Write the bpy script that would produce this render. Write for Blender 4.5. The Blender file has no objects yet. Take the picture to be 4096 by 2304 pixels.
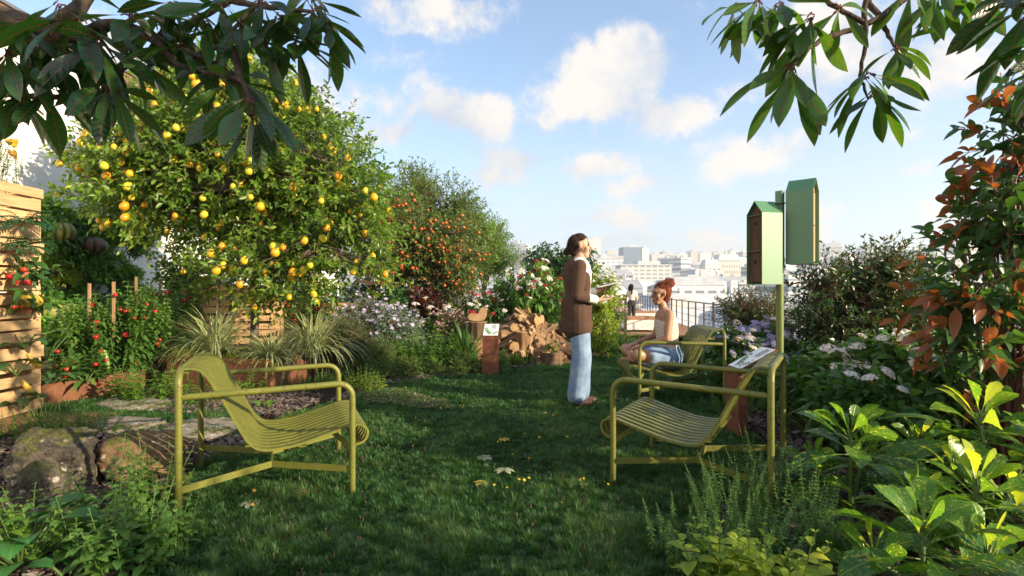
import bpy, math
import numpy as np
from mathutils import Vector, Matrix

# ------------------------------------------------------------------ camera, sky, sun
S = bpy.context.scene
COL = S.collection
R = math.radians
cam_d = bpy.data.cameras.new("camera"); cam = bpy.data.objects.new("camera", cam_d); COL.objects.link(cam)
cam.location = (0, 0, 1.1); cam.rotation_euler = (R(90), 0, 0)
cam_d.sensor_width = 36; cam_d.lens = 36 * 2140 / 4096; cam_d.shift_y = 0.0017
cam_d.clip_start = 0.05; cam_d.clip_end = 6000
cam_d.dof.use_dof = True; cam_d.dof.focus_distance = 3.3; cam_d.dof.aperture_fstop = 6.3
S.camera = cam
SUN_AZ = R(-27)      # direction to the sun measured from +X towards +Y (negative = behind the camera)
SUN_EL = R(17)
sd = Vector((math.cos(SUN_EL) * math.cos(SUN_AZ), math.cos(SUN_EL) * math.sin(SUN_AZ), math.sin(SUN_EL)))
sl = bpy.data.lights.new("sun", 'SUN'); sl.energy = 4.7; sl.angle = R(0.55); sl.color = (1.0, 0.83, 0.58)
so = bpy.data.objects.new("sun", sl); COL.objects.link(so)
so.rotation_euler = sd.to_track_quat('Z', 'Y').to_euler()
S.view_settings.view_transform = 'Standard'; S.view_settings.look = 'None'
S.view_settings.exposure = 1.2; S.view_settings.gamma = 1.0
W = bpy.data.worlds.new("World"); S.world = W; W.use_nodes = True
S.cycles.max_bounces = 6; S.cycles.transparent_max_bounces = 6; S.cycles.transmission_bounces = 4
S.cycles.diffuse_bounces = 3; S.cycles.glossy_bounces = 2; S.cycles.volume_bounces = 0
S.cycles.sample_clamp_indirect = 6


class NT:
    """tiny node builder"""
    def __init__(s, tree):
        s.t = tree; s.t.nodes.clear()
    def n(s, kind, **kw):
        nd = s.t.nodes.new('ShaderNode' + kind)
        for k, v in kw.items():
            if k.startswith('_'): setattr(nd, k[1:], v)
            else:
                key = int(k[1:]) if k[0] == 'i' and k[1:].isdigit() else k.replace('__', ' ')
                s.put(nd.inputs[key], v)
        return nd
    def put(s, sock, v):
        if isinstance(v, bpy.types.NodeSocket): s.t.links.new(v, sock)
        elif isinstance(v, bpy.types.Node): s.t.links.new(v.outputs[0], sock)
        else:
            if hasattr(sock.default_value, '__len__') and not isinstance(v, (tuple, list)): v = (v,) * 3
            if isinstance(v, (tuple, list)) and len(v) == 3 and len(sock.default_value) == 4: v = (*v, 1)
            sock.default_value = v
    def m(s, op, a, b=0.0, c=None, clamp=False):
        nd = s.n('Math', _operation=op, _use_clamp=clamp, i0=a, i1=b)
        if c is not None: s.put(nd.inputs[2], c)
        return nd.outputs[0]
    def mix(s, f, a, b, mode='MIX'):
        nd = s.t.nodes.new('ShaderNodeMix'); nd.data_type = 'RGBA'; nd.blend_type = mode
        s.put(nd.inputs[0], f); s.put(nd.inputs[6], a); s.put(nd.inputs[7], b)
        return nd.outputs[2]
    def ramp(s, f, stops, interp='LINEAR'):
        nd = s.t.nodes.new('ShaderNodeValToRGB'); cr = nd.color_ramp; cr.interpolation = interp
        while len(cr.elements) < len(stops): cr.elements.new(0.5)
        for e, (p, c) in zip(cr.elements, stops):
            e.position = p; e.color = (*c, 1) if len(c) == 3 else c
        s.put(nd.inputs[0], f)
        return nd.outputs[0]
    def step(s, v, lo, hi):
        nd = s.n('MapRange', _interpolation_type='SMOOTHSTEP', i0=v, i1=lo, i2=hi, i3=0.0, i4=1.0)
        return nd.outputs[0]


w = NT(W.node_tree)
sky = w.n('TexSky', _sky_type='NISHITA', _sun_disc=False, _sun_elevation=SUN_EL,
          _sun_rotation=math.pi / 2 - SUN_AZ, _altitude=100.0, _air_density=1.0, _dust_density=1.0, _ozone_density=2.0)
tc = w.n('TexCoord')
dirv = tc.outputs['Generated']
# clouds: puffs at fixed bearings in the sky, broken up by noise
def dcl(dx, dy):
    v = Vector(((dx - 1288) / 1345.8, 1, (729 - dy) / 1345.8)); v.normalize(); return v
PUFFS = [(1140, 292, 150, 62, 1.0), (1000, 330, 120, 30, .7), (1535, 160, 125, 72, 1.15), (1470, 255, 130, 70, 1.0), (1690, 290, 130, 50, .95),
         (1400, 300, 90, 60, .7), (1290, 400, 110, 36, .8), (1490, 425, 140, 42, .9), (1340, 480, 70, 24, .6), (1090, 42, 140, 50, 1.0), (960, 20, 80, 45, .7),
         (1960, 400, 200, 66, .8), (2190, 140, 200, 120, .75), (1760, 180, 40, 24, .5), (1700, 500, 110, 24, .5), (1230, 500, 90, 22, .5),
         (700, 240, 160, 110, .8), (2400, 190, 140, 60, .5), (1320, 560, 130, 20, .45), (1980, 560, 260, 30, .4), (2250, 450, 120, 30, .4),
         (1250, 35, 90, 30, .5), (300, 260, 260, 160, .9), (1800, 612, 520, 30, .62), (1500, 560, 300, 34, .55), (2200, 540, 240, 40, .6), (1250, 440, 120, 40, .55), (1620, 470, 130, 34, .6), (1120, 520, 160, 36, .5), (1880, 250, 90, 40, .45), (2080, 40, 160, 60, .55)]
wn = w.n('TexNoise', _noise_dimensions='3D', Vector=dirv, Scale=8.0, Detail=9.0, Roughness=0.66)
wn2 = w.n('TexNoise', _noise_dimensions='3D', Vector=dirv, Scale=3.2, Detail=5.0, Roughness=0.55)
warp = w.n('VectorMath', _operation='SCALE', i0=w.n('VectorMath', _operation='SUBTRACT', i0=wn2.outputs['Color'], i1=(.5, .5, .5)).outputs[0])
warp.inputs['Scale'].default_value = 0.10
dw = w.n('VectorMath', _operation='ADD', i0=dirv, i1=warp.outputs[0]).outputs[0]
field = 0.0; low = 0.0
for px, py, rx, ry, a in PUFFS:
    c = dcl(px, py); k = 1.12 / 1345.8
    sub = w.n('VectorMath', _operation='SUBTRACT', i0=dw, i1=tuple(c)).outputs[0]
    sc = w.n('VectorMath', _operation='MULTIPLY', i0=sub, i1=(1 / (rx * k), 1 / (rx * k), 1 / (ry * k))).outputs[0]
    ln = w.n('VectorMath', _operation='LENGTH', i0=sc).outputs['Value']
    f = w.m('MULTIPLY', w.m('SUBTRACT', 1.25, ln), a)
    f = w.m('MAXIMUM', f, 0.0)
    field = w.m('MAXIMUM', field, f) if not isinstance(field, float) else f
sep = w.n('SeparateXYZ', i0=dirv)
# away from the view the sky carries loose generic cloud
gen = w.m('MULTIPLY', w.step(sep.outputs['Y'], 0.25, -0.1), 0.5)
field = w.m('MAXIMUM', field, gen)
field = w.m('ADD', field, w.m('MULTIPLY', w.m('SUBTRACT', wn.outputs['Fac'], 0.5), 3.0))
mask = w.m('MULTIPLY', w.step(field, 0.22, 0.86), 0.94)
shade = w.step(w.m('ADD', w.m('MULTIPLY', wn2.outputs['Fac'], 1.2), w.m('MULTIPLY', wn.outputs['Fac'], .9)), 0.86, 1.18)
ccol = w.mix(shade, (0.66, 0.72, 0.82), (1.05, 0.98, 0.90))
SKYK = 0.15
haze_f = w.step(sep.outputs['Z'], 0.42, -0.06)
skyc = w.n('VectorMath', _operation='SCALE', i0=sky.outputs[0]); skyc.inputs['Scale'].default_value = 1.0
hs = w.n('HueSaturation', Hue=0.5, Saturation=1.04, Value=.94, Color=sky.outputs[0])
veil = w.mix(w.m('ADD', .09, w.m('MULTIPLY', haze_f, 0.72)), hs.outputs[0], tuple(v / SKYK for v in (0.34, 0.40, 0.48)))
cb = w.n('VectorMath', _operation='SCALE', i0=ccol); cb.inputs['Scale'].default_value = 0.45 / SKYK
fin = w.mix(mask, veil, cb.outputs[0])
bg = w.n('Background', Color=fin, Strength=SKYK)
wo = w.n('OutputWorld', Surface=bg.outputs[0])

# ------------------------------------------------------------------ helpers
rng = np.random.default_rng(7)
FD, CX, CY, CH = 1345.8, 1288.0, 729.0, 1.1
def P(dx, dy, Y): return np.array([(dx - CX) / FD * Y, Y, CH - (dy - CY) / FD * Y])
def G(dx, dy, z=0.0):
    Y = (CH - z) * FD / (dy - CY); return np.array([(dx - CX) / FD * Y, Y, z])
def V(*a): return np.array(a, float)

def tag(o, label=None, cat=None, group=None, kind=None):
    if label: o['label'] = label
    if cat: o['category'] = cat
    if group: o['group'] = group
    if kind: o['kind'] = kind
    return o
def empty(name, loc, rz=0.0, label=None, cat=None, group=None):
    o = bpy.data.objects.new(name, None); COL.objects.link(o); o.empty_display_size = 0.1
    o.location = tuple(float(v) for v in loc); o.rotation_euler = (0, 0, rz)
    return tag(o, label, cat, group)

class Geo:
    def __init__(s): s.v = []; s.f = {3: [], 4: []}; s.mi = {3: [], 4: []}; s.r = []; s.l = []; s.n = 0
    def add(s, v, f, mi=0, rnd=0.5, luv=None):
        v = np.asarray(v, float).reshape(-1, 3); f = np.asarray(f, np.int64)
        if len(f) == 0: return
        k = f.shape[1]; s.f[k].append(f + s.n); s.mi[k].append(np.full(len(f), mi, np.int32))
        s.v.append(v); s.r.append(np.broadcast_to(np.asarray(rnd, float), (len(v),)).copy())
        s.l.append(np.zeros((len(v), 3)) if luv is None else np.asarray(luv, float)); s.n += len(v)
    def build(s, name, mats, parent=None, loc=None, smooth=False, origin=None):
        if not isinstance(mats, (list, tuple)): mats = [mats]
        me = bpy.data.meshes.new(name)
        v = np.concatenate(s.v) if s.v else np.zeros((0, 3))
        if origin is not None: v = v - np.asarray(origin)[None]
        me.vertices.add(len(v)); me.vertices.foreach_set('co', v.astype(np.float32).ravel())
        li = []; ls = []; mi = []; pos = 0
        for k in (3, 4):
            if s.f[k]:
                f = np.concatenate(s.f[k]); li.append(f.ravel()); ls.append(pos + np.arange(len(f)) * k); pos += f.size
                mi.append(np.concatenate(s.mi[k]))
        li = np.concatenate(li); ls = np.concatenate(ls); mi = np.concatenate(mi)
        me.loops.add(len(li)); me.loops.foreach_set('vertex_index', li.astype(np.int32))
        me.polygons.add(len(ls)); me.polygons.foreach_set('loop_start', ls.astype(np.int32))
        me.polygons.foreach_set('material_index', mi)
        me.polygons.foreach_set('use_smooth', np.full(len(ls), smooth, bool))
        a = me.attributes.new('rnd', 'FLOAT', 'POINT'); a.data.foreach_set('value', np.concatenate(s.r).astype(np.float32))
        a = me.attributes.new('luv', 'FLOAT_VECTOR', 'POINT'); a.data.foreach_set('vector', np.concatenate(s.l).astype(np.float32).ravel())
        for m in mats: me.materials.append(m)
        me.update(); me.validate()
        o = bpy.data.objects.new(name, me); COL.objects.link(o)
        if parent: o.parent = parent
        if loc is not None: o.location = tuple(float(x) for x in loc)
        return o
    # -- solids
    def box(s, c, size, rz=0.0, mi=0, rnd=0.5, M=None):
        x, y, z = np.array(size) / 2.0
        v = np.array([[-x, -y, -z], [x, -y, -z], [x, y, -z], [-x, y, -z], [-x, -y, z], [x, -y, z], [x, y, z], [-x, y, z]])
        luv = v.copy()
        if M is not None: v = v @ np.asarray(M)[:3, :3].T
        elif rz: cs, sn = math.cos(rz), math.sin(rz); v = v @ np.array([[cs, sn, 0], [-sn, cs, 0], [0, 0, 1]])
        f = [[0, 3, 2, 1], [4, 5, 6, 7], [0, 1, 5, 4], [1, 2, 6, 5], [2, 3, 7, 6], [3, 0, 4, 7]]
        s.add(v + np.asarray(c), f, mi, rnd, luv)
    def prism(s, poly, z0, z1, mi=0, rnd=0.5):
        p = np.array(poly, float); n = len(p)
        v = np.concatenate([np.c_[p, np.full(n, z0)], np.c_[p, np.full(n, z1)]])
        s.add(v, [[i, (i + 1) % n, n + (i + 1) % n, n + i] for i in range(n)], mi, rnd, v)
        c0 = np.r_[p.mean(0), z1]; s.add(np.concatenate([v[n:], [c0]]), [[i, (i + 1) % n, n] for i in range(n)], mi, rnd, np.concatenate([v[n:], [c0]]))
        c1 = np.r_[p.mean(0), z0]; s.add(np.concatenate([v[:n], [c1]]), [[(i + 1) % n, i, n] for i in range(n)], mi, rnd, np.concatenate([v[:n], [c1]]))
    def tubes(s, PT, RD, k=5, mi=0, rnd=0.5, cap=True):
        PT = np.asarray(PT, float)
        if PT.ndim == 2: PT = PT[None]
        B, n, _ = PT.shape; RD = np.broadcast_to(np.asarray(RD, float), (B, n))
        T = np.gradient(PT, axis=1); T /= np.linalg.norm(T, axis=2, keepdims=True) + 1e-9
        ref = np.zeros((B, 3)); mt = np.abs(T).mean(1); ref[np.arange(B), mt.argmin(1)] = 1.0
        X = np.empty_like(T); x = np.cross(T[:, 0], ref); x /= np.linalg.norm(x, axis=1, keepdims=True) + 1e-9; X[:, 0] = x
        for i in range(1, n):
            x = X[:, i - 1] - T[:, i] * (X[:, i - 1] * T[:, i]).sum(1, keepdims=True)
            X[:, i] = x / (np.linalg.norm(x, axis=1, keepdims=True) + 1e-9)
        Yv = np.cross(T, X)
        a = np.arange(k) / k * 2 * math.pi
        v = PT[:, :, None] + RD[:, :, None, None] * (X[:, :, None] * np.cos(a)[None, None, :, None] + Yv[:, :, None] * np.sin(a)[None, None, :, None])
        base = (np.arange(B) * n * k)[:, None, None]; i = (np.arange(n - 1) * k)[None, :, None]; j = np.arange(k)[None, None]; j2 = (j + 1) % k
        f = np.stack([base + i + j, base + i + j2, base + i + k + j2, base + i + k + j], -1).reshape(-1, 4)
        rr = np.asarray(rnd, float); rr = np.repeat(rr, n * k) if rr.ndim else rr
        dist = np.concatenate([np.zeros((B, 1)), np.cumsum(np.linalg.norm(np.diff(PT, axis=1), axis=2), 1)], 1)
        luv = np.stack([np.broadcast_to(np.cos(a), (B, n, k)), np.broadcast_to(np.sin(a), (B, n, k)), np.broadcast_to(dist[:, :, None], (B, n, k))], -1)
        s.add(v.reshape(-1, 3), f, mi, rr, luv.reshape(-1, 3))
        if cap and k <= 16 and B <= 60:
            for b in range(B):
                for e, rv in ((0, 1), (n - 1, 0)):
                    ring = v[b, e]; vv = np.concatenate([ring, [ring.mean(0)]])
                    s.add(vv, [[(q + 1) % k, q, k] if rv else [q, (q + 1) % k, k] for q in range(k)], mi, 0.5 if np.ndim(rnd) else rnd, np.tile([[0, 0, -1.]], (k + 1, 1)))
    def sphere(s, c, r, nu=12, nv=8, mi=0, rnd=0.5, sq=(1, 1, 1), prof=None):
        th = np.linspace(0, math.pi, nv + 1); a = np.arange(nu) / nu * 2 * math.pi
        v = np.stack([np.sin(th)[:, None] * np.cos(a), np.sin(th)[:, None] * np.sin(a), np.broadcast_to(np.cos(th)[:, None], (nv + 1, nu))], -1)
        if prof is not None: v = prof(v)
        luv = v.reshape(-1, 3).copy()
        v = v * np.array(sq) * r + np.asarray(c)
        f = [[i * nu + j, (i + 1) * nu + j, (i + 1) * nu + (j + 1) % nu, i * nu + (j + 1) % nu] for i in range(nv) for j in range(nu)]
        s.add(v.reshape(-1, 3), f, mi, rnd, luv)
    # -- leaves
    def leaves(s, Pt, D, N, L, Wd, shape='oval', lvl=0, droop=0.0, fold=0.3, rnd=None, mi=0, wave=0.0):
        Pt = np.asarray(Pt, float); B = len(Pt)
        if B == 0: return
        D = np.broadcast_to(np.asarray(D, float), (B, 3)); D = D / (np.linalg.norm(D, axis=1, keepdims=True) + 1e-9)
        N = np.broadcast_to(np.asarray(N, float), (B, 3))
        L = np.broadcast_to(np.asarray(L, float), (B,)); Wd = np.broadcast_to(np.asarray(Wd, float), (B,))
        X = np.cross(D, N); X /= np.linalg.norm(X, axis=1, keepdims=True) + 1e-9; Z = np.cross(X, D)
        if lvl == 0:
            c = {'oval': .42, 'lance': .35, 'obov': .62, 'heart': .25}[shape]
            tx = np.array([0, -1, 0, 1.]); ty = np.array([0, c, 1, c]); F = np.array([[0, 3, 2], [0, 2, 1]])
        else:
            n = {1: 3, 2: 6, 3: 12}[lvl]; t = np.linspace(0, 1, n + 1)
            if shape == 'oval': wd = np.sin(math.pi * t ** .85) ** .9
            elif shape == 'lance': wd = np.sin(math.pi * t ** .7) ** 1.1
            elif shape == 'obov': wd = np.sin(math.pi * t ** 1.5) ** .95 * (.9 + .1 * t)
            else: wd = np.sin(math.pi * np.clip(t * .93 + .07, 0, 1) ** .6) ** .8
            wd = np.clip(wd, .02, 1)
            if wave: wd = wd * (1 + wave * np.where(np.arange(n + 1) % 2, 1, -1) * (t > .15))
            wd[0] = .03; wd[-1] = .0
            tx = np.stack([-wd, 0 * t, wd], 1).ravel(); ty = np.repeat(t, 3)
            q = []
            for i in range(n):
                a = i * 3; q += [[a, a + 1, a + 4, a + 3], [a + 1, a + 2, a + 5, a + 4]]
            F = np.array(q)
        tz = np.abs(tx) * fold
        V_ = Pt[:, None] + X[:, None] * (tx[None, :, None] * Wd[:, None, None] / 2) + D[:, None] * (ty[None, :, None] * L[:, None, None]) \
            + Z[:, None] * (tz[None, :, None] * Wd[:, None, None] / 2)
        dr = np.broadcast_to(np.asarray(droop, float), (B,))
        V_[:, :, 2] -= dr[:, None] * L[:, None] * ty[None] ** 2
        V_ -= D[:, None] * (np.abs(dr)[:, None, None] * .25 * L[:, None, None] * (ty[None, :, None] ** 3))
        m = len(tx); f = (np.arange(B) * m)[:, None, None] + F[None]
        if rnd is None: rnd = rng.random(B)
        luv = np.stack([np.broadcast_to(tx, (B, m)), np.broadcast_to(ty, (B, m)), np.repeat(rng.random(B)[:, None], m, 1)], -1)
        s.add(V_.reshape(-1, 3), f.reshape(-1, F.shape[1]), mi, np.repeat(np.broadcast_to(rnd, (B,)), m), luv.reshape(-1, 3))
    def blades(s, Pt, az, L, Wd, a0, a1, n=4, rnd=None, mi=0, flat=True, twist=0.3):
        """arching strap leaves; a0 = start angle from vertical, a1 = end angle"""
        B = len(Pt); t = np.linspace(0, 1, n + 1)
        ang = a0[:, None] + (a1 - a0)[:, None] * t[None] ** 1.2
        ds = (L / n)[:, None]
        dr = np.concatenate([np.zeros((B, 1)), np.cumsum(np.sin(ang[:, :-1]) * ds, 1)], 1)
        dz = np.concatenate([np.zeros((B, 1)), np.cumsum(np.cos(ang[:, :-1]) * ds, 1)], 1)
        h = np.stack([np.cos(az), np.sin(az), 0 * az], -1); sd_ = np.stack([-np.sin(az), np.cos(az), 0 * az], -1)
        c = np.asarray(Pt)[:, None] + h[:, None] * dr[:, :, None]; c[:, :, 2] += dz
        wt = np.clip(np.minimum(1.0, (1 - t) * 2.2) , .02, 1)
        off = sd_[:, None] * (wt[None, :, None] * Wd[:, None, None] / 2)
        v = np.stack([c - off, c + off], 2).reshape(B, -1, 3)
        q = np.array([[2 * i, 2 * i + 1, 2 * i + 3, 2 * i + 2] for i in range(n)])
        f = (np.arange(B) * (2 * n + 2))[:, None, None] + q[None]
        if rnd is None: rnd = rng.random(B)
        luv = np.zeros((B, n + 1, 2, 3)); luv[..., 0, 0] = -1; luv[..., 1, 0] = 1; luv[..., 1] = t[None, :, None]
        s.add(v.reshape(-1, 3), f.reshape(-1, 4), mi, np.repeat(rnd, 2 * n + 2), luv.reshape(-1, 3))

def catmull(pts, n=8):
    p = np.array(pts, float); p = np.concatenate([[2 * p[0] - p[1]], p, [2 * p[-1] - p[-2]]]); out = []
    for i in range(1, len(p) - 2):
        for t in np.arange(n) / n:
            out.append(.5 * ((2 * p[i]) + (-p[i - 1] + p[i + 1]) * t + (2 * p[i - 1] - 5 * p[i] + 4 * p[i + 1] - p[i + 2]) * t * t + (-p[i - 1] + 3 * p[i] - 3 * p[i + 1] + p[i + 2]) * t ** 3))
    out.append(p[-2]); return np.array(out)
def rdir(n, g=None):
    g = g or rng; v = g.normal(size=(n, 3)); return v / np.linalg.norm(v, axis=1, keepdims=True)

# ------------------------------------------------------------------ materials
def newmat(name):
    m = bpy.data.materials.new(name); m.use_nodes = True; return m, NT(m.node_tree)
def noise(t, scale, detail=4.0, rough=.55, vec=None, out='Fac'):
    n = t.n('TexNoise', Scale=scale, Detail=detail, Roughness=rough)
    t.put(n.inputs['Vector'], vec if vec is not None else t.n('TexCoord').outputs['Object']); return n.outputs[out]
def attr(t, name, out='Fac'):
    return t.n('Attribute', _attribute_name=name).outputs[out]
def finish(t, col, rough=.5, bump=None, bstr=.3, bdist=.01, spec=.5, metal=0.0, trans=None, tcol=None, coat=0.0):
    p = t.n('BsdfPrincipled', Roughness=rough, Metallic=metal); t.put(p.inputs['Base Color'], col)
    p.inputs['Specular IOR Level'].default_value = spec; p.inputs['Coat Weight'].default_value = coat
    if bump is not None:
        b = t.n('Bump', Strength=bstr, Distance=bdist, Height=bump); t.put(p.inputs['Normal'], b.outputs[0])
    sh = p.outputs[0]
    if trans:
        tr = t.n('BsdfTranslucent'); t.put(tr.inputs[0], tcol if tcol is not None else col)
        sh = t.n('MixShader', i0=trans, i1=sh, i2=tr.outputs[0]).outputs[0]
    t.n('OutputMaterial', Surface=sh)
_lm = {}
def leafm(name, c1, c2, c3=None, trans=.35, rough=.42, vein=None, tint=None, spots=None, spec=.5):
    """foliage: colour per leaf from c1..c2 (and a few c3), paler translucent light through the blade"""
    if name in _lm: return _lm[name]
    m, t = newmat(name); r = attr(t, 'rnd')
    st = [(0, c1), (.85 if c3 else 1, c2)] + ([(.93, c3)] if c3 else [])
    col = t.ramp(r, st)
    luv = attr(t, 'luv', 'Vector'); sp = t.n('SeparateXYZ', i0=luv)
    ax = t.m('ABSOLUTE', sp.outputs[0])
    bump = None
    if vein:
        zig = t.m('SINE', t.m('MULTIPLY', t.m('SUBTRACT', sp.outputs[1], t.m('MULTIPLY', ax, .10)), 62.0))
        side = t.m('MULTIPLY', t.step(zig, .86, 1.0), .45)
        mid = t.step(ax, .07, .0)
        col = t.mix(t.m('MAXIMUM', mid, side), col, vein)
        bump = t.m('ADD', t.m('MULTIPLY', zig, -.3), t.m('MULTIPLY', mid, -1.0))
    if spots:
        nz = noise(t, 1.0, 2.0, .5, t.n('VectorMath', _operation='MULTIPLY', i0=luv, i1=(4.0, 9.0, 40.0)).outputs[0])
        nf = noise(t, 1.0, 3.0, .6, t.n('VectorMath', _operation='MULTIPLY', i0=luv, i1=(11.0, 32.0, 40.0)).outputs[0])
        col = t.mix(t.m('MAXIMUM', t.step(nz, .60, .66), t.step(nf, .62, .66)), col, spots)
    tc_ = t.mix(.5, col, tint) if tint else t.mix(1.0, col, (1.9, 1.75, .7), 'MULTIPLY')
    finish(t, col, rough, bump, .35, .002, spec, trans=trans, tcol=tc_)
    _lm[name] = m; return m
def barkm(name, c1, c2, scale=14.0, stretch=(1, 1, .25), bstr=.6):
    if name in _lm: return _lm[name]
    m, t = newmat(name)
    v = t.n('VectorMath', _operation='MULTIPLY', i0=t.n('TexCoord').outputs['Object'], i1=stretch).outputs[0]
    n = noise(t, scale, 6, .65, v); finish(t, t.ramp(n, [(.3, c1), (.7, c2)]), .85, n, bstr, .02, .2)
    _lm[name] = m; return m
def plain(name, c, rough=.5, var=.12, scale=20.0, metal=0.0, bstr=.1, spec=.5, c2=None, coat=0.0, trans=None):
    if name in _lm: return _lm[name]
    m, t = newmat(name); n = noise(t, scale, 5, .6)
    hi = c2 or tuple(min(1, x * (1 + var)) for x in c); lo = tuple(x * (1 - var) for x in c)
    finish(t, t.ramp(n, [(.3, lo), (.7, hi)]), rough, n, bstr, .01, spec, metal, coat=coat, trans=trans)
    _lm[name] = m; return m

# olive painted tube steel, chalky where worn
def olive():
    m, t = newmat('olive_paint'); n = noise(t, 7.0, 6, .7); n2 = noise(t, 60.0, 4, .6)
    col = t.ramp(n, [(.25, (.095, .110, .015)), (.6, (.155, .158, .021)), (.85, (.21, .18, .034))])
    col = t.mix(t.m('MULTIPLY', t.step(t.m('ADD', n2, t.m('MULTIPLY', n, .25)), .70, .78), .75), col, (.085, .045, .018))
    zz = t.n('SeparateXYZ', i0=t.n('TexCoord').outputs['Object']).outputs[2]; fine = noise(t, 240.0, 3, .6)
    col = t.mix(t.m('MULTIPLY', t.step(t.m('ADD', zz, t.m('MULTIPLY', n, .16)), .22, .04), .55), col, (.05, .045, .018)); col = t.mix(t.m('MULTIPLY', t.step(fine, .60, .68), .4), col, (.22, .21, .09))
    finish(t, col, t.m('ADD', .38, t.m('MULTIPLY', n2, .2)), n2, .08, .002, .5); return m
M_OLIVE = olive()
def corten(name, c1, c2, c3, flow=False):
    m, t = newmat(name); o = t.n('TexCoord').outputs['Object']
    v = t.n('VectorMath', _operation='MULTIPLY', i0=o, i1=(1, 1, .35)).outputs[0] if flow else o
    n = noise(t, 9.0, 8, .75, v); n2 = noise(t, 70.0, 5, .7, o)
    col = t.ramp(t.m('ADD', t.m('MULTIPLY', n, .65), t.m('MULTIPLY', n2, .35)), [(.35, c1), (.52, c2), (.68, c3)])
    finish(t, col, .75, n2, .35, .004, .3); return m
M_CORTEN = corten('rusty_steel', (.085, .03, .018), (.15, .052, .028), (.30, .13, .07))
M_CORTEN2 = corten('weathering_steel_planter', (.11, .045, .023), (.165, .068, .033), (.22, .095, .048), True)
def woodm(name, lo, mid, hi, grain=(1, 1, 14), scale=3.0, rough=.65):
    """boards: grain drawn along the longest local axis stored in luv, tone per board"""
    m, t = newmat(name); luv = attr(t, 'luv', 'Vector'); r = attr(t, 'rnd')
    v = t.n('VectorMath', _operation='MULTIPLY', i0=luv, i1=grain).outputs[0]
    off = t.n('CombineXYZ', i0=t.m('MULTIPLY', r, 37.0), i1=t.m('MULTIPLY', r, 11.0), i2=t.m('MULTIPLY', r, 5.0)).outputs[0]
    v = t.n('VectorMath', _operation='ADD', i0=v, i1=off).outputs[0]
    n = noise(t, scale, 6, .6, v); kn = noise(t, 5.0, 2, .4, t.n('VectorMath', _operation='ADD', i0=luv, i1=off).outputs[0])
    col = t.ramp(n, [(.25, lo), (.5, mid), (.75, hi)])
    col = t.mix(t.m('MULTIPLY', t.step(kn, .70, .76), .7), col, tuple(x * .35 for x in lo))
    col = t.mix(1.0, col, t.ramp(r, [(0, (.62, .60, .58)), (1, (1.15, 1.1, 1.05))]), 'MULTIPLY')
    finish(t, col, rough, n, .3, .004, .25); return m
M_PALLET = woodm('pallet_pine', (.40, .25, .12), (.56, .37, .19), (.64, .46, .26), grain=(8, 1, 14), scale=5.0)
M_DECK = woodm('deck_boards', (.22, .11, .05), (.34, .18, .09), (.42, .25, .14), grain=(14, 1, 14))
M_OLDWOOD = woodm('weathered_timber', (.05, .04, .035), (.09, .075, .065), (.16, .13, .11), grain=(14, 1, 14))
def stonem(name, c1, c2, c3, moss=0.0, scale=6.0, mossc=(.07, .075, .015)):
    m, t = newmat(name); o = t.n('TexCoord').outputs['Object']
    n = noise(t, scale, 8, .7); n2 = noise(t, scale * 6, 5, .7); ns = noise(t, scale * 1.7, 6, .8)
    col = t.ramp(t.m('ADD', t.m('MULTIPLY', n, .6), t.m('MULTIPLY', n2, .4)), [(.40, c1), (.51, c2), (.62, c3)])
    vo = t.n('TexVoronoi', Vector=o, Scale=scale * 2.2, Randomness=1.0); spot = t.m('MULTIPLY', t.step(t.m('ADD', vo.outputs['Distance'], t.m('MULTIPLY', n2, .5)), .52, .40), t.step(ns, .42, .52))
    col = t.mix(t.m('MAXIMUM', spot, t.step(ns, .64, .70)), col, tuple(min(.5, x * 1.5 + .14) for x in c3))
    if moss:
        nz = t.n('SeparateXYZ', i0=t.n('NewGeometry').outputs['Normal']).outputs[2]
        f = t.m('MULTIPLY', t.step(nz, .15, .85), t.step(n, .62 - moss * .3, .70 - moss * .25))
        col = t.mix(f, col, t.ramp(n2, [(.3, tuple(x * .6 for x in mossc)), (.7, tuple(x * 1.7 for x in mossc))]))
    n3 = noise(t, scale * 30, 4, .75); col = t.mix(1.0, col, t.ramp(n3, [(.30, (.45, .45, .45)), (.5, (1, 1, 1)), (.72, (1.7, 1.65, 1.6))]), 'MULTIPLY')
    h = t.m('ADD', t.m('ADD', t.m('MULTIPLY', n, 1.0), t.m('MULTIPLY', n2, .35)), t.m('MULTIPLY', n3, .12)); finish(t, col, .88, h, 1.0, .035, .25); return m
M_ROCK = stonem('lichen_rock', (.030, .026, .022), (.09, .075, .058), (.20, .165, .125), .6, 7.0)
M_ROCKB = stonem('sandstone_rock', (.10, .058, .03), (.20, .125, .065), (.32, .225, .13), .5, 7.0)
M_PAVER = stonem('pale_paver_stone', (.20, .16, .125), (.29, .25, .20), (.36, .32, .27), .35, 4.0)
M_SLATE = None
def chipm():
    m, t = newmat('slate_chips'); r = attr(t, 'rnd'); n = noise(t, 40.0, 4, .6)
    col = t.ramp(r, [(0, (.055, .035, .03)), (.4, (.10, .068, .055)), (.75, (.13, .10, .085)), (1, (.20, .165, .15))])
    finish(t, t.mix(1.0, col, t.ramp(n, [(.3, (.7, .7, .7)), (.7, (1.2, 1.2, 1.2))]), 'MULTIPLY'), .6, n, .3, .004, .4); return m
M_CHIP = chipm()
def soilm():
    m, t = newmat('dark_garden_soil'); n = noise(t, 14.0, 8, .7); n2 = noise(t, 90.0, 4, .7)
    col = t.ramp(t.m('ADD', t.m('MULTIPLY', n, .5), t.m('MULTIPLY', n2, .5)), [(.35, (.018, .013, .009)), (.6, (.05, .034, .022)), (.75, (.085, .06, .04))])
    finish(t, col, .95, n2, 1.0, .02, .2); return m
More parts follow.
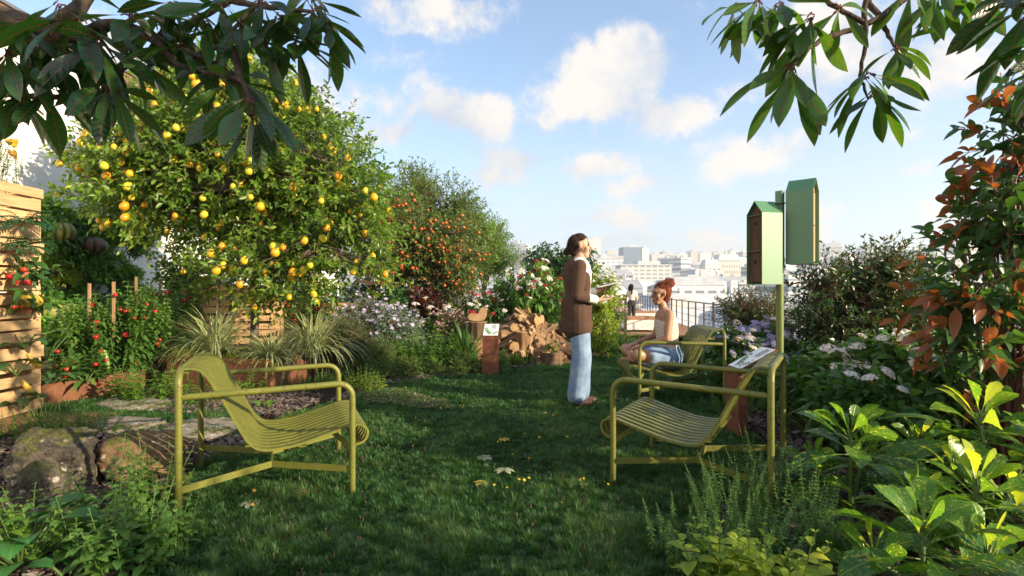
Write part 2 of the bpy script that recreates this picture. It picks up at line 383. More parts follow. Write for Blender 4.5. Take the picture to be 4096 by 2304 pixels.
M_SOIL = soilm()
M_TURF = plain('turf_base', (.022, .045, .016), .95, .5, 30.0, bstr=1.0, spec=.1)
# ------------------------------------------------------------------ plant builders
def ell(x0, x1, y0, y1, Y, ry=None, w=1.0):
    """an ellipsoid of foliage filling a bearing window at distance Y"""
    a = P(x0, y1, Y); b = P(x1, y0, Y); c = (a + b) / 2; rx = (b[0] - a[0]) / 2; rz = (b[2] - a[2]) / 2
    return (c[0], Y, c[2], rx, ry if ry else rx * .85, rz, w)
def fruit_mesh(name, r, m, kind, m2):
    g = Geo()
    def pr(v):
        v = v.copy(); z = v[..., 2:3].copy(); rr = np.hypot(v[..., 0], v[..., 1])
        if kind == 'lemon': v[..., 2] = v[..., 2] * 1.16 - .12 * np.exp(-(rr * 5) ** 2) * (z[..., 0] > 0); v[..., :2] *= (1 + .12 * -z)
        else: v[..., 2] = v[..., 2] * .9 - .22 * np.exp(-(rr * 3) ** 2) * np.sign(z[..., 0]); ang = np.arctan2(v[..., 1], v[..., 0]); v[..., :2] *= (1 + .03 * np.cos(5 * ang))[..., None]
        return v
    g.sphere((0, 0, -r), r, 12, 9, 0, .5, prof=pr)
    g.tubes([[0, 0, -r * .25], [r * .1, 0, r * .2], [r * .1, 0, r * .7]], r * .07, 4, 1)
    o = g.build(name, [m, m2], smooth=True); COL.objects.unlink(o); me = o.data; bpy.data.objects.remove(o); return me
M_STEMB = plain('twig_brown', (.085, .05, .03), .7, .3, 40)
M_STEMG = plain('green_stem', (.07, .12, .025), .5, .3, 40)
M_STEMR = plain('red_stem', (.14, .045, .03), .5, .3, 40)
def fruitm(name, c1, c2, c3, rough=.3):
    m, t = newmat(name); oi = t.n('ObjectInfo').outputs['Random']; n = noise(t, 9.0, 3, .5)
    f = t.m('ADD', t.m('MULTIPLY', oi, .75), t.m('MULTIPLY', n, .35))
    n2 = noise(t, 120.0, 2, .5); finish(t, t.ramp(f, [(.1, c1), (.5, c2), (.9, c3)]), rough, n2, .12, .001, .5); return m
M_LEMON = fruitm('yellow_fruit_skin', (.60, .20, .008), (.64, .36, .014), (.50, .46, .03), .28)
M_PERSIM = fruitm('orange_red_fruit_skin', (.28, .025, .010), (.38, .05, .012), (.48, .11, .015), .3)
M_TOM = fruitm('red_tomato_skin', (.26, .005, .005), (.34, .008, .007), (.38, .03, .008), .18)
FRUIT = {}
def fruits(parent, base, pts, r, kind, mat, name='fruit', rs=None):
    key = (kind, mat.name, r)
    if key not in FRUIT: FRUIT[key] = fruit_mesh(name, r, mat, kind, M_STEMG)
    me = FRUIT[key]; g = rs or rng
    for p in pts[:100]:
        o = bpy.data.objects.new(name, me); COL.objects.link(o); o.parent = parent
        o.location = tuple(np.asarray(p) - base); s = .72 + .55 * g.random(); o.scale = (s, s, s * (.95 + .12 * g.random()))
        o.rotation_euler = (g.normal() * .25, g.normal() * .25, g.random() * 6.28)
    rest = pts[100:]
    if len(rest):
        G_ = Geo(); src = np.empty(len(me.vertices) * 3); me.vertices.foreach_get('co', src); src = src.reshape(-1, 3)
        F = np.array([list(q.vertices) if len(q.vertices) == 4 else list(q.vertices) + [q.vertices[0]] for q in me.polygons if len(q.vertices) == 4])
        for p in rest: G_.add(src * (.72 + .35 * g.random()) + (np.asarray(p) - base), F, 0)
        o = G_.build('fruit_cluster', mat, parent, smooth=True); o['kind'] = 'stuff'

def flower_mesh(kind, m1, m2, r):
    """a flower head: 'dome' = many little florets, 'cup', 'daisy', 'petal5'"""
    g = Geo(); q = np.random.default_rng(3)
    if kind == 'dome':
        n = 26; a = q.random(n) * 6.28; rr = np.sqrt(q.random(n)) * r; z = np.sqrt(np.clip(1 - (rr / r) ** 2, 0, 1)) * r * .45
        c = np.stack([rr * np.cos(a), rr * np.sin(a), z], -1); fr = r * .30
        for i in range(n):
            up = np.array([c[i, 0], c[i, 1], r * .9]); up /= np.linalg.norm(up)
            D = rdir(5, q); D -= up * (D @ up)[:, None]
            b0 = q.random() * 6.28; t1 = np.cross(up, [1, 0, 0.1]); t1 /= np.linalg.norm(t1); t2 = np.cross(up, t1)
            an = b0 + np.arange(5) * 1.2566; D = np.cos(an)[:, None] * t1 + np.sin(an)[:, None] * t2 + up * .35
            g.leaves(np.tile(c[i], (5, 1)), D, np.tile(up, (5, 1)), fr, fr * .75, 'obov', 0, rnd=q.random(5))
        g.tubes(np.stack([np.tile([[0, 0, -r * .5]], (8, 1)), c[:8]], 1), r * .03, 3, 1, cap=False)
    elif kind == 'petal5':
        an = np.arange(5) * 1.2566; D = np.stack([np.cos(an), np.sin(an), 0 * an + .35], -1)
        g.leaves(np.zeros((5, 3)), D, [0, 0, 1], r, r * .85, 'obov', 1, droop=.15, fold=.2); g.sphere((0, 0, r * .08), r * .13, 6, 4, 1)
    elif kind == 'daisy':
        an = np.arange(10) * .6283; D = np.stack([np.cos(an), np.sin(an), 0 * an + .15], -1)
        g.leaves(np.zeros((10, 3)), D, [0, 0, 1], r, r * .38, 'obov', 0, fold=0); g.sphere((0, 0, r * .05), r * .24, 6, 4, 1)
    elif kind == 'cup':
        an = np.arange(6) * 1.047; D = np.stack([np.cos(an) * .42, np.sin(an) * .42, 0 * an + 1], -1)
        g.leaves(np.zeros((6, 3)), D, np.stack([-np.cos(an), -np.sin(an), 0 * an + .3], -1), r * 1.7, r * .85, 'obov', 2, droop=-.02, fold=.25); g.sphere((0, 0, r * .1), r * .2, 6, 4, 1)
    elif kind == 'berry':
        for i in range(5):
            g.leaves([[0, 0, 0]] * 3, rdir(3, q) + [0, 0, -.6], [0, 0, 1], r, r * .5, 'oval', 0)
    elif kind == 'seed':
        for i in range(7): g.sphere((q.normal() * r * .3, q.normal() * r * .3, i * r * .3), r * .22, 5, 4, 0, q.random())
    o = g.build('flower', [m1, m2]); me = o.data; bpy.data.objects.remove(o); return me
def petalm(name, c1, c2, trans=.3): return leafm(name, c1, c2, None, trans, .6, tint=tuple(min(1, x * 1.1) for x in c2), spec=.2)
M_YC = plain('yellow_centre', (.55, .38, .03), .7)
FL = {}
def flower(parent, base, pts, kind, mat, r, m2=None, name='flower_head', tilt=.4, out=None, rs=None):
    key = (kind, mat.name, round(r, 4))
    if key not in FL: FL[key] = flower_mesh(kind, mat, m2 or M_YC, r)
    g = rs or rng
    for i, p in enumerate(pts[:95]):
        o = bpy.data.objects.new(name, FL[key]); COL.objects.link(o); o.parent = parent; o.location = tuple(np.asarray(p) - base)
        o.rotation_euler = (g.normal() * tilt + .35, g.normal() * tilt, g.random() * .6); s = .75 + .5 * g.random(); o.scale = (s, s, s)

def noise3(p, sc, seed=0):
    q = p * sc + seed * 7.31
    return (np.sin(q[:, 0] * 1.7 + np.sin(q[:, 1] * 1.3 + q[:, 2])) + np.sin(q[:, 1] * 2.1 + 1.7 * np.sin(q[:, 2] * 1.1)) + np.sin(q[:, 2] * 1.9 + 1.3 * np.sin(q[:, 0] * 1.5))) / 3

def bez(a, b, c, n=5):
    t = np.linspace(0, 1, n)[None, :, None]; return a[:, None] * (1 - t) ** 2 + 2 * b[:, None] * t * (1 - t) + c[:, None] * t * t

def plant(name, label, cat, base, ells, ntw, tl=.25, nl=9, leaf=(.06, .025), mat=None, bark=None, lvl=0, shape='oval', droop=.25, fold=.3,
          trunk=None, tr=.05, K=14, up=.35, surf=.45, clump=.35, csc=2.2, spread=.9, group=None, fl=None, fr=None, seed=1, leaf2=None, twr=.003, core=None, wave=0.0, cull=None):
    """foliage built as leafy twigs filling ellipsoids, carried by limbs that meet the trunk or base"""
    g = np.random.default_rng(seed * 101 + 5)
    base = np.asarray(base, float); root = empty(name, base, 0, label, cat, group)
    E = np.array([e[:7] for e in ells], float); vol = E[:, 3] * E[:, 4] * E[:, 5] * E[:, 6]; vol = vol / vol.sum()
    n0 = int(ntw * 1.9); idx = g.choice(len(E), n0, p=vol)
    d = rdir(n0, g); rad = g.random(n0) ** (surf)
    p = E[idx, :3] + d * rad[:, None] * E[idx, 3:6]
    nz = noise3(p, csc / max(.25, E[:, 3:6].mean()), seed)
    keep = (g.random(n0) < np.clip(.55 + nz * clump * 2, .04, 1)) & (p[:, 2] > base[2] + .01)
    if cull is not None: keep &= cull(p)
    p = p[keep][:ntw]; d = d[keep][:ntw]; idx = idx[keep][:ntw]; B = len(p)
    # ray from cluster centre outwards, mixed with up and chance
    td = d * (1, 1, .7) + (0, 0, up) + rdir(B, g) * .55; td /= np.linalg.norm(td, axis=1, keepdims=True)
    L = tl * (.6 + .8 * g.random(B)); a = p - td * L[:, None] * .5; sag = np.zeros((B, 3)); sag[:, 2] = -droop * L * .5
    mid = p + sag * -.15 + rdir(B, g) * L[:, None] * .08; c = p + td * L[:, None] * .5 + sag
    # limbs
    if trunk is None:
        c0 = E[:, :3].mean(0); top = np.array([c0[0], c0[1], base[2] + (c0[2] - base[2]) * .35])
        st = base + g.normal(size=(K, 3)) * (E[:, 3].max() * .12, E[:, 4].max() * .12, 0); low = st * .5 + top * .5
    else:
        tk = catmull(trunk, 6); st = tk[g.integers(int(len(tk) * .45), len(tk), K)]; low = st
    ke = p[g.choice(B, min(K, B), replace=False)]; K = len(ke); st = st[:K]; low = low[:K]
    cen = E[:, :3].mean(0); ends = ke * .8 + cen * .2
    md = (low + ends) / 2 + (0, 0, .12 * E[:, 5].mean()) + g.normal(size=(K, 3)) * .06 * E[:, 3].mean()
    limb = bez(st, md, ends, 9); limb[:, 1:-1] += g.normal(size=(K, 7, 3)) * .012 * E[:, 3].mean()
    wood = Geo(); r0 = tr * (.35 if trunk is not None else 1.0)
    wood.tubes(limb, np.linspace(r0, max(twr * 1.6, r0 * .18), 9)[None] * (.6 + .5 * g.random((K, 1))), 6, 0, cap=False)
    lp = limb.reshape(-1, 3)
    # each twig back to its nearest limb point
    j = np.empty(B, int)
    for s0 in range(0, B, 400):
        D2 = ((a[s0:s0 + 400, None] - lp[None]) ** 2).sum(2); j[s0:s0 + 400] = D2.argmin(1)
    q = lp[j]; tw = bez(q, (q + a) / 2 + g.normal(size=(B, 3)) * .03 * L[:, None] + (0, 0, .04 * tl), a, 4)
    wood.tubes(tw, np.linspace(twr * 1.7, twr, 4), 3, 0, cap=False)
    curve = bez(a, mid, c, 4); wood.tubes(curve, np.linspace(twr, twr * .5, 4), 3, 0, cap=False)
    # leaves along each twig
    t = (np.arange(nl) + .5) / nl; t = np.clip(t[None] + g.normal(size=(B, nl)) * .04, 0, 1)[..., None]
    lp_ = a[:, None] * (1 - t) ** 2 + 2 * mid[:, None] * t * (1 - t) + c[:, None] * t * t
    tdn = (c - a); tdn /= np.linalg.norm(tdn, axis=1, keepdims=True) + 1e-9
    ph = (np.arange(nl) * 2.4)[None] + g.random((B, 1)) * 6.28
    u1 = np.cross(tdn, np.where(np.abs(tdn[:, 2:]) < .8, [[0, 0, 1.]], [[1., 0, 0]])); u1 /= np.linalg.norm(u1, axis=1, keepdims=True); u2 = np.cross(tdn, u1)
    rad_ = np.cos(ph)[..., None] * u1[:, None] + np.sin(ph)[..., None] * u2[:, None]
    LD = tdn[:, None] * (.35 + .7 * t) + rad_ * spread + g.normal(size=(B, nl, 3)) * .18; LD[..., 2] += .1
    NN = tdn[:, None] * .5 + np.array([.25, -.15, .6]) + g.normal(size=(B, nl, 3)) * .55
    ll = leaf[0] * (.6 + .65 * g.random(B * nl)); ww = leaf[1] * ll / leaf[0]
    tone = np.clip(.5 + .28 * np.repeat(noise3(p, 3.0, seed + 2), nl) + g.normal(size=B * nl) * .2, 0, 1)
    if leaf2: # young tip leaves in another colour
        tip = (t[..., 0] > leaf2).ravel() & np.repeat(g.random(B) < .55, nl); tone = np.where(tip, .97, np.minimum(tone, .84))
    fo = Geo(); fo.leaves(lp_.reshape(-1, 3), LD.reshape(-1, 3), NN.reshape(-1, 3), ll, ww, shape, lvl, droop * (.5 + g.random(B * nl)), fold, tone, 0, wave)
    wd = wood
    if trunk is not None:
        n_ = len(tk); tg = Geo(); tg.tubes(tk, np.linspace(tr * 1.15, tr * .45, n_), 12, 0); tob = tg.build('trunk', bark, root, smooth=True, origin=base)
    wd.build('limbs' if trunk is not None else 'stem', bark or M_STEMB, root, smooth=True, origin=base)
    fo.build('foliage', mat, root, smooth=lvl > 0, origin=base)
    if fl:
        for (kind, fm, r_, n_, m2, upb) in fl:
            sc_ = c[:, 2] * upb + (c - E[idx, :3]) @ np.array([.15, -1.0, .6]) + g.random(B) * .5 * E[:, 3].mean(); o_ = np.argsort(-sc_)[:n_ * 2]
            o_ = g.choice(o_, min(n_, len(o_)), replace=False); flower(root, base, c[o_] + (0, 0, r_ * .3), kind, fm, r_, m2, rs=g)
    if fr:
        kind, fm, r_, n_, nm = fr; fro = np.argsort(((c - E[idx, :3]) / E[idx, 3:6]) @ np.array([0, 1, 0]) + .35 * g.random(B))[:int(B * .42)]; o_ = g.choice(fro, min(n_, len(fro)), replace=False)
        o_ = o_[np.argsort((c[o_, 1]))]; fruits(root, base, p[o_] + (0, -.08, -.03) + g.normal(size=(len(o_), 3)) * .02, r_, kind, fm, nm, rs=g)
    return root

def upright(name, label, cat, ctr, rx, ry, nst, h, pairs, leaf, mat, stem=None, lean=.25, lvl=1, shape='oval', droop=.35, group=None, seed=1, z0=0.0, fl=None, wh=2, top=.75, fr=None, sr=.0025, tops=None):
    """herb clump: upright stems with leaves in pairs or whorls, largest in the middle"""
    g = np.random.default_rng(seed * 13 + 3); base = np.array([ctr[0], ctr[1], z0]); root = empty(name, base, 0, label, cat, group)
    a = g.random(nst) * 6.28; rr = np.sqrt(g.random(nst))
    s0 = np.stack([ctr[0] + rr * rx * np.cos(a), ctr[1] + rr * ry * np.sin(a), np.full(nst, z0)], -1)
    H = h * (.55 + .5 * g.random(nst)) * (1.05 - .35 * rr)
    ln = np.stack([np.cos(a) * rr, np.sin(a) * rr, 0 * a], -1) * lean + g.normal(size=(nst, 3)) * .09; ln[:, 2] = 0
    e = s0 + (0, 0, 1) * H[:, None] + ln * H[:, None]; m = s0 + (0, 0, .55) * H[:, None] + ln * .25 * H[:, None]
    st = Geo(); st.tubes(bez(s0, m, e, 6), np.linspace(sr * 1.3, sr * .6, 6), 4, 0, cap=False)
    t = np.linspace(.14, 1, pairs); T = np.tile(t, (nst, 1))[..., None]
    pts = s0[:, None] * (1 - T) ** 2 + 2 * m[:, None] * T * (1 - T) + e[:, None] * T * T
    fo = Geo(); ph = g.random(nst) * 6.28
    for w_ in range(wh):
        an = ph[:, None] + (np.arange(pairs) * 1.5708)[None] + w_ * 2 * math.pi / wh + g.normal(size=(nst, pairs)) * .25
        upw = .15 + .9 * t[None] ** 2 + g.normal(size=an.shape) * .15
        D = np.stack([np.cos(an), np.sin(an), upw], -1); k = np.sin(math.pi * (.18 + top * t)) * (.75 + .4 * g.random((nst, pairs)))
        N = np.array([0, 0, 1.]) - D * .2 + g.normal(size=D.shape) * .15
        fo.leaves(pts.reshape(-1, 3), D.reshape(-1, 3), N.reshape(-1, 3), (leaf[0] * k).ravel(), (leaf[1] * k).ravel(), shape, lvl, droop, .25, np.clip(.35 + .35 * np.tile(t, nst) + g.normal(size=nst * pairs) * .18, 0, 1))
    st.build('stem', stem or M_STEMG, root, smooth=True, origin=base); fo.build('foliage', mat, root, smooth=True, origin=base)
    if fl:
        kind, fm, r_, n_, m2 = fl; o_ = g.permutation(nst)[:n_]; flower(root, base, e[o_] + (0, 0, .004), kind, fm, r_, m2, rs=g)
    if fr:
        kind, fm, r_, n_, nm = fr; pp = pts.reshape(-1, 3)[g.choice(nst * pairs, n_, replace=False)] + g.normal(size=(n_, 3)) * (.03, .03, .02) + (0, -.03, 0)
        fruits(root, base, pp, r_, kind, fm, nm, rs=g)
    return root

def tuft(name, label, cat, base, n, L, Wd, mat, spread=.05, a1=(1.7, 2.6), a0=(.05, .8), group=None, seed=1, seg=7, part='blades'):
    g = np.random.default_rng(seed); base = np.asarray(base, float); az = g.random(n) * 6.283
    r = np.sqrt(g.random(n)) * spread; p = base + np.stack([np.cos(az) * r, np.sin(az) * r, 0 * r], -1)
    k = g.random(n); G_ = Geo()
    G_.blades(p, az + g.normal(size=n) * .25, L * (.55 + .5 * g.random(n)), Wd * (.7 + .5 * g.random(n)), a0[0] + (a0[1] - a0[0]) * k, a1[0] * .35 + (a1[1]) * k ** .8 * .95, seg, g.random(n))
    o = G_.build(name, mat, None, loc=base, smooth=True, origin=base); return tag(o, label, cat, group)
# ------------------------------------------------------------------ the terrace
def sheet(name, poly, z, mat, kind='structure', label=None, step=None):
    g = Geo(); p = np.array(poly, float); n = len(p)
    v = np.c_[np.concatenate([p, [p.mean(0)]]), np.full(n + 1, z)]
    g.add(v, [[i, (i + 1) % n, n] for i in range(n)]); o = g.build(name, mat); tag(o, label, None, None, kind); return o
def edgeX(Y): return 3.9 + .134 * Y
sheet('ground', [(-6.8, -4), (edgeX(-4) + 1.2, -4), (edgeX(11) + .3, 10.9), (-6.8, 10.9)], 0.0, M_SOIL)
sheet('ground', [(-6.8, 10.9), (2.0, 10.9), (2.0, 42), (-6.8, 42)], 0.0, M_SOIL)
def slabm():
    m, t = newmat('terrace_concrete'); n = noise(t, 3.0, 6, .6); finish(t, t.ramp(n, [(.3, (.33, .32, .30)), (.7, (.45, .44, .41))]), .85, n, .3); return m
M_CONC = slabm()
g = Geo(); g.prism([(-7.4, -5), (edgeX(-5) + 1.5, -5), (edgeX(10.9) + .35, 10.9), (edgeX(42) + .3, 42), (-7.4, 42)], -19.0, -.42); g.prism([(-7.4, -5), (edgeX(-5) + 1.5, -5), (edgeX(10.9) + .35, 10.9), (2.0, 10.9), (2, 42), (-7.4, 42)], -.41, -.02)
tag(g.build('terrace_slab', M_CONC), 'concrete building block carrying the roof garden', None, None, 'structure')
# deck of boards, one step lower than the lawn
g = Geo(); bw = .142; n_b = int(31.1 / bw)
for i in range(n_b):
    y = 10.92 + i * bw + bw / 2; x0, x1 = 2.0, edgeX(y) + .25; xm = x0 + (x1 - x0) * rng.uniform(.2, .8)
    for a, b in ((x0, xm - .003), (xm, x1)): g.box(((a + b) / 2, y, -.365), (b - a, bw - .008, .03), rnd=rng.random())
tag(g.build('deck', M_DECK), 'reddish brown boards of the lower roof deck', None, None, 'structure')

# lawn
LAWN = np.array([G(*q)[:2] for q in [(250, 1560), (300, 1449), (400, 1300), (440, 1200), (620, 1125), (660, 1090), (700, 1062), (830, 1022), (960, 974), (1100, 953), (1240, 938), (1420, 915), (1540, 893), (1560, 872), (1700, 872), (1790, 930), (1850, 985), (1862, 1040), (1885, 1090), (1950, 1140), (1960, 1180), (1800, 1260), (1720, 1449), (1700, 1560)]])
PATCH = np.array([G(*q)[:2] for q in [(90, 1032), (260, 1010), (420, 1018), (560, 1030), (655, 1048), (640, 1078), (600, 1100), (480, 1120), (330, 1108), (200, 1092), (90, 1090)]])
def inside(p, poly):
    x, y = p[:, 0], p[:, 1]; r = np.zeros(len(p), bool); n = len(poly); j = n - 1
    for i in range(n):
        xi, yi = poly[i]; xj, yj = poly[j]
        c = ((yi > y) != (yj > y)) & (x < (xj - xi) * (y - yi) / (yj - yi + 1e-12) + xi); r ^= c; j = i
    return r
def lawn_sheet(name, poly, z, label):
    # a gently uneven turf sheet cut to the outline
    g = Geo(); p = np.array(poly); n = len(p); nxt = np.roll(p, -1, 0); e = []
    for a, b in zip(p, nxt):
        k = max(1, int(np.linalg.norm(b - a) / .1)); e += [a + (b - a) * q / k for q in range(k)]
    e = np.array(e) + rng.normal(size=(len(e), 2)) * .012; c = p.mean(0); n = len(e)
    g.add(np.c_[np.concatenate([e, [c]]), np.full(n + 1, z)], [[i, (i + 1) % n, n] for i in range(n)])
    return tag(g.build(name, M_TURF), label, None, None, 'structure')
lawn_sheet('lawn', LAWN, .008, 'dark green lawn between the planting beds'); lawn_sheet('lawn', PATCH, .007, 'grass strip growing around the stone pavers')
def grassm():
    m, t = newmat('grass_blades'); r = attr(t, 'rnd')
    col = t.ramp(r, [(0, (.022, .07, .016)), (.4, (.050, .130, .036)), (.8, (.088, .180, .050)), (.93, (.15, .22, .06)), (1, (.10, .045, .03))])
    finish(t, col, .5, spec=.3, trans=.35, tcol=t.mix(1.0, col, (1.9, 1.8, .7), 'MULTIPLY')); return m
M_GRASS = grassm()
def grass_field(name, polys, label, n, ymin, ymax, hgt, pw=1.6, seed=1, mul=1.0):
    g = np.random.default_rng(seed); out = []
    for poly, share in polys:
        lo, hi = poly.min(0), poly.max(0); got = 0; need = int(n * share)
        while got < need:
            k = 200000; u = g.random(k); y0, y1 = max(lo[1], ymin), min(hi[1], ymax)
            e = 1 - pw; y = (y0 ** e + u * (y1 ** e - y0 ** e)) ** (1 / e); xc = g.random(k) * (hi[0] - lo[0]) + lo[0]
            p = np.c_[xc, y]; p = p[inside(p, poly) & (np.abs(xc) < y * 1.02 + .3)]; out.append(p[:need - got]); got += len(p)
    p = np.concatenate(out)[:n]; B = len(p)
    # gather into tufts: pull towards a jittered lattice point and fan outwards
    cell = .062; ci = np.floor(p / cell); h1 = np.sin(ci[:, 0] * 127.1 + ci[:, 1] * 311.7) * 43758.5; h2 = np.sin(ci[:, 0] * 269.5 + ci[:, 1] * 183.3) * 43758.5
    cc = (ci + .5 + .95 * (np.c_[h1 % 1, h2 % 1] - .5)) * cell; hh = (h1 * 3.7) % 1
    off = p - cc; p = cc + off * .8; az = np.arctan2(off[:, 1], off[:, 0]) + g.normal(size=B) * .9
    big = noise3(np.c_[p, 0 * p[:, 0]], 1.6, 4)
    L = hgt * (.5 + .6 * g.random(B)) * (.7 + .6 * hh) * (1 + .25 * big) * mul
    Wd = np.maximum(.0024, .0013 * p[:, 1]) * (.7 + .6 * g.random(B)); k = np.clip(np.linalg.norm(off, axis=1) / cell * 1.3, 0, 1)
    G_ = Geo(); fn = noise3(np.c_[p, 0 * p[:, 0]], 5.5, 9); tone = np.clip(.36 + .20 * big + .22 * fn + (hh - .5) * .45 + g.normal(size=B) * .2, 0, .95); tone = np.where(g.random(B) < .010 + .05 * (fn > .45), 1.0, tone); L = L * (1 + .35 * fn)
    G_.blades(np.c_[p, np.full(B, .006)], az, L, Wd, .05 + .5 * k, .5 + 1.5 * k * (.5 + g.random(B)), 3, tone)
    return tag(G_.build(name, M_GRASS, smooth=True), label, 'grass', None, 'stuff')
grass_field('grass', [(LAWN, 1.0)], 'dense dark green tufted grass of the lawn', 380000, 1.75, 11, .052, 1.7, 1)
grass_field('grass', [(PATCH, 1.0)], 'grass growing between the stone pavers by the rocks', 34000, 3.4, 6, .06, 1.3, 2, 1.0)

q_s = np.random.default_rng(5); ps = LAWN.min(0) + q_s.random((9000, 2)) * (LAWN.max(0) - LAWN.min(0)); ps = ps[inside(ps, LAWN) & (noise3(np.c_[ps, 0 * ps[:, 0]], 3.1, 2) > .15) & (ps[:, 1] < 4.5)][:480]
sh_ = Geo(); hgt_ = .035 + .03 * q_s.random(len(ps))
for k_ in range(3): sh_.leaves(np.c_[ps, hgt_ + .006 * k_], rdir(len(ps), q_s) * .35 + (0, 0, 1), rdir(len(ps), q_s), .012, .005, 'oval', 0)
tag(sh_.build('grass_seed_heads', plain('seed_head', (.13, .068, .052), .8, .3)), 'small pinkish brown seed heads scattered through the lawn', 'seed heads', None, 'stuff')
# slate and bark chips of the beds
def chips(name, poly, n, size, label, seed, z=.006):
    g = np.random.default_rng(seed); p = []; poly = np.array(poly)
    while len(p) < n:
        q = poly.min(0) + g.random((4000, 2)) * (poly.max(0) - poly.min(0)); q = q[inside(q, poly)]; p += list(q)
    p = np.array(p[:n]); k = 5; a = (np.arange(k) / k * 6.283)[None] + g.normal(size=(n, k)) * .25 + g.random((n, 1)) * 6.28
    s = size * (.4 + .8 * g.random((n, 1))); r = s * (.6 + .5 * g.random((n, k))); asp = .35 + .35 * g.random((n, 1))
    ro = g.random((n, 1)) * 6.28; x, y = r * np.cos(a), r * np.sin(a) * asp; X = x * np.cos(ro) - y * np.sin(ro); Y = x * np.sin(ro) + y * np.cos(ro)
    tl = g.normal(size=(n, 2, 1)) * .30; zz = tl[:, 0] * X + tl[:, 1] * Y; zz -= zz.min(1, keepdims=True); z0 = z + g.random((n, 1)) * .02; th = s * .16
    top = np.stack([p[:, :1] + X, p[:, 1:] + Y, z0 + zz + th], -1); bot = top - np.stack([0 * X, 0 * X, 0 * X + th], -1)
    ce = top.mean(1, keepdims=True); v = np.concatenate([top, bot, ce], 1); m = 2 * k + 1
    q4 = np.array([[k + i, k + (i + 1) % k, (i + 1) % k, i] for i in range(k)]); q3 = np.array([[i, (i + 1) % k, 2 * k] for i in range(k)]); b = (np.arange(n) * m)[:, None, None]
    G_ = Geo(); rn = np.repeat(g.random(n), m); G_.add(v.reshape(-1, 3), (b + q4).reshape(-1, 4), 0, rn); G_.add(v.reshape(-1, 3), (b + q3).reshape(-1, 3), 0, rn)
    return tag(G_.build(name, M_CHIP), label, 'mulch', None, 'stuff')
GP = lambda L_: [G(*q)[:2] for q in L_]
chips('slate_chips', GP([(0, 1120), (150, 1085), (420, 1070), (640, 1085), (640, 1115), (470, 1200), (430, 1290), (330, 1520), (-60, 1520)]), 5200, .034, 'brown slate chips around the boulders', 1)
chips('slate_chips', GP([(330, 1035), (420, 1003), (640, 985), (810, 1000), (800, 1018), (700, 1052), (560, 1055)]), 2600, .034, 'slate chips in front of the long rusty planter', 2)
chips('slate_chips', GP([(1855, 1060), (1865, 1025), (1960, 1010), (2060, 1040), (2250, 1200), (2500, 1449), (2300, 1520), (1700, 1520), (1830, 1270), (1960, 1180), (1960, 1130)]), 6500, .036, 'dark slate chips under the plants on the right', 3)
chips('slate_chips', GP([(830, 1010), (960, 955), (1100, 936), (1240, 922), (1420, 900), (1540, 880), (1560, 885), (1420, 914), (1240, 937), (1100, 952), (960, 973), (840, 1020)]), 3400, .034, 'grey and brown slate edging along the far bed', 4)

# flat stone pavers
def slab(label, pts, th, mat, seed, name='paver_stone', z0=-.02):
    g = np.random.default_rng(seed); p = np.array([G(*q, th)[:2] for q in pts]); p = catmull(np.r_[p, p[:1]], 5)[:-1]; c = p.mean(0); n = len(p)
    p = c + (p - c) * (1 + g.normal(size=(n, 1)) * .018); rings = []
    for s, z in ((1.03, z0), (1.02, th * .7), (.985, th), (.66, th + .006), (.33, th + .009)):
        rings.append(np.c_[c + (p - c) * s, np.full(n, z) + g.normal(size=n) * .003 * (s < 1)])
    v = np.concatenate(rings + [[np.r_[c, th + .009]]]); f = [[r * n + i, r * n + (i + 1) % n, (r + 1) * n + (i + 1) % n, (r + 1) * n + i] for r in range(4) for i in range(n)]
    G_ = Geo(); G_.add(v, f); G_.add(v[4 * n:], [[i, (i + 1) % n, n] for i in range(n)]); b = np.r_[c, 0]
    return tag(G_.build(name, mat, loc=b, origin=b, smooth=True), label, 'paving stone', 'stone pavers set in the grass')
slab('large pale paving stone nearest the boulders', [(200, 1072), (260, 1050), (330, 1047), (410, 1053), (408, 1066), (330, 1080), (240, 1088)], .045, M_PAVER, 1)
slab('pale paving stone under the left armchair', [(408, 1080), (450, 1058), (530, 1049), (600, 1056), (612, 1080), (560, 1098), (470, 1098)], .045, M_PAVER, 2)
slab('mossy paving stone beside the small rusty planter', [(240, 1013), (300, 997), (400, 996), (430, 1008), (400, 1024), (300, 1028)], .04, M_PAVER, 3)
# small wooden step at the foot of the pallet wall
root = empty('wooden_step', (*G(60, 1068)[:2], 0), 0, 'low boardwalk of brown planks at the foot of the pallet wall', 'boardwalk')
g = Geo()
for i in range(6): g.box((.12, -.3 + i * .1, .03), (.95, .09, .025), rnd=rng.random())
g.build('plank', M_DECK, root)
for bx in (-.2, .45): g = Geo(); g.box((bx, -.05, .008), (.06, .62, .016)); g.build('bearer', M_OLDWOOD, root)

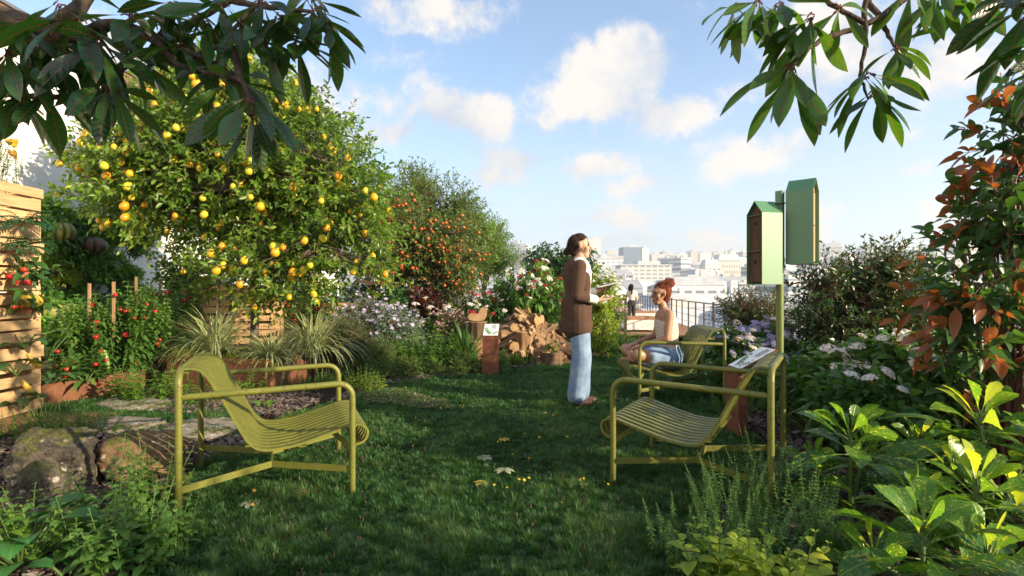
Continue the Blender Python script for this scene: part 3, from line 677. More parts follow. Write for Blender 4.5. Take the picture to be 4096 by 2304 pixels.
# boulders
def rock(label, c, r, seed, mat, name='boulder', rz=0.0, cat='rock', group=None, cuts=9, sub=5, z=0.0, lump=.16):
    g = np.random.default_rng(seed); bm = __import__('bmesh').new(); __import__('bmesh').ops.create_icosphere(bm, subdivisions=sub, radius=1)
    me = bpy.data.meshes.new(name); bm.to_mesh(me); bm.free(); v = np.empty(len(me.vertices) * 3); me.vertices.foreach_get('co', v); v = v.reshape(-1, 3)
    for i in range(cuts): # planes shave the ball into a blocky stone
        nrm = rdir(1, g)[0]; d = .62 + .25 * g.random(); k = v @ nrm; v = np.where((k > d)[:, None], v - nrm * ((k - d) * .92)[:, None], v)
    v = v * (1 + lump * noise3(v, 2.3, seed)[:, None] * .6 + .06 * noise3(v, 6.0, seed)[:, None] + .035 * noise3(v, 13.0, seed)[:, None] + .018 * noise3(v, 31.0, seed)[:, None])
    if sub >= 4:
        from mathutils import noise as mn
        d_ = np.array([mn.fractal(Vector(p_ * 2.2) + Vector((seed, 0, 0)), 0.9, 2.1, 6) for p_ in v]); v = v * (1 + .09 * d_)[:, None]
    cs, sn = math.cos(rz), math.sin(rz); v = v * np.array(r); v = v @ np.array([[cs, sn, 0], [-sn, cs, 0], [0, 0, 1]]); v[:, 2] = np.maximum(v[:, 2] + r[2] * .62, -.03)
    me.vertices.foreach_set('co', v.astype(np.float32).ravel()); me.polygons.foreach_set('use_smooth', np.ones(len(me.polygons), bool)); me.materials.append(mat); me.update()
    o = bpy.data.objects.new(name, me); COL.objects.link(o); o.location = (c[0], c[1], z); return tag(o, label, cat, group)
def rock_at(label, dx, dy, w_, dep, h_, seed, mat, **k):
    b = G(dx, dy); s = b[1] / FD; return rock(label, (b[0], b[1] + dep / 2), (w_ * s / 2, dep / 2, h_ * s / 1.5), seed, mat, **k)
rock_at('large dark lichen-covered boulder at the left edge', 60, 1262, 250, .45, 158, 3, M_ROCK, rz=-.25, cuts=11)
rock_at('warm brown sandstone boulder beside the left armchair', 308, 1232, 222, .42, 122, 14, M_ROCKB, rz=.3, cuts=12)
rock_at('grey mossy boulder lowest at the left edge', 25, 1352, 150, .35, 150, 23, M_ROCK, cuts=12)
rock_at('low flat stone in front of the dark boulders', 152, 1322, 140, .26, 52, 31, M_ROCK, cuts=8)
rock_at('rounded pale stone inside the small rusty planter', 103, 960, 48, .16, 46, 33, M_PAVER, cuts=5)

# ------------------------------------------------------------------ white wall, pallet walls, planters
def plasterm():
    m, t = newmat('white_render_wall'); n = noise(t, 1.5, 8, .6); n2 = noise(t, 60.0, 4, .6)
    finish(t, t.ramp(n, [(.3, (.70, .68, .64)), (.7, (.80, .79, .76))]), .9, n2, .2, .004, .2); return m
M_PLAS = plasterm()
root = empty('white_wall', (-6.8, 8, 0), 0, 'tall white rendered building wall behind the fruit tree with a brown roof edge', 'wall')
g = Geo(); g.box((-.2, 0, 2.35), (.4, 26, 4.7)); g.build('wall', M_PLAS, root)
g = Geo(); g.box((-.17, 0, 4.78), (.56, 26.4, .16)); g.build('roof_edge', plain('roof_edge_wood', (.16, .09, .05), .6, .3, 12), root)
g = Geo(); g.box((-.18, 0, 4.885), (.64, 26.5, .045)); g.build('coping', plain('coping_metal', (.12, .12, .13), .45, .1), root)

def pallet_wall(label, x, y0, y1, H, face, th=.24, rot=0.0, seed=1, cat='pallet wall'):
    """stacked pallets: deck boards across the face, stringer blocks at the edges, boards seen through the gaps"""
    q = np.random.default_rng(seed); L = y1 - y0; root = empty('pallet_wall', (x, (y0 + y1) / 2, 0), rot, label, cat)
    nb = int(H / .118); zz = .05
    for row in range(nb):
        hb = .078 + .022 * q.random(); z = zz + hb / 2; zz += hb + .020 + .024 * q.random() * (row % 3 != 0)
        if zz > H: break
        g = Geo(); g.box((0, 0, 0), (.022, L - .08 if row % 4 else L, hb), rnd=q.random()); o = g.build('slat', M_PALLET, root); o.location = (-.011 * face * -1 - .011 * face, q.normal() * .004, z); o.rotation_euler = (q.normal() * .004, 0, 0); o.location.x = face * (-.011)
        if True:
            g = Geo(); g.box((0, 0, 0), (.02, L, .112), rnd=q.random()); o = g.build('back_slat', M_PALLET, root); o.location = (-face * (th - .01), 0, z)
    for e in (-1, 0, 1):
        zb = .03; 
        while zb < H - .1:
            hb = .11 + .14 * q.random(); g = Geo(); g.box((0, 0, 0), (th - .05, .095, hb), rnd=q.random()); o = g.build('block', M_PALLET, root)
            o.location = (-face * (th / 2), e * (L / 2 - (.05 if e else 0)), zb + hb / 2); zb += hb + .004
    return root
PW = pallet_wall('tall pale pallet wall with pots at the left edge of the garden', -4.15, 3.3, 4.77, 2.03, 1, .26, .03, 1)
p2 = pallet_wall('lower pallet stack behind the fruit tree trunk', *P(600, 800, 8.6)[:2], P(600, 800, 8.6)[1] + 1.15, 1.25, 1, .5, R(-78), 2)
p2.location = (*P(598, 800, 8.3)[:2], 0)
p3 = pallet_wall('pallet wall draped with red berries right of the fruit tree trunk', *P(780, 800, 9.3)[:2], P(780, 800, 9.3)[1] + 2.0, .95, 1, .3, R(-86), 4)
p3.location = (*P(790, 800, 9.4)[:2], 0)

def planter(name, label, poly, H, z0=0.0, mat=M_CORTEN2, th=.012):
    c = np.mean(poly, 0); root = empty(name, (*c, z0), 0, label, 'planter'); p = np.array(poly) - c; n = len(p)
    inn = []
    for i in range(n):
        a, b, d = p[i - 1], p[i], p[(i + 1) % n]; e1 = (b - a) / np.linalg.norm(b - a); e2 = (d - b) / np.linalg.norm(d - b)
        n1 = np.array([-e1[1], e1[0]]); n2 = np.array([-e2[1], e2[0]]); m = n1 + n2; m /= (m @ n1); inn.append(b + m * th)
    inn = np.array(inn); g = Geo()
    v = np.concatenate([np.c_[p, np.zeros(n)], np.c_[p, np.full(n, H)], np.c_[inn, np.full(n, H)], np.c_[inn, np.full(n, H - .09)]])
    g.add(v, [[k * n + i, k * n + (i + 1) % n, (k + 1) * n + (i + 1) % n, (k + 1) * n + i] for k in range(3) for i in range(n)]); g.build('box_wall', mat, root)
    g = Geo(); nn = 24; cc = inn.mean(0); ring = []
    e = np.concatenate([inn[i] + (inn[(i + 1) % n] - inn[i]) * np.linspace(0, 1, nn)[:-1, None] for i in range(n)]); m = len(e); rs = []
    for s in (1, .75, .5, .25): rs.append(np.c_[cc + (e - cc) * s, H - .05 + rng.normal(size=m) * .008 * (s < 1)])
    v = np.concatenate(rs); g.add(v, [[k * m + i, k * m + (i + 1) % m, (k + 1) * m + (i + 1) % m, (k + 1) * m + i] for k in range(3) for i in range(m)])
    g.add(np.concatenate([rs[-1], [[*cc, H - .05]]]), [[i, (i + 1) % m, m] for i in range(m)]); g.build('soil', M_SOIL, root); return root
planter('corten_planter', 'long angular rusty steel planter holding striped grasses', [(-3.82, 5.92), (-2.5, 5.54), (-2.42, 6.9), (-3.7, 7.25)], .37)
planter('corten_planter', 'low rusty steel planter of tomato plants beside the pallet wall', [(-4.48, 4.95), (-4.2, 5.75), (-4.1, 8.2), (-6.4, 8.2), (-6.5, 5.2)], .2)
# tomato stakes
M_STAKE = woodm('weathered_stake', (.18, .11, .06), (.28, .18, .10), (.36, .25, .15), grain=(10, 10, 1))
for i, (dx, dt, Y) in enumerate([(225, 722, 6.0), (286, 718, 5.9), (343, 705, 6.3), (402, 716, 6.8)]):
    b = P(dx, 900, Y); zt = P(dx, dt, Y)[2] + .04; g = Geo(); g.box((0, 0, (zt - .12) / 2), (.026, .02, zt - .12), rnd=rng.random(), rz=.2 * i)
    tag(g.build('wooden_stake', M_STAKE, loc=(b[0], b[1], .12)), ['leftmost thin wooden stake between the tomato plants', 'thin wooden stake second from the pallet wall among the tomatoes', 'tallest thin wooden stake rising from the tomato plants', 'thin wooden stake nearest the striped grasses'][i], 'stake', 'stakes between the tomato plants')

# ------------------------------------------------------------------ lounge chairs
PROF = [(0, .712), (.05, .716), (.09, .70), (.125, .655), (.17, .575), (.213, .492), (.255, .405), (.293, .335), (.333, .295), (.375, .281), (.43, .279), (.53, .291), (.65, .322), (.74, .347), (.80, .364), (.845, .366), (.877, .342), (.884, .31), (.862, .272), (.81, .256)]
def armchair(label, x, y, yaw):
    """tubular steel lounge armchair; local +x is its facing side, origin between the rear legs"""
    root = empty('lounge_armchair', (x, y, 0), yaw, label, 'armchair', 'olive steel lounge armchairs on the lawn')
    hw, D, r = .379, .798, .0162
    def arc(c, p0, p1, n=7):  # quarter bend from p0 to p1 about corner c
        p0, p1, c = map(np.array, (p0, p1, c)); t = np.linspace(0, math.pi / 2, n)[:, None]; o = p0 + p1 - c; return o + (c - p1) * np.sin(t) * 0 + (p0 - o) * np.cos(t) + (p1 - o) * np.sin(t)
    b = .075; pts = [(0, -hw, 0), (0, -hw, .3), (0, -hw, .6)] + list(arc((0, -hw, .712), (0, -hw, .712 - b), (0, -hw + b, .712))) + [(0, 0, .712)] + list(arc((0, hw, .712), (0, hw - b, .712), (0, hw, .712 - b))) + [(0, hw, .3), (0, hw, 0)]
    g = Geo(); g.tubes(pts, r, 14); g.build('back_frame', M_OLIVE, root, smooth=True)
    for s in (-1, 1):
        pts = [(.004, s * hw, .585), (.03, s * hw, .5865), (.4, s * hw, .594)] + list(arc((D, s * hw, .602), (D - b, s * hw, .602), (D, s * hw, .602 - b))) + [(D, s * hw, .3), (D, s * hw, 0)]
        g = Geo(); g.tubes(pts, [r * .55, r] + [r] * (len(pts) - 2), 14); g.build('armrest', M_OLIVE, root, smooth=True)
    # seat: twelve parallel slats following the profile
    pr = catmull([(u, 0, z) for u, z in PROF], 4)[:, [0, 2]]; T = np.gradient(pr, axis=0); T /= np.linalg.norm(T, axis=1, keepdims=True); N = np.c_[-T[:, 1], T[:, 0]]
    g = Geo(); ns = 11; pitch = .70 / ns; wv = .0395; th = .013
    for i in range(ns):
        yc = -.35 + pitch * (i + .5); n = len(pr)
        a = pr - N * th / 2; c = pr + N * th / 2
        v = np.concatenate([np.c_[a[:, 0], np.full(n, yc - wv / 2), a[:, 1]], np.c_[a[:, 0], np.full(n, yc + wv / 2), a[:, 1]], np.c_[c[:, 0], np.full(n, yc + wv / 2), c[:, 1]], np.c_[c[:, 0], np.full(n, yc - wv / 2), c[:, 1]]])
        f = [[k * n + j, k * n + j + 1, ((k + 1) % 4) * n + j + 1, ((k + 1) % 4) * n + j] for k in range(4) for j in range(n - 1)]; g.add(v, f)
    g.build('seat', M_OLIVE, root)
    for u, z in ((.30, .312), (.55, .282), (.80, .350), (.02, .700)): g = Geo(); g.box((u, 0, z), (.035, .69, .005)); g.build('seat_rail', M_OLIVE, root)
    def flat(g, a, c, w_=.034, t_=.007):
        a, c = np.array(a, float), np.array(c, float); d = c - a; L = np.linalg.norm(d); x_ = d / L; y_ = np.cross((0, 0, 1), x_); y_ /= np.linalg.norm(y_); z_ = np.cross(x_, y_)
        g.box((a + c) / 2, (L, t_, w_), M=np.stack([x_, y_, z_], 1))
    for s in (-1, 1):
        g = Geo(); flat(g, (.006, s * hw, .145), (.4, s * .125, .145)); flat(g, (.401, s * .125, .145), (D - .006, s * hw, .145)); g.build('brace', M_OLIVE, root)
        g = Geo(); flat(g, (D - .004, s * (hw - .006), .255), (.70, s * .24, .325), .03, .006); g.build('strut', M_OLIVE, root)
    g = Geo(); flat(g, (.4, -.122, .1452), (.4, .122, .1452), .036); g.build('crossbar', M_OLIVE, root); return root
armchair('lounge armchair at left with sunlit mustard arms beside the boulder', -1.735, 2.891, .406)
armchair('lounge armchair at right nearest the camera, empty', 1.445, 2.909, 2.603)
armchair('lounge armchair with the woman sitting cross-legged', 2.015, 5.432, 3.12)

# ------------------------------------------------------------------ info posts
M_PANEL = plain('white_enamel_panel', (.80, .80, .78), .35, .02, 5)
M_LEAFPRINT = plain('printed_leaf_green', (.05, .22, .05), .5, .5, 60, c2=(.12, .36, .07)); M_INK = plain('printed_grey_text', (.22, .23, .22), .6); M_INKR = plain('printed_berry_brown', (.30, .14, .08), .6)
def info_post(label, x, y, rz, w_, H, L, tilt, text_first):
    """folded rusty plate: upright panel, lectern top tilted back, enamel plate with a botanical print and lines of text
       local frame: reader stands on -y, top rises towards +y"""
    root = empty('info_post', (x, y, 0), rz, label, 'info post'); g = Geo(); g.box((0, 0, H / 2), (w_, .012, H))
    g.box((-w_ / 2 + .006, .03, H / 2), (.012, .06, H)); g.box((w_ / 2 - .006, .03, H / 2), (.012, .06, H)); g.build('post', M_CORTEN, root)
    M = np.array(Matrix.Rotation(tilt, 3, 'X')); c = np.array([0, 0, H]) + M @ np.array([0, L / 2, .004])
    g = Geo(); g.box(c, (w_, L, .014), M=M); bl = np.array([0, .001, H - .018]); g.box(bl, (w_, .016, .03)); g.build('lectern_top', M_CORTEN, root)
    g = Geo(); g.box(c + M @ np.array([0, .002, .0085]), (w_ * .93, L * .9, .004), M=M); pn = g.build('panel', M_PANEL, root)
    at = lambda u, v: c + M @ np.array([u * w_ * .45, v * L * .44, .0120]); nrm = M @ np.array([0, 0, 1.])
    g = Geo(); q = np.random.default_rng(9); tp = []; td = []; tl_ = []
    for (u0, v0, u1, v1, n, s) in ((-.85, .35, -.1, -.75, 8, .11), (-.6, -.1, -.15, -.6, 5, .1), (.3, -.75, .9, -.45, 6, .07), (.5, -.9, .75, -.2, 4, .06)):
        for i in range(n):
            t = i / (n - 1); u, v = u0 + (u1 - u0) * t, v0 + (v1 - v0) * t
            for sg in (-1, 1): tp.append(at(u, v)); a_ = math.atan2(v1 - v0, u1 - u0) + sg * 1.0 + q.normal() * .2; td.append(M @ np.array([math.cos(a_), math.sin(a_), .03])); tl_.append(s * w_ * (1.2 + .5 * q.random()))
    tp, td, tl_ = map(np.array, (tp, td, tl_)); g.leaves(tp, td, np.tile(nrm, (len(tp), 1)), tl_, tl_ * .5, 'oval', 0, fold=.01); g.build('leaf_print', M_LEAFPRINT, pn)
    g = Geo()
    for i in range(9): g.box(at(.35 + .02 * q.normal(), .86 - i * .085), (w_ * (.30 + .06 * q.random()) * (1 if i else .6), L * .016 * (2.2 if i == 0 else 1), .0008), M=M)
    g.build('text_lines', M_INK, pn)
    g = Geo()
    for i in range(4): g.box(at(.05 + .16 * i, -.45 - .1 * (i % 2)), (w_ * .03, L * .03, .0009), M=M)
    g.build('berry_print', M_INKR, pn); return root
b = G(1233.5, 945); info_post('rusty steel info post with tilted plant panel in front of the firewood heap', b[0], b[1], R(-4), .205, .495, .27, R(33), True)
info_post('rusty steel info post seen edge-on between the right armchairs', 1.66, 4.02, R(-87), .21, .50, .33, R(28), False)

# ------------------------------------------------------------------ nest boxes on a pole
def gloss_green():
    m, t = newmat('green_powder_coat'); n = noise(t, 30.0, 4, .6); finish(t, t.ramp(n, [(.3, (.066, .20, .078)), (.7, (.074, .215, .084))]), .5, spec=.8)
    m.node_tree.nodes['Principled BSDF'].inputs['IOR'].default_value = 1.6; return m
M_GREEN = gloss_green()
M_PLYD = woodm('dark_plywood', (.06, .03, .018), (.095, .05, .03), (.14, .08, .05), grain=(6, 6, 1)); M_PLYL = woodm('pale_pine_front', (.42, .24, .13), (.50, .31, .18), (.56, .38, .24), grain=(8, 8, 1))
M_BLACK = plain('black_metal', (.02, .02, .02), .4); M_POLE = plain('olive_pole_paint', (.16, .20, .05), .4, .12, 12); M_HOLE = plain('hole_dark', (.006, .005, .005), .9)
def nest_box(label, cx, cy, z0, ang, w_, d_, H, Hr, wood, holes, name='nest_box'):
    """house-section metal sleeve open at the gable; local -x is the open gable end; ang = bearing of local +x"""
    root = empty(name, (cx, cy, z0), ang, label, 'nest box', 'nest boxes on the pole'); t = .004; h = w_ / 2
    sec = [(-h, 0), (-h, H), (0, H + Hr), (h, H), (h, 0)]; ins = [(-h + t, 0), (-h + t, H - t * .4), (0, H + Hr - t * 1.3), (h - t, H - t * .4), (h - t, 0)]
    g = Geo(); x0, x1 = -d_ / 2, d_ / 2; v = [(x, y, z) for x in (x0, x1) for y, z in sec] + [(x, y, z) for x in (x0, x1) for y, z in ins]
    f = []
    for i in range(4): f += [[i, i + 1, 5 + i + 1, 5 + i], [10 + i, 15 + i, 15 + i + 1, 10 + i + 1], [i, 10 + i, 10 + i + 1, i + 1], [5 + i, 5 + i + 1, 15 + i + 1, 15 + i]]
    g.add(v, f); g.box((0, 0, .002), (d_ - .002, w_ - .01, .004)); g.build('sleeve', M_GREEN, root)
    g = Geo(); xi = x0 + .028; s2 = [(-h + .008, .02), (-h + .008, H - .01), (0, H + Hr - .02), (h - .008, H - .01), (h - .008, .02)]
    v = [(x, y, z) for x in (xi, x1 - .01) for y, z in s2]; n = 5; g.add(v, [[i, (i + 1) % n, n + (i + 1) % n, n + i] for i in range(n)], luv=v)
    for o_ in (0, 5): c = np.mean(np.array(v[o_:o_ + 5]), 0); vv = v[o_:o_ + 5] + [tuple(c)]; g.add(vv, [[(i + 1) % n, i, n] for i in range(n)], luv=vv)
    g.build('wooden_front', wood, root)
    if holes:
        for z in holes:
            g = Geo(); g.tubes([(xi - .002, .02, z), (xi + .01, .02, z)], .017, 14); g.build('entrance_hole', M_HOLE, root, smooth=False)
        for z in (H * .47, H - .015):
            g = Geo(); g.box((xi - .012, 0, z), (.03, w_ - .016, .004)); g.build('shelf_rail', M_GREEN, root)
    else:
        for z in (H - .02, H * .52):
            g = Geo(); g.tubes([(xi - .001, .045, z), (xi - .02, .045, z)], .006, 8); g.tubes([(xi - .018, .05, z + .001), (xi - .018, .015, z - .004)], .0035, 6); g.build('latch', M_BLACK, root)
    return root
PX, PY = 2.325, 4.645
root = empty('pole', (PX, PY, 0), 0, 'olive green metal pole carrying the two nest boxes', 'pole')
g = Geo(); g.tubes([(0, 0, 0), (0, 0, 1.0), (0, 0, 1.94)], .031, 20); g.build('pole_tube', M_POLE, root, smooth=True)
g = Geo(); g.tubes([(0, 0, 1.3), (0, 0, 1.955)], .037, 20); g.build('pole_cap', M_GREEN, root, smooth=True)
g = Geo(); g.tubes([(-.06, -.04, 1.84), (.05, -.06, 1.845)], .006, 8); g.build('bolt', M_BLACK, root)
nest_box('shorter sunlit nest box with two round holes', 2.174, 4.61, 1.146, R(13), .2, .2, .606, .11, M_PLYD, (.19, .52))
nest_box('taller dark green nest box with latched pine front', 2.4835, 4.5765, 1.318, R(137), .18, .215, .622, .104, M_PLYL, None)
# ------------------------------------------------------------------ firewood heap, stumps, stones
def endgrainm():
    m, t = newmat('log_end_grain'); luv = attr(t, 'luv', 'Vector'); n = noise(t, 6.0, 4, .6)
    wv = t.n('TexWave', _wave_type='RINGS', _rings_direction='Z', Vector=t.n('TexCoord').outputs['Object'], Scale=30.0, Distortion=2.0, Detail=2.0)
    col = t.mix(t.m('MULTIPLY', wv.outputs['Fac'], .35), t.ramp(n, [(.3, (.34, .20, .10)), (.7, (.52, .35, .19))]), (.28, .14, .06)); finish(t, col, .8, n, .3, .005, .2); return m
M_END = endgrainm()
M_SPLIT = barkm('split_wood', (.10, .055, .03), (.32, .21, .12), 30.0, (1, 1, .12), .5); M_BARK = barkm('log_bark', (.06, .038, .022), (.19, .12, .07), 20.0, (1, 1, .2), .9)
M_BARK2 = barkm('pale_stump_bark', (.13, .07, .035), (.34, .21, .11), 22.0, (1, 1, .2), .9)
def log_mesh(seed, L, r, kind, matb):
    q = np.random.default_rng(seed); g = Geo(); n = 14 if kind == 'round' else 9
    a = np.linspace(0, 2 * math.pi, n, endpoint=False)
    if kind == 'round': rr = r * (1 + .07 * q.normal(size=n)); sec = np.c_[rr * np.cos(a), rr * np.sin(a)]; bark = np.ones(n, bool)
    else:
        ao = np.linspace(-.75, .75, 6) * (1 if kind == 'quarter' else 1.7); sec = np.r_[[[-.35 * r, 0]], np.c_[r * np.cos(ao) * (1 + .05 * q.normal(size=6)), r * np.sin(ao)]]; n = len(sec); bark = np.r_[False, np.ones(5, bool), False]
    m = 7; z = np.linspace(-L / 2, L / 2, m); bend = .03 * L * np.sin(np.linspace(0, math.pi, m)) * q.normal(); ph = 1 + .05 * q.normal(size=(m, n))
    v = np.concatenate([np.c_[sec[:, 0] * ph[k] + bend[k], sec[:, 1] * ph[k], np.full(n, z[k])] for k in range(m)])
    for i in range(n): g.add(v, [[k * n + i, k * n + (i + 1) % n, (k + 1) * n + (i + 1) % n, (k + 1) * n + i] for k in range(m - 1)], 0 if bark[i] else 1)
    for e, rv in ((0, 1), (m - 1, 0)):
        ring = v[e * n:(e + 1) * n]; vv = np.concatenate([ring, [ring.mean(0) + (0, 0, .004 * (1 - 2 * rv))]]); g.add(vv, [[(i + 1) % n, i, n] if rv else [i, (i + 1) % n, n] for i in range(n)], 2)
    o = g.build('log', [matb, M_SPLIT, M_END]); me = o.data; bpy.data.objects.remove(o); return me
LOGS = [log_mesh(i, .31 + .06 * (i % 4), .029 + .007 * (i % 3), ('half', 'quarter', 'round')[i % 3], (M_BARK2, M_BARK, M_SPLIT)[(i // 3) % 3]) for i in range(12)]
q = np.random.default_rng(21); HC = P(1308, 900, 8.55); HC[2] = 0
def heap_h(x, y): return .66 * max(0, 1 - (abs(x) / .95) ** 1.35) * max(0, 1 - (abs(y) / .75) ** 1.6)
for i in range(300):
    x = q.uniform(-.74, .92); y = -.68 + .75 * q.random() ** 1.1; h = heap_h(x - .02, y)
    if h < .05: continue
    o = bpy.data.objects.new('firewood_log', LOGS[q.integers(12)]); COL.objects.link(o)
    az = q.uniform(-.5, .5) + (math.pi / 2 if q.random() < .45 else 0) + math.pi * .5; slope = .62 * (1 if x < 0 else -1) + q.normal() * .2
    if x > .12 and q.random() < .72: d_ = Vector((.82, -.1 + q.normal() * .18, -.60 + q.normal() * .1))
    elif q.random() < .62: d_ = Vector((q.normal() * .55, -1, -.15 + q.normal() * .3))
    else: d_ = Vector((1, -.45 + q.normal() * .4, q.normal() * .3 + (.3 if x < 0 else -.3)))
    o.rotation_mode = 'QUATERNION'; o.rotation_quaternion = d_.to_track_quat('Z', 'Y') @ Vector((0, 0, 1)).rotation_difference(Vector((0, 0, 1)))
    s = .8 + .6 * q.random(); o.scale = (s * 1.2, s * 1.2, s); o.location = (HC[0] + x, HC[1] + y, h + .01 + q.normal() * .03)
    tag(o, 'split firewood log lying in the heap behind the rusty info post', 'log', 'firewood logs of the heap')
tag(rock('x', (HC[0] + .05, HC[1] + .02), (.60, .33, .17), 5, M_BARK, name='log_pile_core', cuts=3, sub=4, lump=.3), 'inner mass of split wood filling the firewood heap', 'wood pile')
def stump(label, dx, dy, Y, r, H, mat, seed, z0=0, name='tree_stump', top='wood', flare=.12):
    g = np.random.default_rng(seed); b = P(dx, dy, Y); root = empty(name, (b[0], b[1], z0), g.random() * 6, label, 'stump'); n = 40; a = np.arange(n) / n * 6.283
    lob = 1 + .05 * np.sin(3 * a + seed) + .04 * np.sin(7 * a + 2 * seed) + .02 * g.normal(size=n); G_ = Geo(); rings = []
    for t in np.linspace(0, 1, 9): rings.append(np.c_[r * lob * (1 + flare * (1 - t) ** 2) * np.cos(a) * (1 + .012 * g.normal(size=n)), r * lob * (1 + flare * (1 - t) ** 2) * np.sin(a), np.full(n, t * H)])
    v = np.concatenate(rings); G_.add(v, [[k * n + i, k * n + (i + 1) % n, (k + 1) * n + (i + 1) % n, (k + 1) * n + i] for k in range(8) for i in range(n)]); G_.build('bark', mat, root, smooth=True)
    G_ = Geo(); v0 = rings[-1]
    if top == 'wood':
        v = np.concatenate([v0, v0 * (.97, .97, 1) + (0, 0, .004), v0 * (.5, .5, 1) + (0, 0, .006), [[0, 0, H + .006]]]); G_.add(v, [[k * n + i, k * n + (i + 1) % n, (k + 1) * n + (i + 1) % n, (k + 1) * n + i] for k in range(2) for i in range(n)]); G_.add(v[2 * n:], [[i, (i + 1) % n, n] for i in range(n)]); G_.build('cut_top', M_END, root)
    else:
        v = np.concatenate([v0, v0 * (.8, .8, 1), v0 * (.78, .78, 1) - (0, 0, .03)]); G_.add(v, [[k * n + i, k * n + (i + 1) % n, (k + 1) * n + (i + 1) % n, (k + 1) * n + i] for k in range(2) for i in range(n)]); G_.build('rim', M_END, root)
        G_ = Geo(); v = np.concatenate([v0 * (.785, .785, 1) - (0, 0, .025), [[0, 0, H - .015]]]); G_.add(v, [[i, (i + 1) % n, n] for i in range(n)]); G_.build('soil', M_SOIL, root)
    return root
stump('broad pale tree stump at the left foot of the firewood heap', 1196, 870, 7.95, .17, .34, M_BARK2, 1)
stump('narrower stump standing on the broad stump left of the firewood', 1203, 845, 8.05, .135, .27, M_BARK, 2, .346)
stump('stout log section set upright in the middle of the firewood heap', 1321, 840, 8.0, .145, .30, M_BARK2, 3, .17)
stump('hollow dark stump pot planted with ivy in front of the firewood', 1388, 905, 7.75, .155, .2, M_BARK, 4, 0, top='pot')
stump('low cut stump with dark top at the right end of the firewood', 1412, 870, 8.35, .15, .27, M_BARK2, 5)
# heart-like slice of wood on top of the left stumps
g = Geo(); pts = catmull([(-.13, -.06), (-.15, .0), (-.10, .045), (-.03, .03), (.01, .05), (.04, .12), (.09, .13), (.125, .08), (.12, .0), (.08, -.06), (-.02, -.075), (-.13, -.06)], 4)[:-1]; n = len(pts)
v = np.concatenate([np.c_[pts[:, 0], np.full(n, -.03), pts[:, 1]], np.c_[pts[:, 0], np.full(n, .03), pts[:, 1]]]); g.add(v, [[i, n + i, n + (i + 1) % n, (i + 1) % n] for i in range(n)], 1)
for s, k in ((-.031, 0), (.031, n)): c = np.r_[0, s, .0]; vv = np.concatenate([v[k:k + n], [c]]); g.add(vv, [[i, (i + 1) % n, n] if k == 0 else [(i + 1) % n, i, n] for i in range(n)], 0)
b = P(1203, 800, 8.02); o = g.build('wood_slice', [M_END, M_BARK2], loc=(b[0], b[1], .70)); o.rotation_euler = (R(-12), 0, R(-6)); tag(o, 'wavy slice of orange wood standing on the stacked stumps', 'wood slice')
rock_at('big white-topped sandstone block in the middle of the heap', 1302, 884, 84, .34, 80, 41, M_ROCKB, cuts=12)
rock_at('tilted sandstone slab left of the middle block', 1255, 884, 54, .26, 72, 42, M_ROCKB, cuts=10, rz=.5)
rock_at('dark split stone at the lawn edge before the firewood', 1334, 913, 72, .24, 40, 43, M_ROCK, cuts=12)
rock_at('small reddish stone right of the info post', 1240, 905, 40, .2, 48, 44, M_ROCKB, cuts=9)
rock_at('long angular sandstone block leaning over the hollow stump', 1370, 878, 66, .3, 60, 45, M_ROCKB, cuts=10, rz=-.5)
q = np.random.default_rng(31)
for i in range(16):
    dx = q.uniform(1290, 1440); dy = 916 - (dx - 1240) * .06 + q.uniform(-8, 1); r_ = q.uniform(.025, .05)
    b = G(dx, dy); rock('small grey edging pebble between the lawn and the firewood heap', (b[0], b[1]), (r_ * 1.3, r_, r_ * .5), 60 + i, M_PAVER, name='pebble', group='pebbles along the lawn edge', cuts=5, sub=2, cat='pebble', rz=q.random() * 3)

# timber arch and shelf with a pot behind the flowers
def timber(a, c, w_, d_, g):
    a, c = np.array(a, float), np.array(c, float); d = c - a; L = np.linalg.norm(d); x = d / L; y = np.cross((0, 0, 1), x) if abs(x[2]) < .95 else np.array([0, 1., 0]); y /= np.linalg.norm(y); z = np.cross(x, y)
    g.box((a + c) / 2, (L, d_, w_), M=np.stack([x, y, z], 1), rnd=rng.random())
root = empty('timber_frame', (0, 0, 0), 0, 'dark weathered timber brace and ledge under the orange fruit tree', 'timber frame')
g = Geo(); timber(P(1004, 757, 9.9), P(1058, 690, 9.9), .10, .08, g); g.build('brace', M_OLDWOOD, root)
g = Geo(); timber(P(1004, 820, 9.95), P(1004, 735, 9.95), .1, .1, g); g.build('upright', plain('brown_stained_post', (.10, .05, .03), .6, .3), root)
g = Geo(); timber(P(900, 708, 9.7), P(986, 716, 9.7), .05, .35, g); timber(P(870, 772, 9.7), P(930, 790, 9.4), .04, .5, g); g.build('ledge', plain('brown_stained_post', (.10, .05, .03), .6, .3), root)
def pot(label, c, r, H, mat, name='flower_pot'):
    g = Geo(); n = 24; a = np.arange(n) / n * 6.283; prof = [(0, 0), (.72 * r, 0), (.95 * r, H * .8), (r * 1.05, H * .8), (r * 1.05, H), (.93 * r, H), (.88 * r, H * .85), (0, H * .85)]
    v = np.concatenate([np.c_[p_[0] * np.cos(a), p_[0] * np.sin(a), np.full(n, p_[1])] for p_ in prof]); g.add(v, [[k * n + i, k * n + (i + 1) % n, (k + 1) * n + (i + 1) % n, (k + 1) * n + i] for k in range(7) for i in range(n)])
    return tag(g.build(name, mat, loc=c, smooth=False), label, 'flower pot')
pot('pale round flower pot on the timber ledge', P(945, 708, 9.7), .09, .11, M_PANEL)

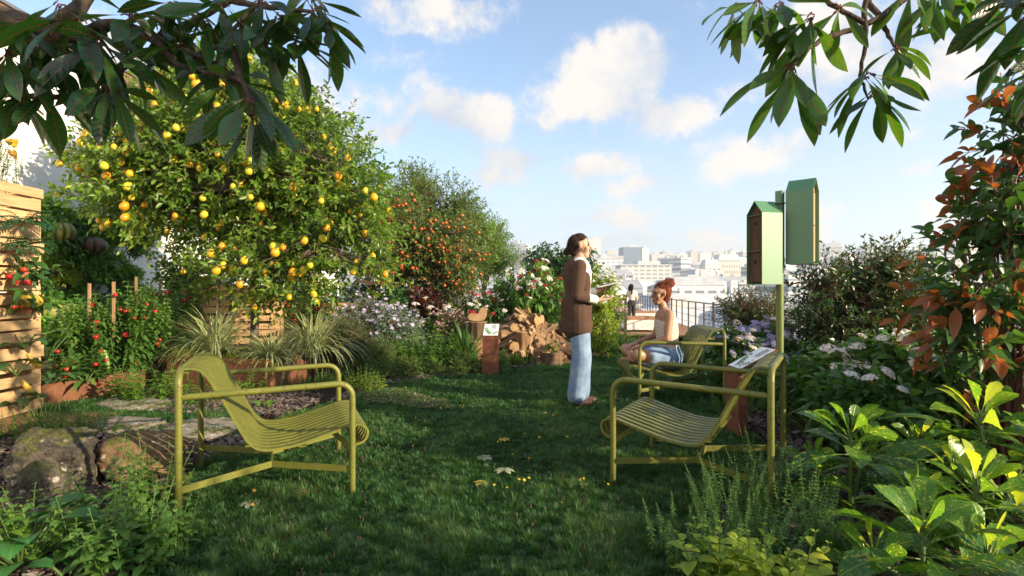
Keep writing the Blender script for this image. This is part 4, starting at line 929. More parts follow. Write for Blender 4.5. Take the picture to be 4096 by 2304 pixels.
# ------------------------------------------------------------------ railing, benches
M_RAIL = plain('brown_railing_steel', (.055, .035, .025), .45, .15, 10)
root = empty('railing', (edgeX(20), 20, -.35), 0, 'brown metal railing along the edge of the roof deck', 'railing'); O = np.array([edgeX(20), 20, -.35])
ys = [8.4]; 
while ys[-1] < 41: ys.append(ys[-1] + 1.28)
for i, y in enumerate(ys):
    g = Geo(); x = edgeX(y); g.box(np.array([x, y, -.35 + .51]) - O, (.05 if i % 6 else .07, .012, 1.02 + (.12 if i % 6 == 0 else 0))); g.build('post', M_RAIL, root)
for z, r_ in ((.67, .02), (.42, .008), (.17, .008), (-.08, .008)):
    g = Geo(); g.tubes([np.array([edgeX(y), y, z]) - O for y in (8.0, 20, 42)], r_, 8); g.build('rail', M_RAIL, root)
root = empty('step_handrail', (3.0, 14, -.35), 0, 'dark handrail with two tall posts beside the white bench', 'handrail')
for k, (dx, yy, top) in enumerate(((1573.5, 14.6, 742), (1558, 16.2, 741), (1550, 14.9, 790))):
    a = P(dx, 800, yy); g = Geo(); zt = P(dx, top, yy)[2]; g.box((a[0] - 3.0, yy - 14, (zt + .35) / 2), (.075, .03, zt + .35)); g.build('post', M_RAIL, root)
g = Geo(); timber(P(1571, 743, 14.6) - (3, 14, -.35), P(1552, 792, 14.9) - (3, 14, -.35), .06, .03, g); g.build('sloping_rail', M_RAIL, root)
g = Geo(); 
for dy in (745, 757, 770): g.tubes([P(1560, dy, 16.2) - (3, 14, -.35), P(1500, dy - 2, 19) - (3, 14, -.35)], .012, 6)
g.build('rail', M_RAIL, root)
M_WHITE = plain('cream_bench_shell', (.70, .66, .60), .45, .03, 4); M_SLAT = woodm('bench_slats', (.34, .16, .07), (.44, .22, .10), (.52, .29, .14), grain=(1, 10, 1))
def bench(label, dx0, dx1, dyb, Y, dep, H=.52, slats=True):
    a = P(dx0, dyb, Y); b_ = P(dx1, dyb, Y); w_ = b_[0] - a[0]; root = empty('planter_bench', ((a[0] + b_[0]) / 2, Y + dep / 2, -.35), 0, label, 'bench')
    g = Geo(); r_ = .09; sec = [(-w_ / 2, .42), (-w_ / 2, .07 + r_)] + [(-w_ / 2 + r_ * (1 - math.cos(t)), .07 + r_ * (1 - math.sin(t))) for t in np.linspace(.2, 1.57, 6)]; sec = sec + [(-x, z) for x, z in sec[::-1]]
    n = len(sec); v = [(x, -dep / 2, z) for x, z in sec] + [(x, dep / 2, z) for x, z in sec]; g.add(v, [[i, (i + 1) % n, n + (i + 1) % n, n + i] for i in range(n)])
    for s, k in ((-dep / 2, 0), (dep / 2, n)): vv = v[k:k + n] + [(0, s, .25)]; g.add(vv, [[i, (i + 1) % n, n] if k else [(i + 1) % n, i, n] for i in range(n)])
    g.build('shell', M_WHITE, root); g = Geo(); ns = 14
    if slats:
        for i in range(ns): g.box((-w_ / 2 + w_ / ns * (i + .5), 0, .455), (w_ / ns - .012, dep + .04, .06), rnd=rng.random())
    else: g.box((0, 0, .455), (w_ + .02, dep + .04, .05), rnd=.5)
    g.build('seat_slats', M_SLAT, root); g = Geo()
    for sx in (-1, 1):
        for sy in (-1, 1): g.box((sx * (w_ / 2 - .06), sy * (dep / 2 - .08), .035), (.05, .05, .08))
    g.build('foot', M_RAIL, root); return root
bench('cream bench with a brown slatted wooden top on the deck', 1571, 1665, 832, 18.4, 1.5)
bench('second cream bench with a flat wooden top farther along the deck', 1586, 1662, 812, 23.6, 1.2, slats=False)

# ------------------------------------------------------------------ people
def caps(g, a, b, r0, r1, k=14, sq=None):
    a, b = np.array(a, float), np.array(b, float); d = b - a; L = np.linalg.norm(d) + 1e-6; z = d / L; x = np.cross(z, [0, 1, 0.01]); x /= np.linalg.norm(x); y = np.cross(z, x)
    if sq is not None: x = np.array(sq[0], float); x -= z * (x @ z); x /= np.linalg.norm(x); y = np.cross(z, x)
    sx, sy = (1, 1) if sq is None else (sq[1], sq[2]); rings = []
    for t in np.linspace(-math.pi / 2, 0, 5)[:-1]: rings.append((a + z * r0 * math.sin(t), r0 * math.cos(t)))
    for t in np.linspace(0, 1, 6): rings.append((a + d * t, r0 + (r1 - r0) * t))
    for t in np.linspace(0, math.pi / 2, 5)[1:]: rings.append((b + z * r1 * math.sin(t), r1 * math.cos(t)))
    an = np.arange(k) / k * 2 * math.pi; v = np.concatenate([c + max(r, 1e-4) * (sx * np.cos(an)[:, None] * x + sy * np.sin(an)[:, None] * y) for c, r in rings]); m = len(rings)
    g.add(v, [[i * k + j, i * k + (j + 1) % k, (i + 1) * k + (j + 1) % k, (i + 1) * k + j] for i in range(m - 1) for j in range(k)])
    for e, rv in ((0, 1), (m - 1, 0)): g.add(np.concatenate([v[e * k:(e + 1) * k], [rings[e][0]]]), [[(j + 1) % k, j, k] if rv else [j, (j + 1) % k, k] for j in range(k)])
def fuse(g, name, mat, parent, vox, smooth=4, fold=0.0):
    """one continuous skin from overlapping tapered volumes"""
    o = g.build(name, mat); m = o.modifiers.new('r', 'REMESH'); m.mode = 'VOXEL'; m.voxel_size = vox; m.use_smooth_shade = True
    s = o.modifiers.new('s', 'SMOOTH'); s.iterations = smooth; s.factor = .5
    dg = bpy.context.evaluated_depsgraph_get(); me = bpy.data.meshes.new_from_object(o.evaluated_get(dg)); bpy.data.objects.remove(o)
    if fold:
        v = np.empty(len(me.vertices) * 3); me.vertices.foreach_get('co', v); v = v.reshape(-1, 3); nn = np.empty(len(me.vertices) * 3); me.vertices.foreach_get('normal', nn); nn = nn.reshape(-1, 3)
        v += nn * (noise3(v * (1, 1, 1.4), 9.0, 3) * fold)[:, None]; me.vertices.foreach_set('co', v.ravel())
    if not me.materials: me.materials.append(mat)
    me.polygons.foreach_set('use_smooth', np.ones(len(me.polygons), bool)); o2 = bpy.data.objects.new(name, me); COL.objects.link(o2); o2.parent = parent; return o2
def skinm(name, c):
    m, t = newmat(name); n = noise(t, 12.0, 3, .5); p = t.n('BsdfPrincipled', Roughness=.5); t.put(p.inputs['Base Color'], t.ramp(n, [(.3, tuple(x * .9 for x in c)), (.7, c)])); p.inputs['Subsurface Weight'].default_value = .08; p.inputs['Subsurface Radius'].default_value = (.02, .008, .004); t.n('OutputMaterial', Surface=p.outputs[0]); return m
M_SKIN = skinm('warm_skin', (.52, .30, .20)); M_SKIN2 = skinm('tanned_skin', (.42, .21, .12)); M_HAIRD = barkm('dark_brown_hair', (.018, .010, .007), (.05, .028, .018), 60, (1, 1, .2), .6); M_HAIRR = barkm('auburn_hair', (.09, .022, .012), (.20, .055, .028), 60, (1, 1, .3), .6)
M_EYE = plain('eye_dark', (.012, .01, .01), .2); M_LIP = plain('lips', (.36, .11, .09), .45)
def head(root, c, f, up, s, skin, hair, style, body):
    """c = skull centre, f = facing, up = crown; adds the skull to the body volume and returns hair, eyes and lips as children"""
    f, up, c = np.array(f, float), np.array(up, float), np.array(c, float); up /= np.linalg.norm(up); f -= up * (f @ up); f /= np.linalg.norm(f); l = np.cross(up, f)
    L_ = lambda x, y, z: c + s * (f * x + l * y + up * z)
    caps(body, L_(-.018, 0, .028), L_(.004, 0, .022), .077 * s, .074 * s, 16, (l, .92, 1.0)); caps(body, L_(.02, 0, -.02), L_(.038, 0, -.075), .058 * s, .036 * s); caps(body, L_(.045, 0, -.092), L_(.058, 0, -.094), .02 * s, .016 * s)
    caps(body, L_(.075, 0, .015), L_(.098, 0, -.03), .009 * s, .012 * s); caps(body, L_(.07, -.03, .03), L_(.07, .03, .03), .014 * s, .014 * s)
    for sy in (-1, 1):
        caps(body, L_(-.005, sy * .074, .012), L_(-.002, sy * .076, -.018), .013 * s, .009 * s); caps(body, L_(.05, sy * .04, -.02), L_(.045, sy * .035, -.04), .022 * s, .02 * s)
    caps(body, L_(.077, -.012, -.062), L_(.077, .012, -.062), .010 * s, .010 * s)
    g = Geo()
    for sy in (-1, 1): g.sphere(L_(.070, sy * .031, .008), .0105 * s, 8, 6, 0)
    g.build('eye', M_EYE, root, smooth=True); g = Geo(); caps(g, L_(.083, -.014, -.060), L_(.083, .014, -.060), .0065 * s, .0065 * s); g.build('lips', M_LIP, root, smooth=True)
    g = Geo()
    for sy in (-1, 1): caps(g, L_(.078, sy * .018, .034), L_(.068, sy * .05, .033), .0042 * s, .003 * s)
    g.build('eyebrow', hair, root, smooth=True)
    h = Geo(); caps(h, L_(-.036, 0, .036), L_(-.012, 0, .046), .083 * s, .072 * s, 16, (l, .96, 1)); caps(h, L_(-.052, 0, -.01), L_(-.058, 0, -.05), .066 * s, .045 * s)
    if style == 'low_bun': caps(h, L_(-.115, 0, -.03), L_(-.13, 0, -.045), .036 * s, .034 * s)
    if style == 'top_bun':
        for i in range(9): d_ = rdir(1)[0]; caps(h, L_(-.085, 0, .10) + d_ * .02 * s, L_(-.10, 0, .115) + d_ * .035 * s, .034 * s, .026 * s)
    if style == 'long':
        for i in range(7): y = (i - 3) * .026; caps(h, L_(-.05, y, .02), L_(-.085 - .01 * (i % 2), y * 1.25, -.28 - .03 * (i % 3)), .042 * s, .02 * s)
    hr = fuse(h, 'hair', hair, root, .007, 3, .003)
    gq = np.random.default_rng(17); ns_ = 220; th = gq.uniform(-2.4, 2.4, ns_); ph = gq.uniform(.15, 1.35, ns_); end = L_(-.10, 0, .0 if style != 'top_bun' else .09)
    dirs = f * (np.cos(th) * np.sin(ph))[:, None] + l * (np.sin(th) * np.sin(ph))[:, None] * .9 + up * np.cos(ph)[:, None]; a_ = L_(-.01, 0, .035) + dirs * .088 * s
    if style == 'long': e_ = a_ - up * (.22 + .12 * gq.random((ns_, 1))) - f * .05 + rdir(ns_, gq) * .02; m_ = a_ + dirs * .03 - up * .08
    else: e_ = end + rdir(ns_, gq) * .03; m_ = (a_ + e_) / 2 + (dirs - f * .3) * .045
    g = Geo(); g.tubes(bez(a_, m_, e_, 6), .0016, 3, 0, cap=False); g.build('loose_strands', hair, hr)
def hand(g, w_, pd, nd, s=1.0, curl=.45, thumb=1):
    """palm from wrist w_ along pd, palm normal nd; five bent fingers, thumb from the palm's side"""
    w_, pd, nd = np.array(w_, float), np.array(pd, float), np.array(nd, float); pd /= np.linalg.norm(pd); nd -= pd * (nd @ pd); nd /= np.linalg.norm(nd); sd_ = np.cross(pd, nd) * thumb
    for k in (-1.2, -.4, .4, 1.2): caps(g, w_ + sd_ * k * .013 * s, w_ + pd * .082 * s + sd_ * k * .021 * s, .015 * s, .0125 * s, 10)
    for i, (k, L) in enumerate(((1.4, .068), (.5, .077), (-.4, .072), (-1.3, .056))):
        a = w_ + pd * .084 * s + sd_ * k * .021 * s; ang = curl * .5; p = a
        for j, fr_ in enumerate((.45, .32, .23)):
            d_ = pd * math.cos(ang) + nd * math.sin(ang) + sd_ * .06 * k; b = p + d_ * L * fr_ * s; caps(g, p, b, (.0092 - .0012 * j) * s, (.0085 - .0012 * j) * s, 8); p = b; ang += curl
    p = w_ + pd * .022 * s + sd_ * .026 * s
    for d_, L in ((pd * .55 + sd_ * .8 + nd * .25, .042), (pd * .8 + sd_ * .35 + nd * .45, .034), (pd * .9 + sd_ * .05 + nd * .5, .026)):
        d_ = d_ / np.linalg.norm(d_); b = p + d_ * L * s; caps(g, p, b, .0115 * s, .0095 * s, 8); p = b

# standing woman, walking pose, facing +x, forearms raised with a sheet of paper
ST = P(1452, 1020, 5.1); root = empty('person', (ST[0], ST[1], 0), 0, 'person standing on the lawn in a long brown jacket, white shirt and pale jeans', 'person')
body = Geo(); k = .955
def q_(*a): return np.array(a) * k
caps(body, q_(0, 0, .95), q_(.01, 0, 1.12), .125, .105, 16, ((0, 1, 0), 1.1, .8)); caps(body, q_(.01, 0, 1.12), q_(0, 0, 1.33), .115, .13, 16, ((0, 1, 0), 1.15, .8)); caps(body, q_(0, -.15, 1.39), q_(0, .15, 1.39), .05, .05)
caps(body, q_(.0, 0, 1.40), q_(.03, 0, 1.50), .052, .047)
head(root, q_(.035, 0, 1.585), (1, -.12, -.05), (-.04, 0, 1), 1.04, M_SKIN, M_HAIRD, 'low_bun', body)
ARM = {-1: (q_(0, -.175, 1.375), q_(-.03, -.235, 1.09), q_(.19, -.16, 1.05), (.9, .25, .12)), 1: (q_(0, .175, 1.375), q_(.02, .24, 1.10), q_(.25, .16, 1.14), (1, -.12, .32))}
for sy, (s_, e_, w_, pd) in ARM.items():
    caps(body, s_, e_, .047, .037); caps(body, e_, w_, .037, .025); hand(body, w_, pd, (-.2, 0, 1) if sy < 0 else (.1, .2, 1), .95, .35, sy * 1)
LEG = {-1: (q_(0, -.09, .93), q_(.03, -.095, .50), q_(-.02, -.09, .09)), 1: (q_(0, .09, .93), q_(.06, .09, .51), q_(.05, .095, .09))}
for sy, (h_, kn, an) in LEG.items(): caps(body, h_, kn, .085, .056); caps(body, kn, an, .055, .036)
fuse(body, 'body', M_SKIN, root, .0055, 2)
g = Geo()
for sy, (h_, kn, an) in LEG.items(): caps(g, h_ * (1, .85, 1) + (0, 0, .02), kn, .098, .092); caps(g, kn, an + (0, 0, .02), .092, .088)
caps(g, q_(0, 0, .90), q_(0, 0, 1.0), .13, .13, 16, ((0, 1, 0), 1.12, .85))
def jeansm():
    m, t = newmat('pale_blue_denim'); n = noise(t, 6.0, 6, .6); n2 = noise(t, 220.0, 2, .5); z = t.n('SeparateXYZ', i0=t.n('TexCoord').outputs['Object']).outputs[2]
    col = t.ramp(t.m('ADD', n, t.m('MULTIPLY', n2, .15)), [(.35, (.08, .15, .28)), (.7, (.25, .34, .46))]); finish(t, col, .85, n2, .3, .002, .1); return m
M_JEANS = jeansm(); fuse(g, 'jeans', M_JEANS, root, .009, 4, .004)
g = Geo(); caps(g, q_(.015, 0, 1.0), q_(.02, 0, 1.34), .128, .135, 16, ((0, 1, 0), 1.12, .84)); caps(g, q_(.02, 0, 1.40), q_(.025, 0, 1.44), .062, .055)
for sy, (s_, e_, w_, pd) in ARM.items(): caps(g, e_, e_ + (w_ - e_) * .78, .048, .042)
fuse(g, 'shirt', plain('white_cotton', (.76, .72, .66), .85, .05, 8, bstr=.2), root, .008, 3, .005)
g = Geo()
caps(g, q_(-.01, 0, .80), q_(-.01, 0, 1.02), .150, .140, 18, ((0, 1, 0), 1.42, 1.0)); caps(g, q_(-.015, 0, 1.0), q_(-.035, 0, 1.33), .130, .128, 18, ((0, 1, 0), 1.2, .82)); caps(g, q_(-.03, -.13, 1.37), q_(-.03, .13, 1.37), .07, .07)
for sy in (-1, 1): # fronts, sleeves
    caps(g, q_(.05, sy * .10, .82), q_(.045, sy * .11, 1.28), .06, .062); s_, e_, w_, pd = ARM[sy]; caps(g, s_, e_, .070, .060); caps(g, e_, e_ + (w_ - e_) * .40, .060, .055)
fuse(g, 'jacket', plain('brown_wool', (.085, .050, .036), .9, .12, 30, bstr=.4, spec=.1), root, .009, 3, .012)
for sy, (h_, kn, an) in LEG.items():
    g = Geo(); a = an * (1, 1, 0) + (0, 0, .045); caps(g, a + (-.045, 0, 0), a + (.12, -.01 * sy, -.012), .04, .033, 12); caps(g, a, a + (0, 0, .05), .042, .04); g.box(a + (.04, 0, -.038), (.23, .075, .012)); fuse(g, 'shoe', plain('brown_shoe_leather', (.09, .045, .03), .5, .1), root, .006, 2)
g = Geo(); c = ARM[1][2] + (.06, -.10, .06); g.box(c, (.20, .28, .004), M=np.array(Matrix.Rotation(R(-14), 3, 'Y'))); tag(g.build('paper_sheet', plain('white_paper', (.8, .78, .74), .8, .02, 4), loc=(ST[0], ST[1], 0)), 'sheet of paper held by the standing person', 'paper')

# seated woman, cross-legged on the far armchair, facing -x
A = np.array([2.015, 5.432]); F = np.array([math.cos(3.12), math.sin(3.12)])
sx, sy_ = A + F * .40; root = empty('person', (sx, sy_, 0), 0, 'person sitting cross-legged on the far armchair, striped sleeveless top and auburn hair bun', 'person')
body = Geo(); z0 = .40
def w2(u, v, z): return np.array([-u, v, z0 + z])     # u forward (towards -x), v sideways
caps(body, w2(.03, 0, .0), w2(.03, 0, .16), .125, .11, 16, ((0, 1, 0), 1.2, .85)); caps(body, w2(.03, 0, .16), w2(.06, 0, .40), .105, .125, 16, ((0, 1, 0), 1.18, .78)); caps(body, w2(.06, -.14, .455), w2(.06, .14, .455), .045, .045); caps(body, w2(.065, 0, .47), w2(.09, 0, .555), .047, .043)
head(root, w2(.105, 0, .655), (-1, -.25, -.12), (.02, 0, 1), 1.0, M_SKIN2, M_HAIRR, 'top_bun', body)
for s in (-1, 1):
    h_, kn, an = w2(.06, s * .09, .0), w2(.40, s * .27, .07), w2(.40, -s * .10, -.02 + .04 * (s > 0)); caps(body, h_, kn, .085, .058); caps(body, kn, an, .055, .036); caps(body, an, an + (-.02, -s * .10, -.01), .034, .026); caps(body, an + (.03, 0, -.01), an + (-.05, -s * .05, -.01), .03, .03)
    sh, el, wr = w2(.06, s * .165, .445), w2(.10, s * .21, .22), w2(.32, s * .12, .15); caps(body, sh, el, .043, .034); caps(body, el, wr, .034, .023); hand(body, wr, (-1, -s * .4, -.3), (0, 0, -1), .93, .5, s)
fuse(body, 'body', M_SKIN2, root, .0055, 2)
g = Geo()
for s in (-1, 1): caps(g, w2(.03, s * .085, .01), w2(.24, s * .18, .045), .108, .092)
caps(g, w2(.0, 0, .02), w2(.03, 0, .10), .14, .125, 16, ((0, 1, 0), 1.15, .9)); fuse(g, 'denim_shorts', M_JEANS, root, .008, 4, .005)
def stripem():
    m, t = newmat('striped_knit'); z = t.n('SeparateXYZ', i0=t.n('TexCoord').outputs['Object']).outputs[2]; s = t.step(t.m('SINE', t.m('MULTIPLY', z, 300.0)), .2, .6)
    finish(t, t.mix(s, (.74, .66, .56), (.42, .30, .24)), .9, spec=.1); return m
g = Geo(); caps(g, w2(.03, 0, .10), w2(.05, 0, .36), .122, .138, 16, ((0, 1, 0), 1.17, .82)); caps(g, w2(.06, -.085, .43), w2(.06, .085, .43), .055, .055); fuse(g, 'striped_top', stripem(), root, .008, 3, .004)

# woman at the railing, seen from behind
TB = P(1589, 800, 21.6); root = empty('person', (TB[0], TB[1], -.35), 0, 'person with long dark hair in cream top and black trousers by the deck railing', 'person'); body = Geo()
caps(body, (0, 0, .93), (0, 0, 1.1), .12, .1, 16, ((0, 1, 0), .85, 1.1)); caps(body, (0, 0, 1.1), (0, 0, 1.32), .105, .12, 16, ((0, 1, 0), .85, 1.15)); caps(body, (-.14, 0, 1.37), (.14, 0, 1.37), .045, .045); caps(body, (0, 0, 1.38), (0, 0, 1.48), .048, .045)
head(root, (0, .01, 1.57), (.8, .6, 0), (0, 0, 1), 1.0, M_SKIN, M_HAIRD, 'long', body)
for s in (-1, 1):
    e_ = np.array([s * .23, .04, 1.1]); w_ = np.array([s * .20, .18, .95]); caps(body, (s * .16, 0, 1.36), e_, .042, .035); caps(body, e_, w_, .034, .024); hand(body, w_, (0, .5, -1), (-s, 0, 0), .95, .4, s); caps(body, (s * .085, 0, .92), (s * .085, .02, .5), .085, .055); caps(body, (s * .085, .02, .5), (s * .085, -.01, .08), .053, .036)
fuse(body, 'body', M_SKIN, root, .008, 2); g = Geo(); caps(g, (0, 0, .9), (0, 0, 1.0), .13, .12, 16, ((0, 1, 0), .9, 1.15))
for s in (-1, 1): caps(g, (s * .085, 0, .93), (s * .085, .02, .5), .1, .075); caps(g, (s * .085, .02, .5), (s * .085, -.01, .06), .075, .07)
fuse(g, 'trousers', plain('black_cloth', (.02, .02, .023), .8), root, .01, 3); g = Geo(); caps(g, (0, 0, 1.03), (0, 0, 1.32), .115, .13, 16, ((0, 1, 0), .88, 1.15))
for s in (-1, 1): caps(g, (s * .15, 0, 1.36), (s * .23, .04, 1.1), .055, .048); caps(g, (s * .23, .04, 1.1), (s * .205, .15, .98), .046, .04)
fuse(g, 'blouse', plain('cream_cloth', (.62, .55, .45), .85), root, .01, 3)
g = Geo()
for s in (-1, 1): caps(g, (s * .085, -.03, .035), (s * .085, .14, .03), .038, .03)
fuse(g, 'shoe', M_BLACK, root, .008, 1)

# ------------------------------------------------------------------ the city
def terr(x, y):
    xs = [0, 45, 90, 200, 350, 700, 1300, 2600, 6000]; zs = [-19, -19, -18.5, -16, -12, 8, 38, 75, 90]; return float(np.interp(math.hypot(x, y * 1.0), xs, zs))
g = Geo(); rr = np.array([0, 20, 45, 90, 140, 200, 280, 350, 500, 700, 1000, 1300, 2000, 2600, 5000]); na = 72; a = np.arange(na) / na * 6.283
v = np.concatenate([np.c_[r * np.cos(a), r * np.sin(a), np.full(na, terr(r, 0) if r else -19)] for r in rr]); g.add(v, [[k * na + i, k * na + (i + 1) % na, (k + 1) * na + (i + 1) % na, (k + 1) * na + i] for k in range(len(rr) - 1) for i in range(na)])
def cityg():
    m, t = newmat('city_ground'); n = noise(t, .03, 8, .7); finish(t, t.ramp(n, [(.35, (.34, .34, .33)), (.55, (.48, .47, .45)), (.62, (.10, .14, .07))]), .95); return m
tag(g.build('city_ground', cityg()), 'hazy city ground rising away from the roof', None, None, 'structure')
def facadem(name, c, wc, pu=3.2, pz=3.1, wu=.45, wz=.45):
    m, t = newmat(name); tc_ = t.n('TexCoord').outputs['Object']; s = t.n('SeparateXYZ', i0=tc_); nn = t.n('SeparateXYZ', i0=t.n('TexCoord').outputs['Normal'])
    u = t.m('ADD', t.m('MULTIPLY', s.outputs[0], t.m('ABSOLUTE', nn.outputs[1])), t.m('MULTIPLY', s.outputs[1], t.m('ABSOLUTE', nn.outputs[0])))
    fu = t.m('FRACT', t.m('DIVIDE', t.m('ADD', u, 500.0), pu)); fz = t.m('FRACT', t.m('DIVIDE', t.m('ADD', s.outputs[2], 500.0), pz))
    win = t.m('MULTIPLY', t.m('LESS_THAN', fu, wu), t.m('LESS_THAN', t.m('ABSOLUTE', t.m('SUBTRACT', fz, .5)), wz / 2)); side = t.m('LESS_THAN', t.m('ABSOLUTE', nn.outputs[2]), .5)
    oi = t.n('ObjectInfo').outputs['Random']; base = t.mix(1.0, c, t.ramp(oi, [(0, (.75, .74, .72)), (.5, (.95, .92, .86)), (1, (1.1, 1.1, 1.1))]), 'MULTIPLY')
    n = noise(t, .4, 4, .6); base = t.mix(1.0, base, t.ramp(n, [(.3, (.88, .88, .88)), (.7, (1.05, 1.05, 1.05))]), 'MULTIPLY')
    finish(t, t.mix(t.m('MULTIPLY', win, side), base, wc), .7); return m
FAC = [facadem('white_facade', (.74, .74, .73), (.22, .24, .27)), facadem('cream_facade', (.68, .65, .60), (.24, .22, .20), 2.6, 3.0, .5, .5), facadem('grey_band_facade', (.55, .56, .57), (.15, .19, .24), 30, 3.4, .93, .5), facadem('white_band_facade', (.76, .76, .76), (.26, .28, .30), 5.0, 3.1, .7, .4)]
M_GLASSB = facadem('blue_glass_facade', (.16, .24, .32), (.11, .17, .25), 3, 3.3, .85, .7); M_ROOFG = plain('zinc_roof', (.50, .51, .53), .6, .2, .5); M_ROOFW = plain('pale_gravel_roof', (.58, .56, .52), .9, .15, .8)
def house_proto(i):
    q = np.random.default_rng(100 + i); w_, d_, h_ = q.uniform(12, 30), q.uniform(10, 18), q.uniform(11, 20); f = FAC[i % 4]; parts = []
    g = Geo(); g.box((0, 0, h_ / 2 - 3), (w_, d_, h_ + 6)); 
    if i % 3 == 0: g.box((w_ * .3, -d_ / 2 - 2.5, h_ * .35 - 3), (w_ * .4, 5, h_ * .7 + 6))
    parts.append(('wall', g, f)); g = Geo()
    if i % 2:
        hh = 3.2; v = [(-w_ / 2 - .2, -d_ / 2 - .2, h_), (w_ / 2 + .2, -d_ / 2 - .2, h_), (w_ / 2 + .2, d_ / 2 + .2, h_), (-w_ / 2 - .2, d_ / 2 + .2, h_), (-w_ / 2 + 2, -d_ / 2 + 2.2, h_ + hh), (w_ / 2 - 2, -d_ / 2 + 2.2, h_ + hh), (w_ / 2 - 2, d_ / 2 - 2.2, h_ + hh), (-w_ / 2 + 2, d_ / 2 - 2.2, h_ + hh)]
        g.add(v, [[0, 1, 5, 4], [1, 2, 6, 5], [2, 3, 7, 6], [3, 0, 4, 7], [4, 5, 6, 7]]); parts.append(('roof', g, M_ROOFG))
    else:
        g.box((0, 0, h_ + .15), (w_ + .3, d_ + .3, .3))
        for s in (-1, 1): g.box((s * (w_ / 2 - .1), 0, h_ + .7), (.3, d_ + .2, .8)); g.box((0, s * (d_ / 2 - .1), h_ + .7), (w_ - .5, .3, .8))
        parts.append(('roof', g, M_ROOFW))
    for k in range(3): g = Geo(); g.box((q.uniform(-w_ / 2 + 3, w_ / 2 - 3), q.uniform(-d_ / 4, d_ / 4), h_ + 1.2 + (2.5 if i % 2 else 0)), (q.uniform(1, 4), q.uniform(1, 3), q.uniform(1.5, 3.5)), rnd=q.random()); parts.append(('chimney', g, f)); return [(n_, g_.build(n_, m_).data, m_) for n_, g_, m_ in parts]
PROTO = [house_proto(i) for i in range(8)]
for o in [o for o in COL.objects if o.name.split('.')[0] in ('wall', 'roof', 'chimney') and o.parent is None]: bpy.data.objects.remove(o)
q = np.random.default_rng(55); placed = []
def put_house(i, x, y, z, rz, sc, label, group):
    root = empty('city_building', (x, y, z), rz, label, 'building', group)
    for n_, me, m_ in PROTO[i]:
        o = bpy.data.objects.new(n_, me); COL.objects.link(o); o.parent = root; o.scale = sc
    return root
n_h = 0; tries = 0
while n_h < 235 and tries < 20000:
    tries += 1; u = q.random(); y = 55 * (1200 / 55) ** (u ** .8); dx = q.uniform(1180, 2620) if q.random() < .93 else q.uniform(900, 1200); x = (dx - CX) / FD * y; r = 9 + y * .010
    if any((x - a) ** 2 + (y - b) ** 2 < (r + c) ** 2 for a, b, c in placed): continue
    i = q.integers(8); s = 1 + y / 900; far = y > 600
    put_house(i, x, y, terr(x, y), q.uniform(-.5, .5), (s * q.uniform(.7, 1.1) * (.7 if far else 1), s * .8, s * q.uniform(.7, 1.05) * (1.35 if far and q.random() < .4 else .9)),
              'pale hazy high city block near the skyline' if far else ('pale city building just below the roof garden beyond the railing' if y < 160 else 'white hazy city building in the middle distance'), ('far skyline blocks', 'near city buildings', 'middle city buildings')[0 if far else (1 if y < 160 else 2)])
    placed.append((x, y, r)); n_h += 1
def landmark(label, dx0, dx1, dyt, Y, dep, mat, rz=0, top=None, name='office_tower'):
    a = P(dx0, dyt, Y); b_ = P(dx1, dyt, Y); zb = terr(a[0], Y) - 5; w_ = b_[0] - a[0]; H = a[2] - zb; root = empty(name, ((a[0] + b_[0]) / 2, Y + dep / 2, zb), rz, label, 'building')
    g = Geo(); g.box((0, 0, H / 2), (w_, dep, H)); g.build('wall', mat, root); g = Geo(); g.box((0, 0, H + .5), (w_ + 1, dep + 1, 1.0)); g.box((w_ * .1, 0, H + 2.5), (w_ * .45, dep * .5, 3.2)); g.build('roof', M_ROOFG, root); return root
landmark('blue-grey glass office block on the skyline right of the standing person', 1568, 1614, 622, 900, 40, M_GLASSB); landmark('narrow white block joined to the blue-grey glass office block', 1615.5, 1632, 624, 902, 42, FAC[0])
landmark('tall pale twin-slab tower just right of the standing person', 1478, 1512, 600, 1100, 40, FAC[3]); landmark('faint pale tower behind the standing person', 1434, 1470, 596, 1150, 40, FAC[0])
landmark('broad white office block under the skyline beside the standing person', 1490, 1560, 652, 520, 60, FAC[3]); landmark('long white building with rows of windows left of centre skyline', 1562, 1690, 668, 430, 30, FAC[3]); landmark('low grey glass building in the middle of the city', 1732, 1806, 696, 270, 25, FAC[2])
landmark('pale grey apartment tower behind the orange fruit trees', 1236, 1262, 672, 300, 20, FAC[2]); landmark('white terrace building low behind the flowering shrub', 1268, 1330, 706, 250, 25, FAC[3])
for k, (a_, b_, t_) in enumerate([(1640, 1662, 640), (1668, 1684, 634), (1700, 1730, 640), (1738, 1756, 632), (1762, 1790, 636), (1796, 1830, 634), (1838, 1858, 630), (1864, 1884, 640), (2070, 2100, 648), (1528, 1552, 632)]):
    landmark('pale slab tower of the far skyline', a_, b_, t_, 1150 + 23 * k, 30, FAC[k % 2], name='apartment_tower')['group'] = 'far skyline towers'
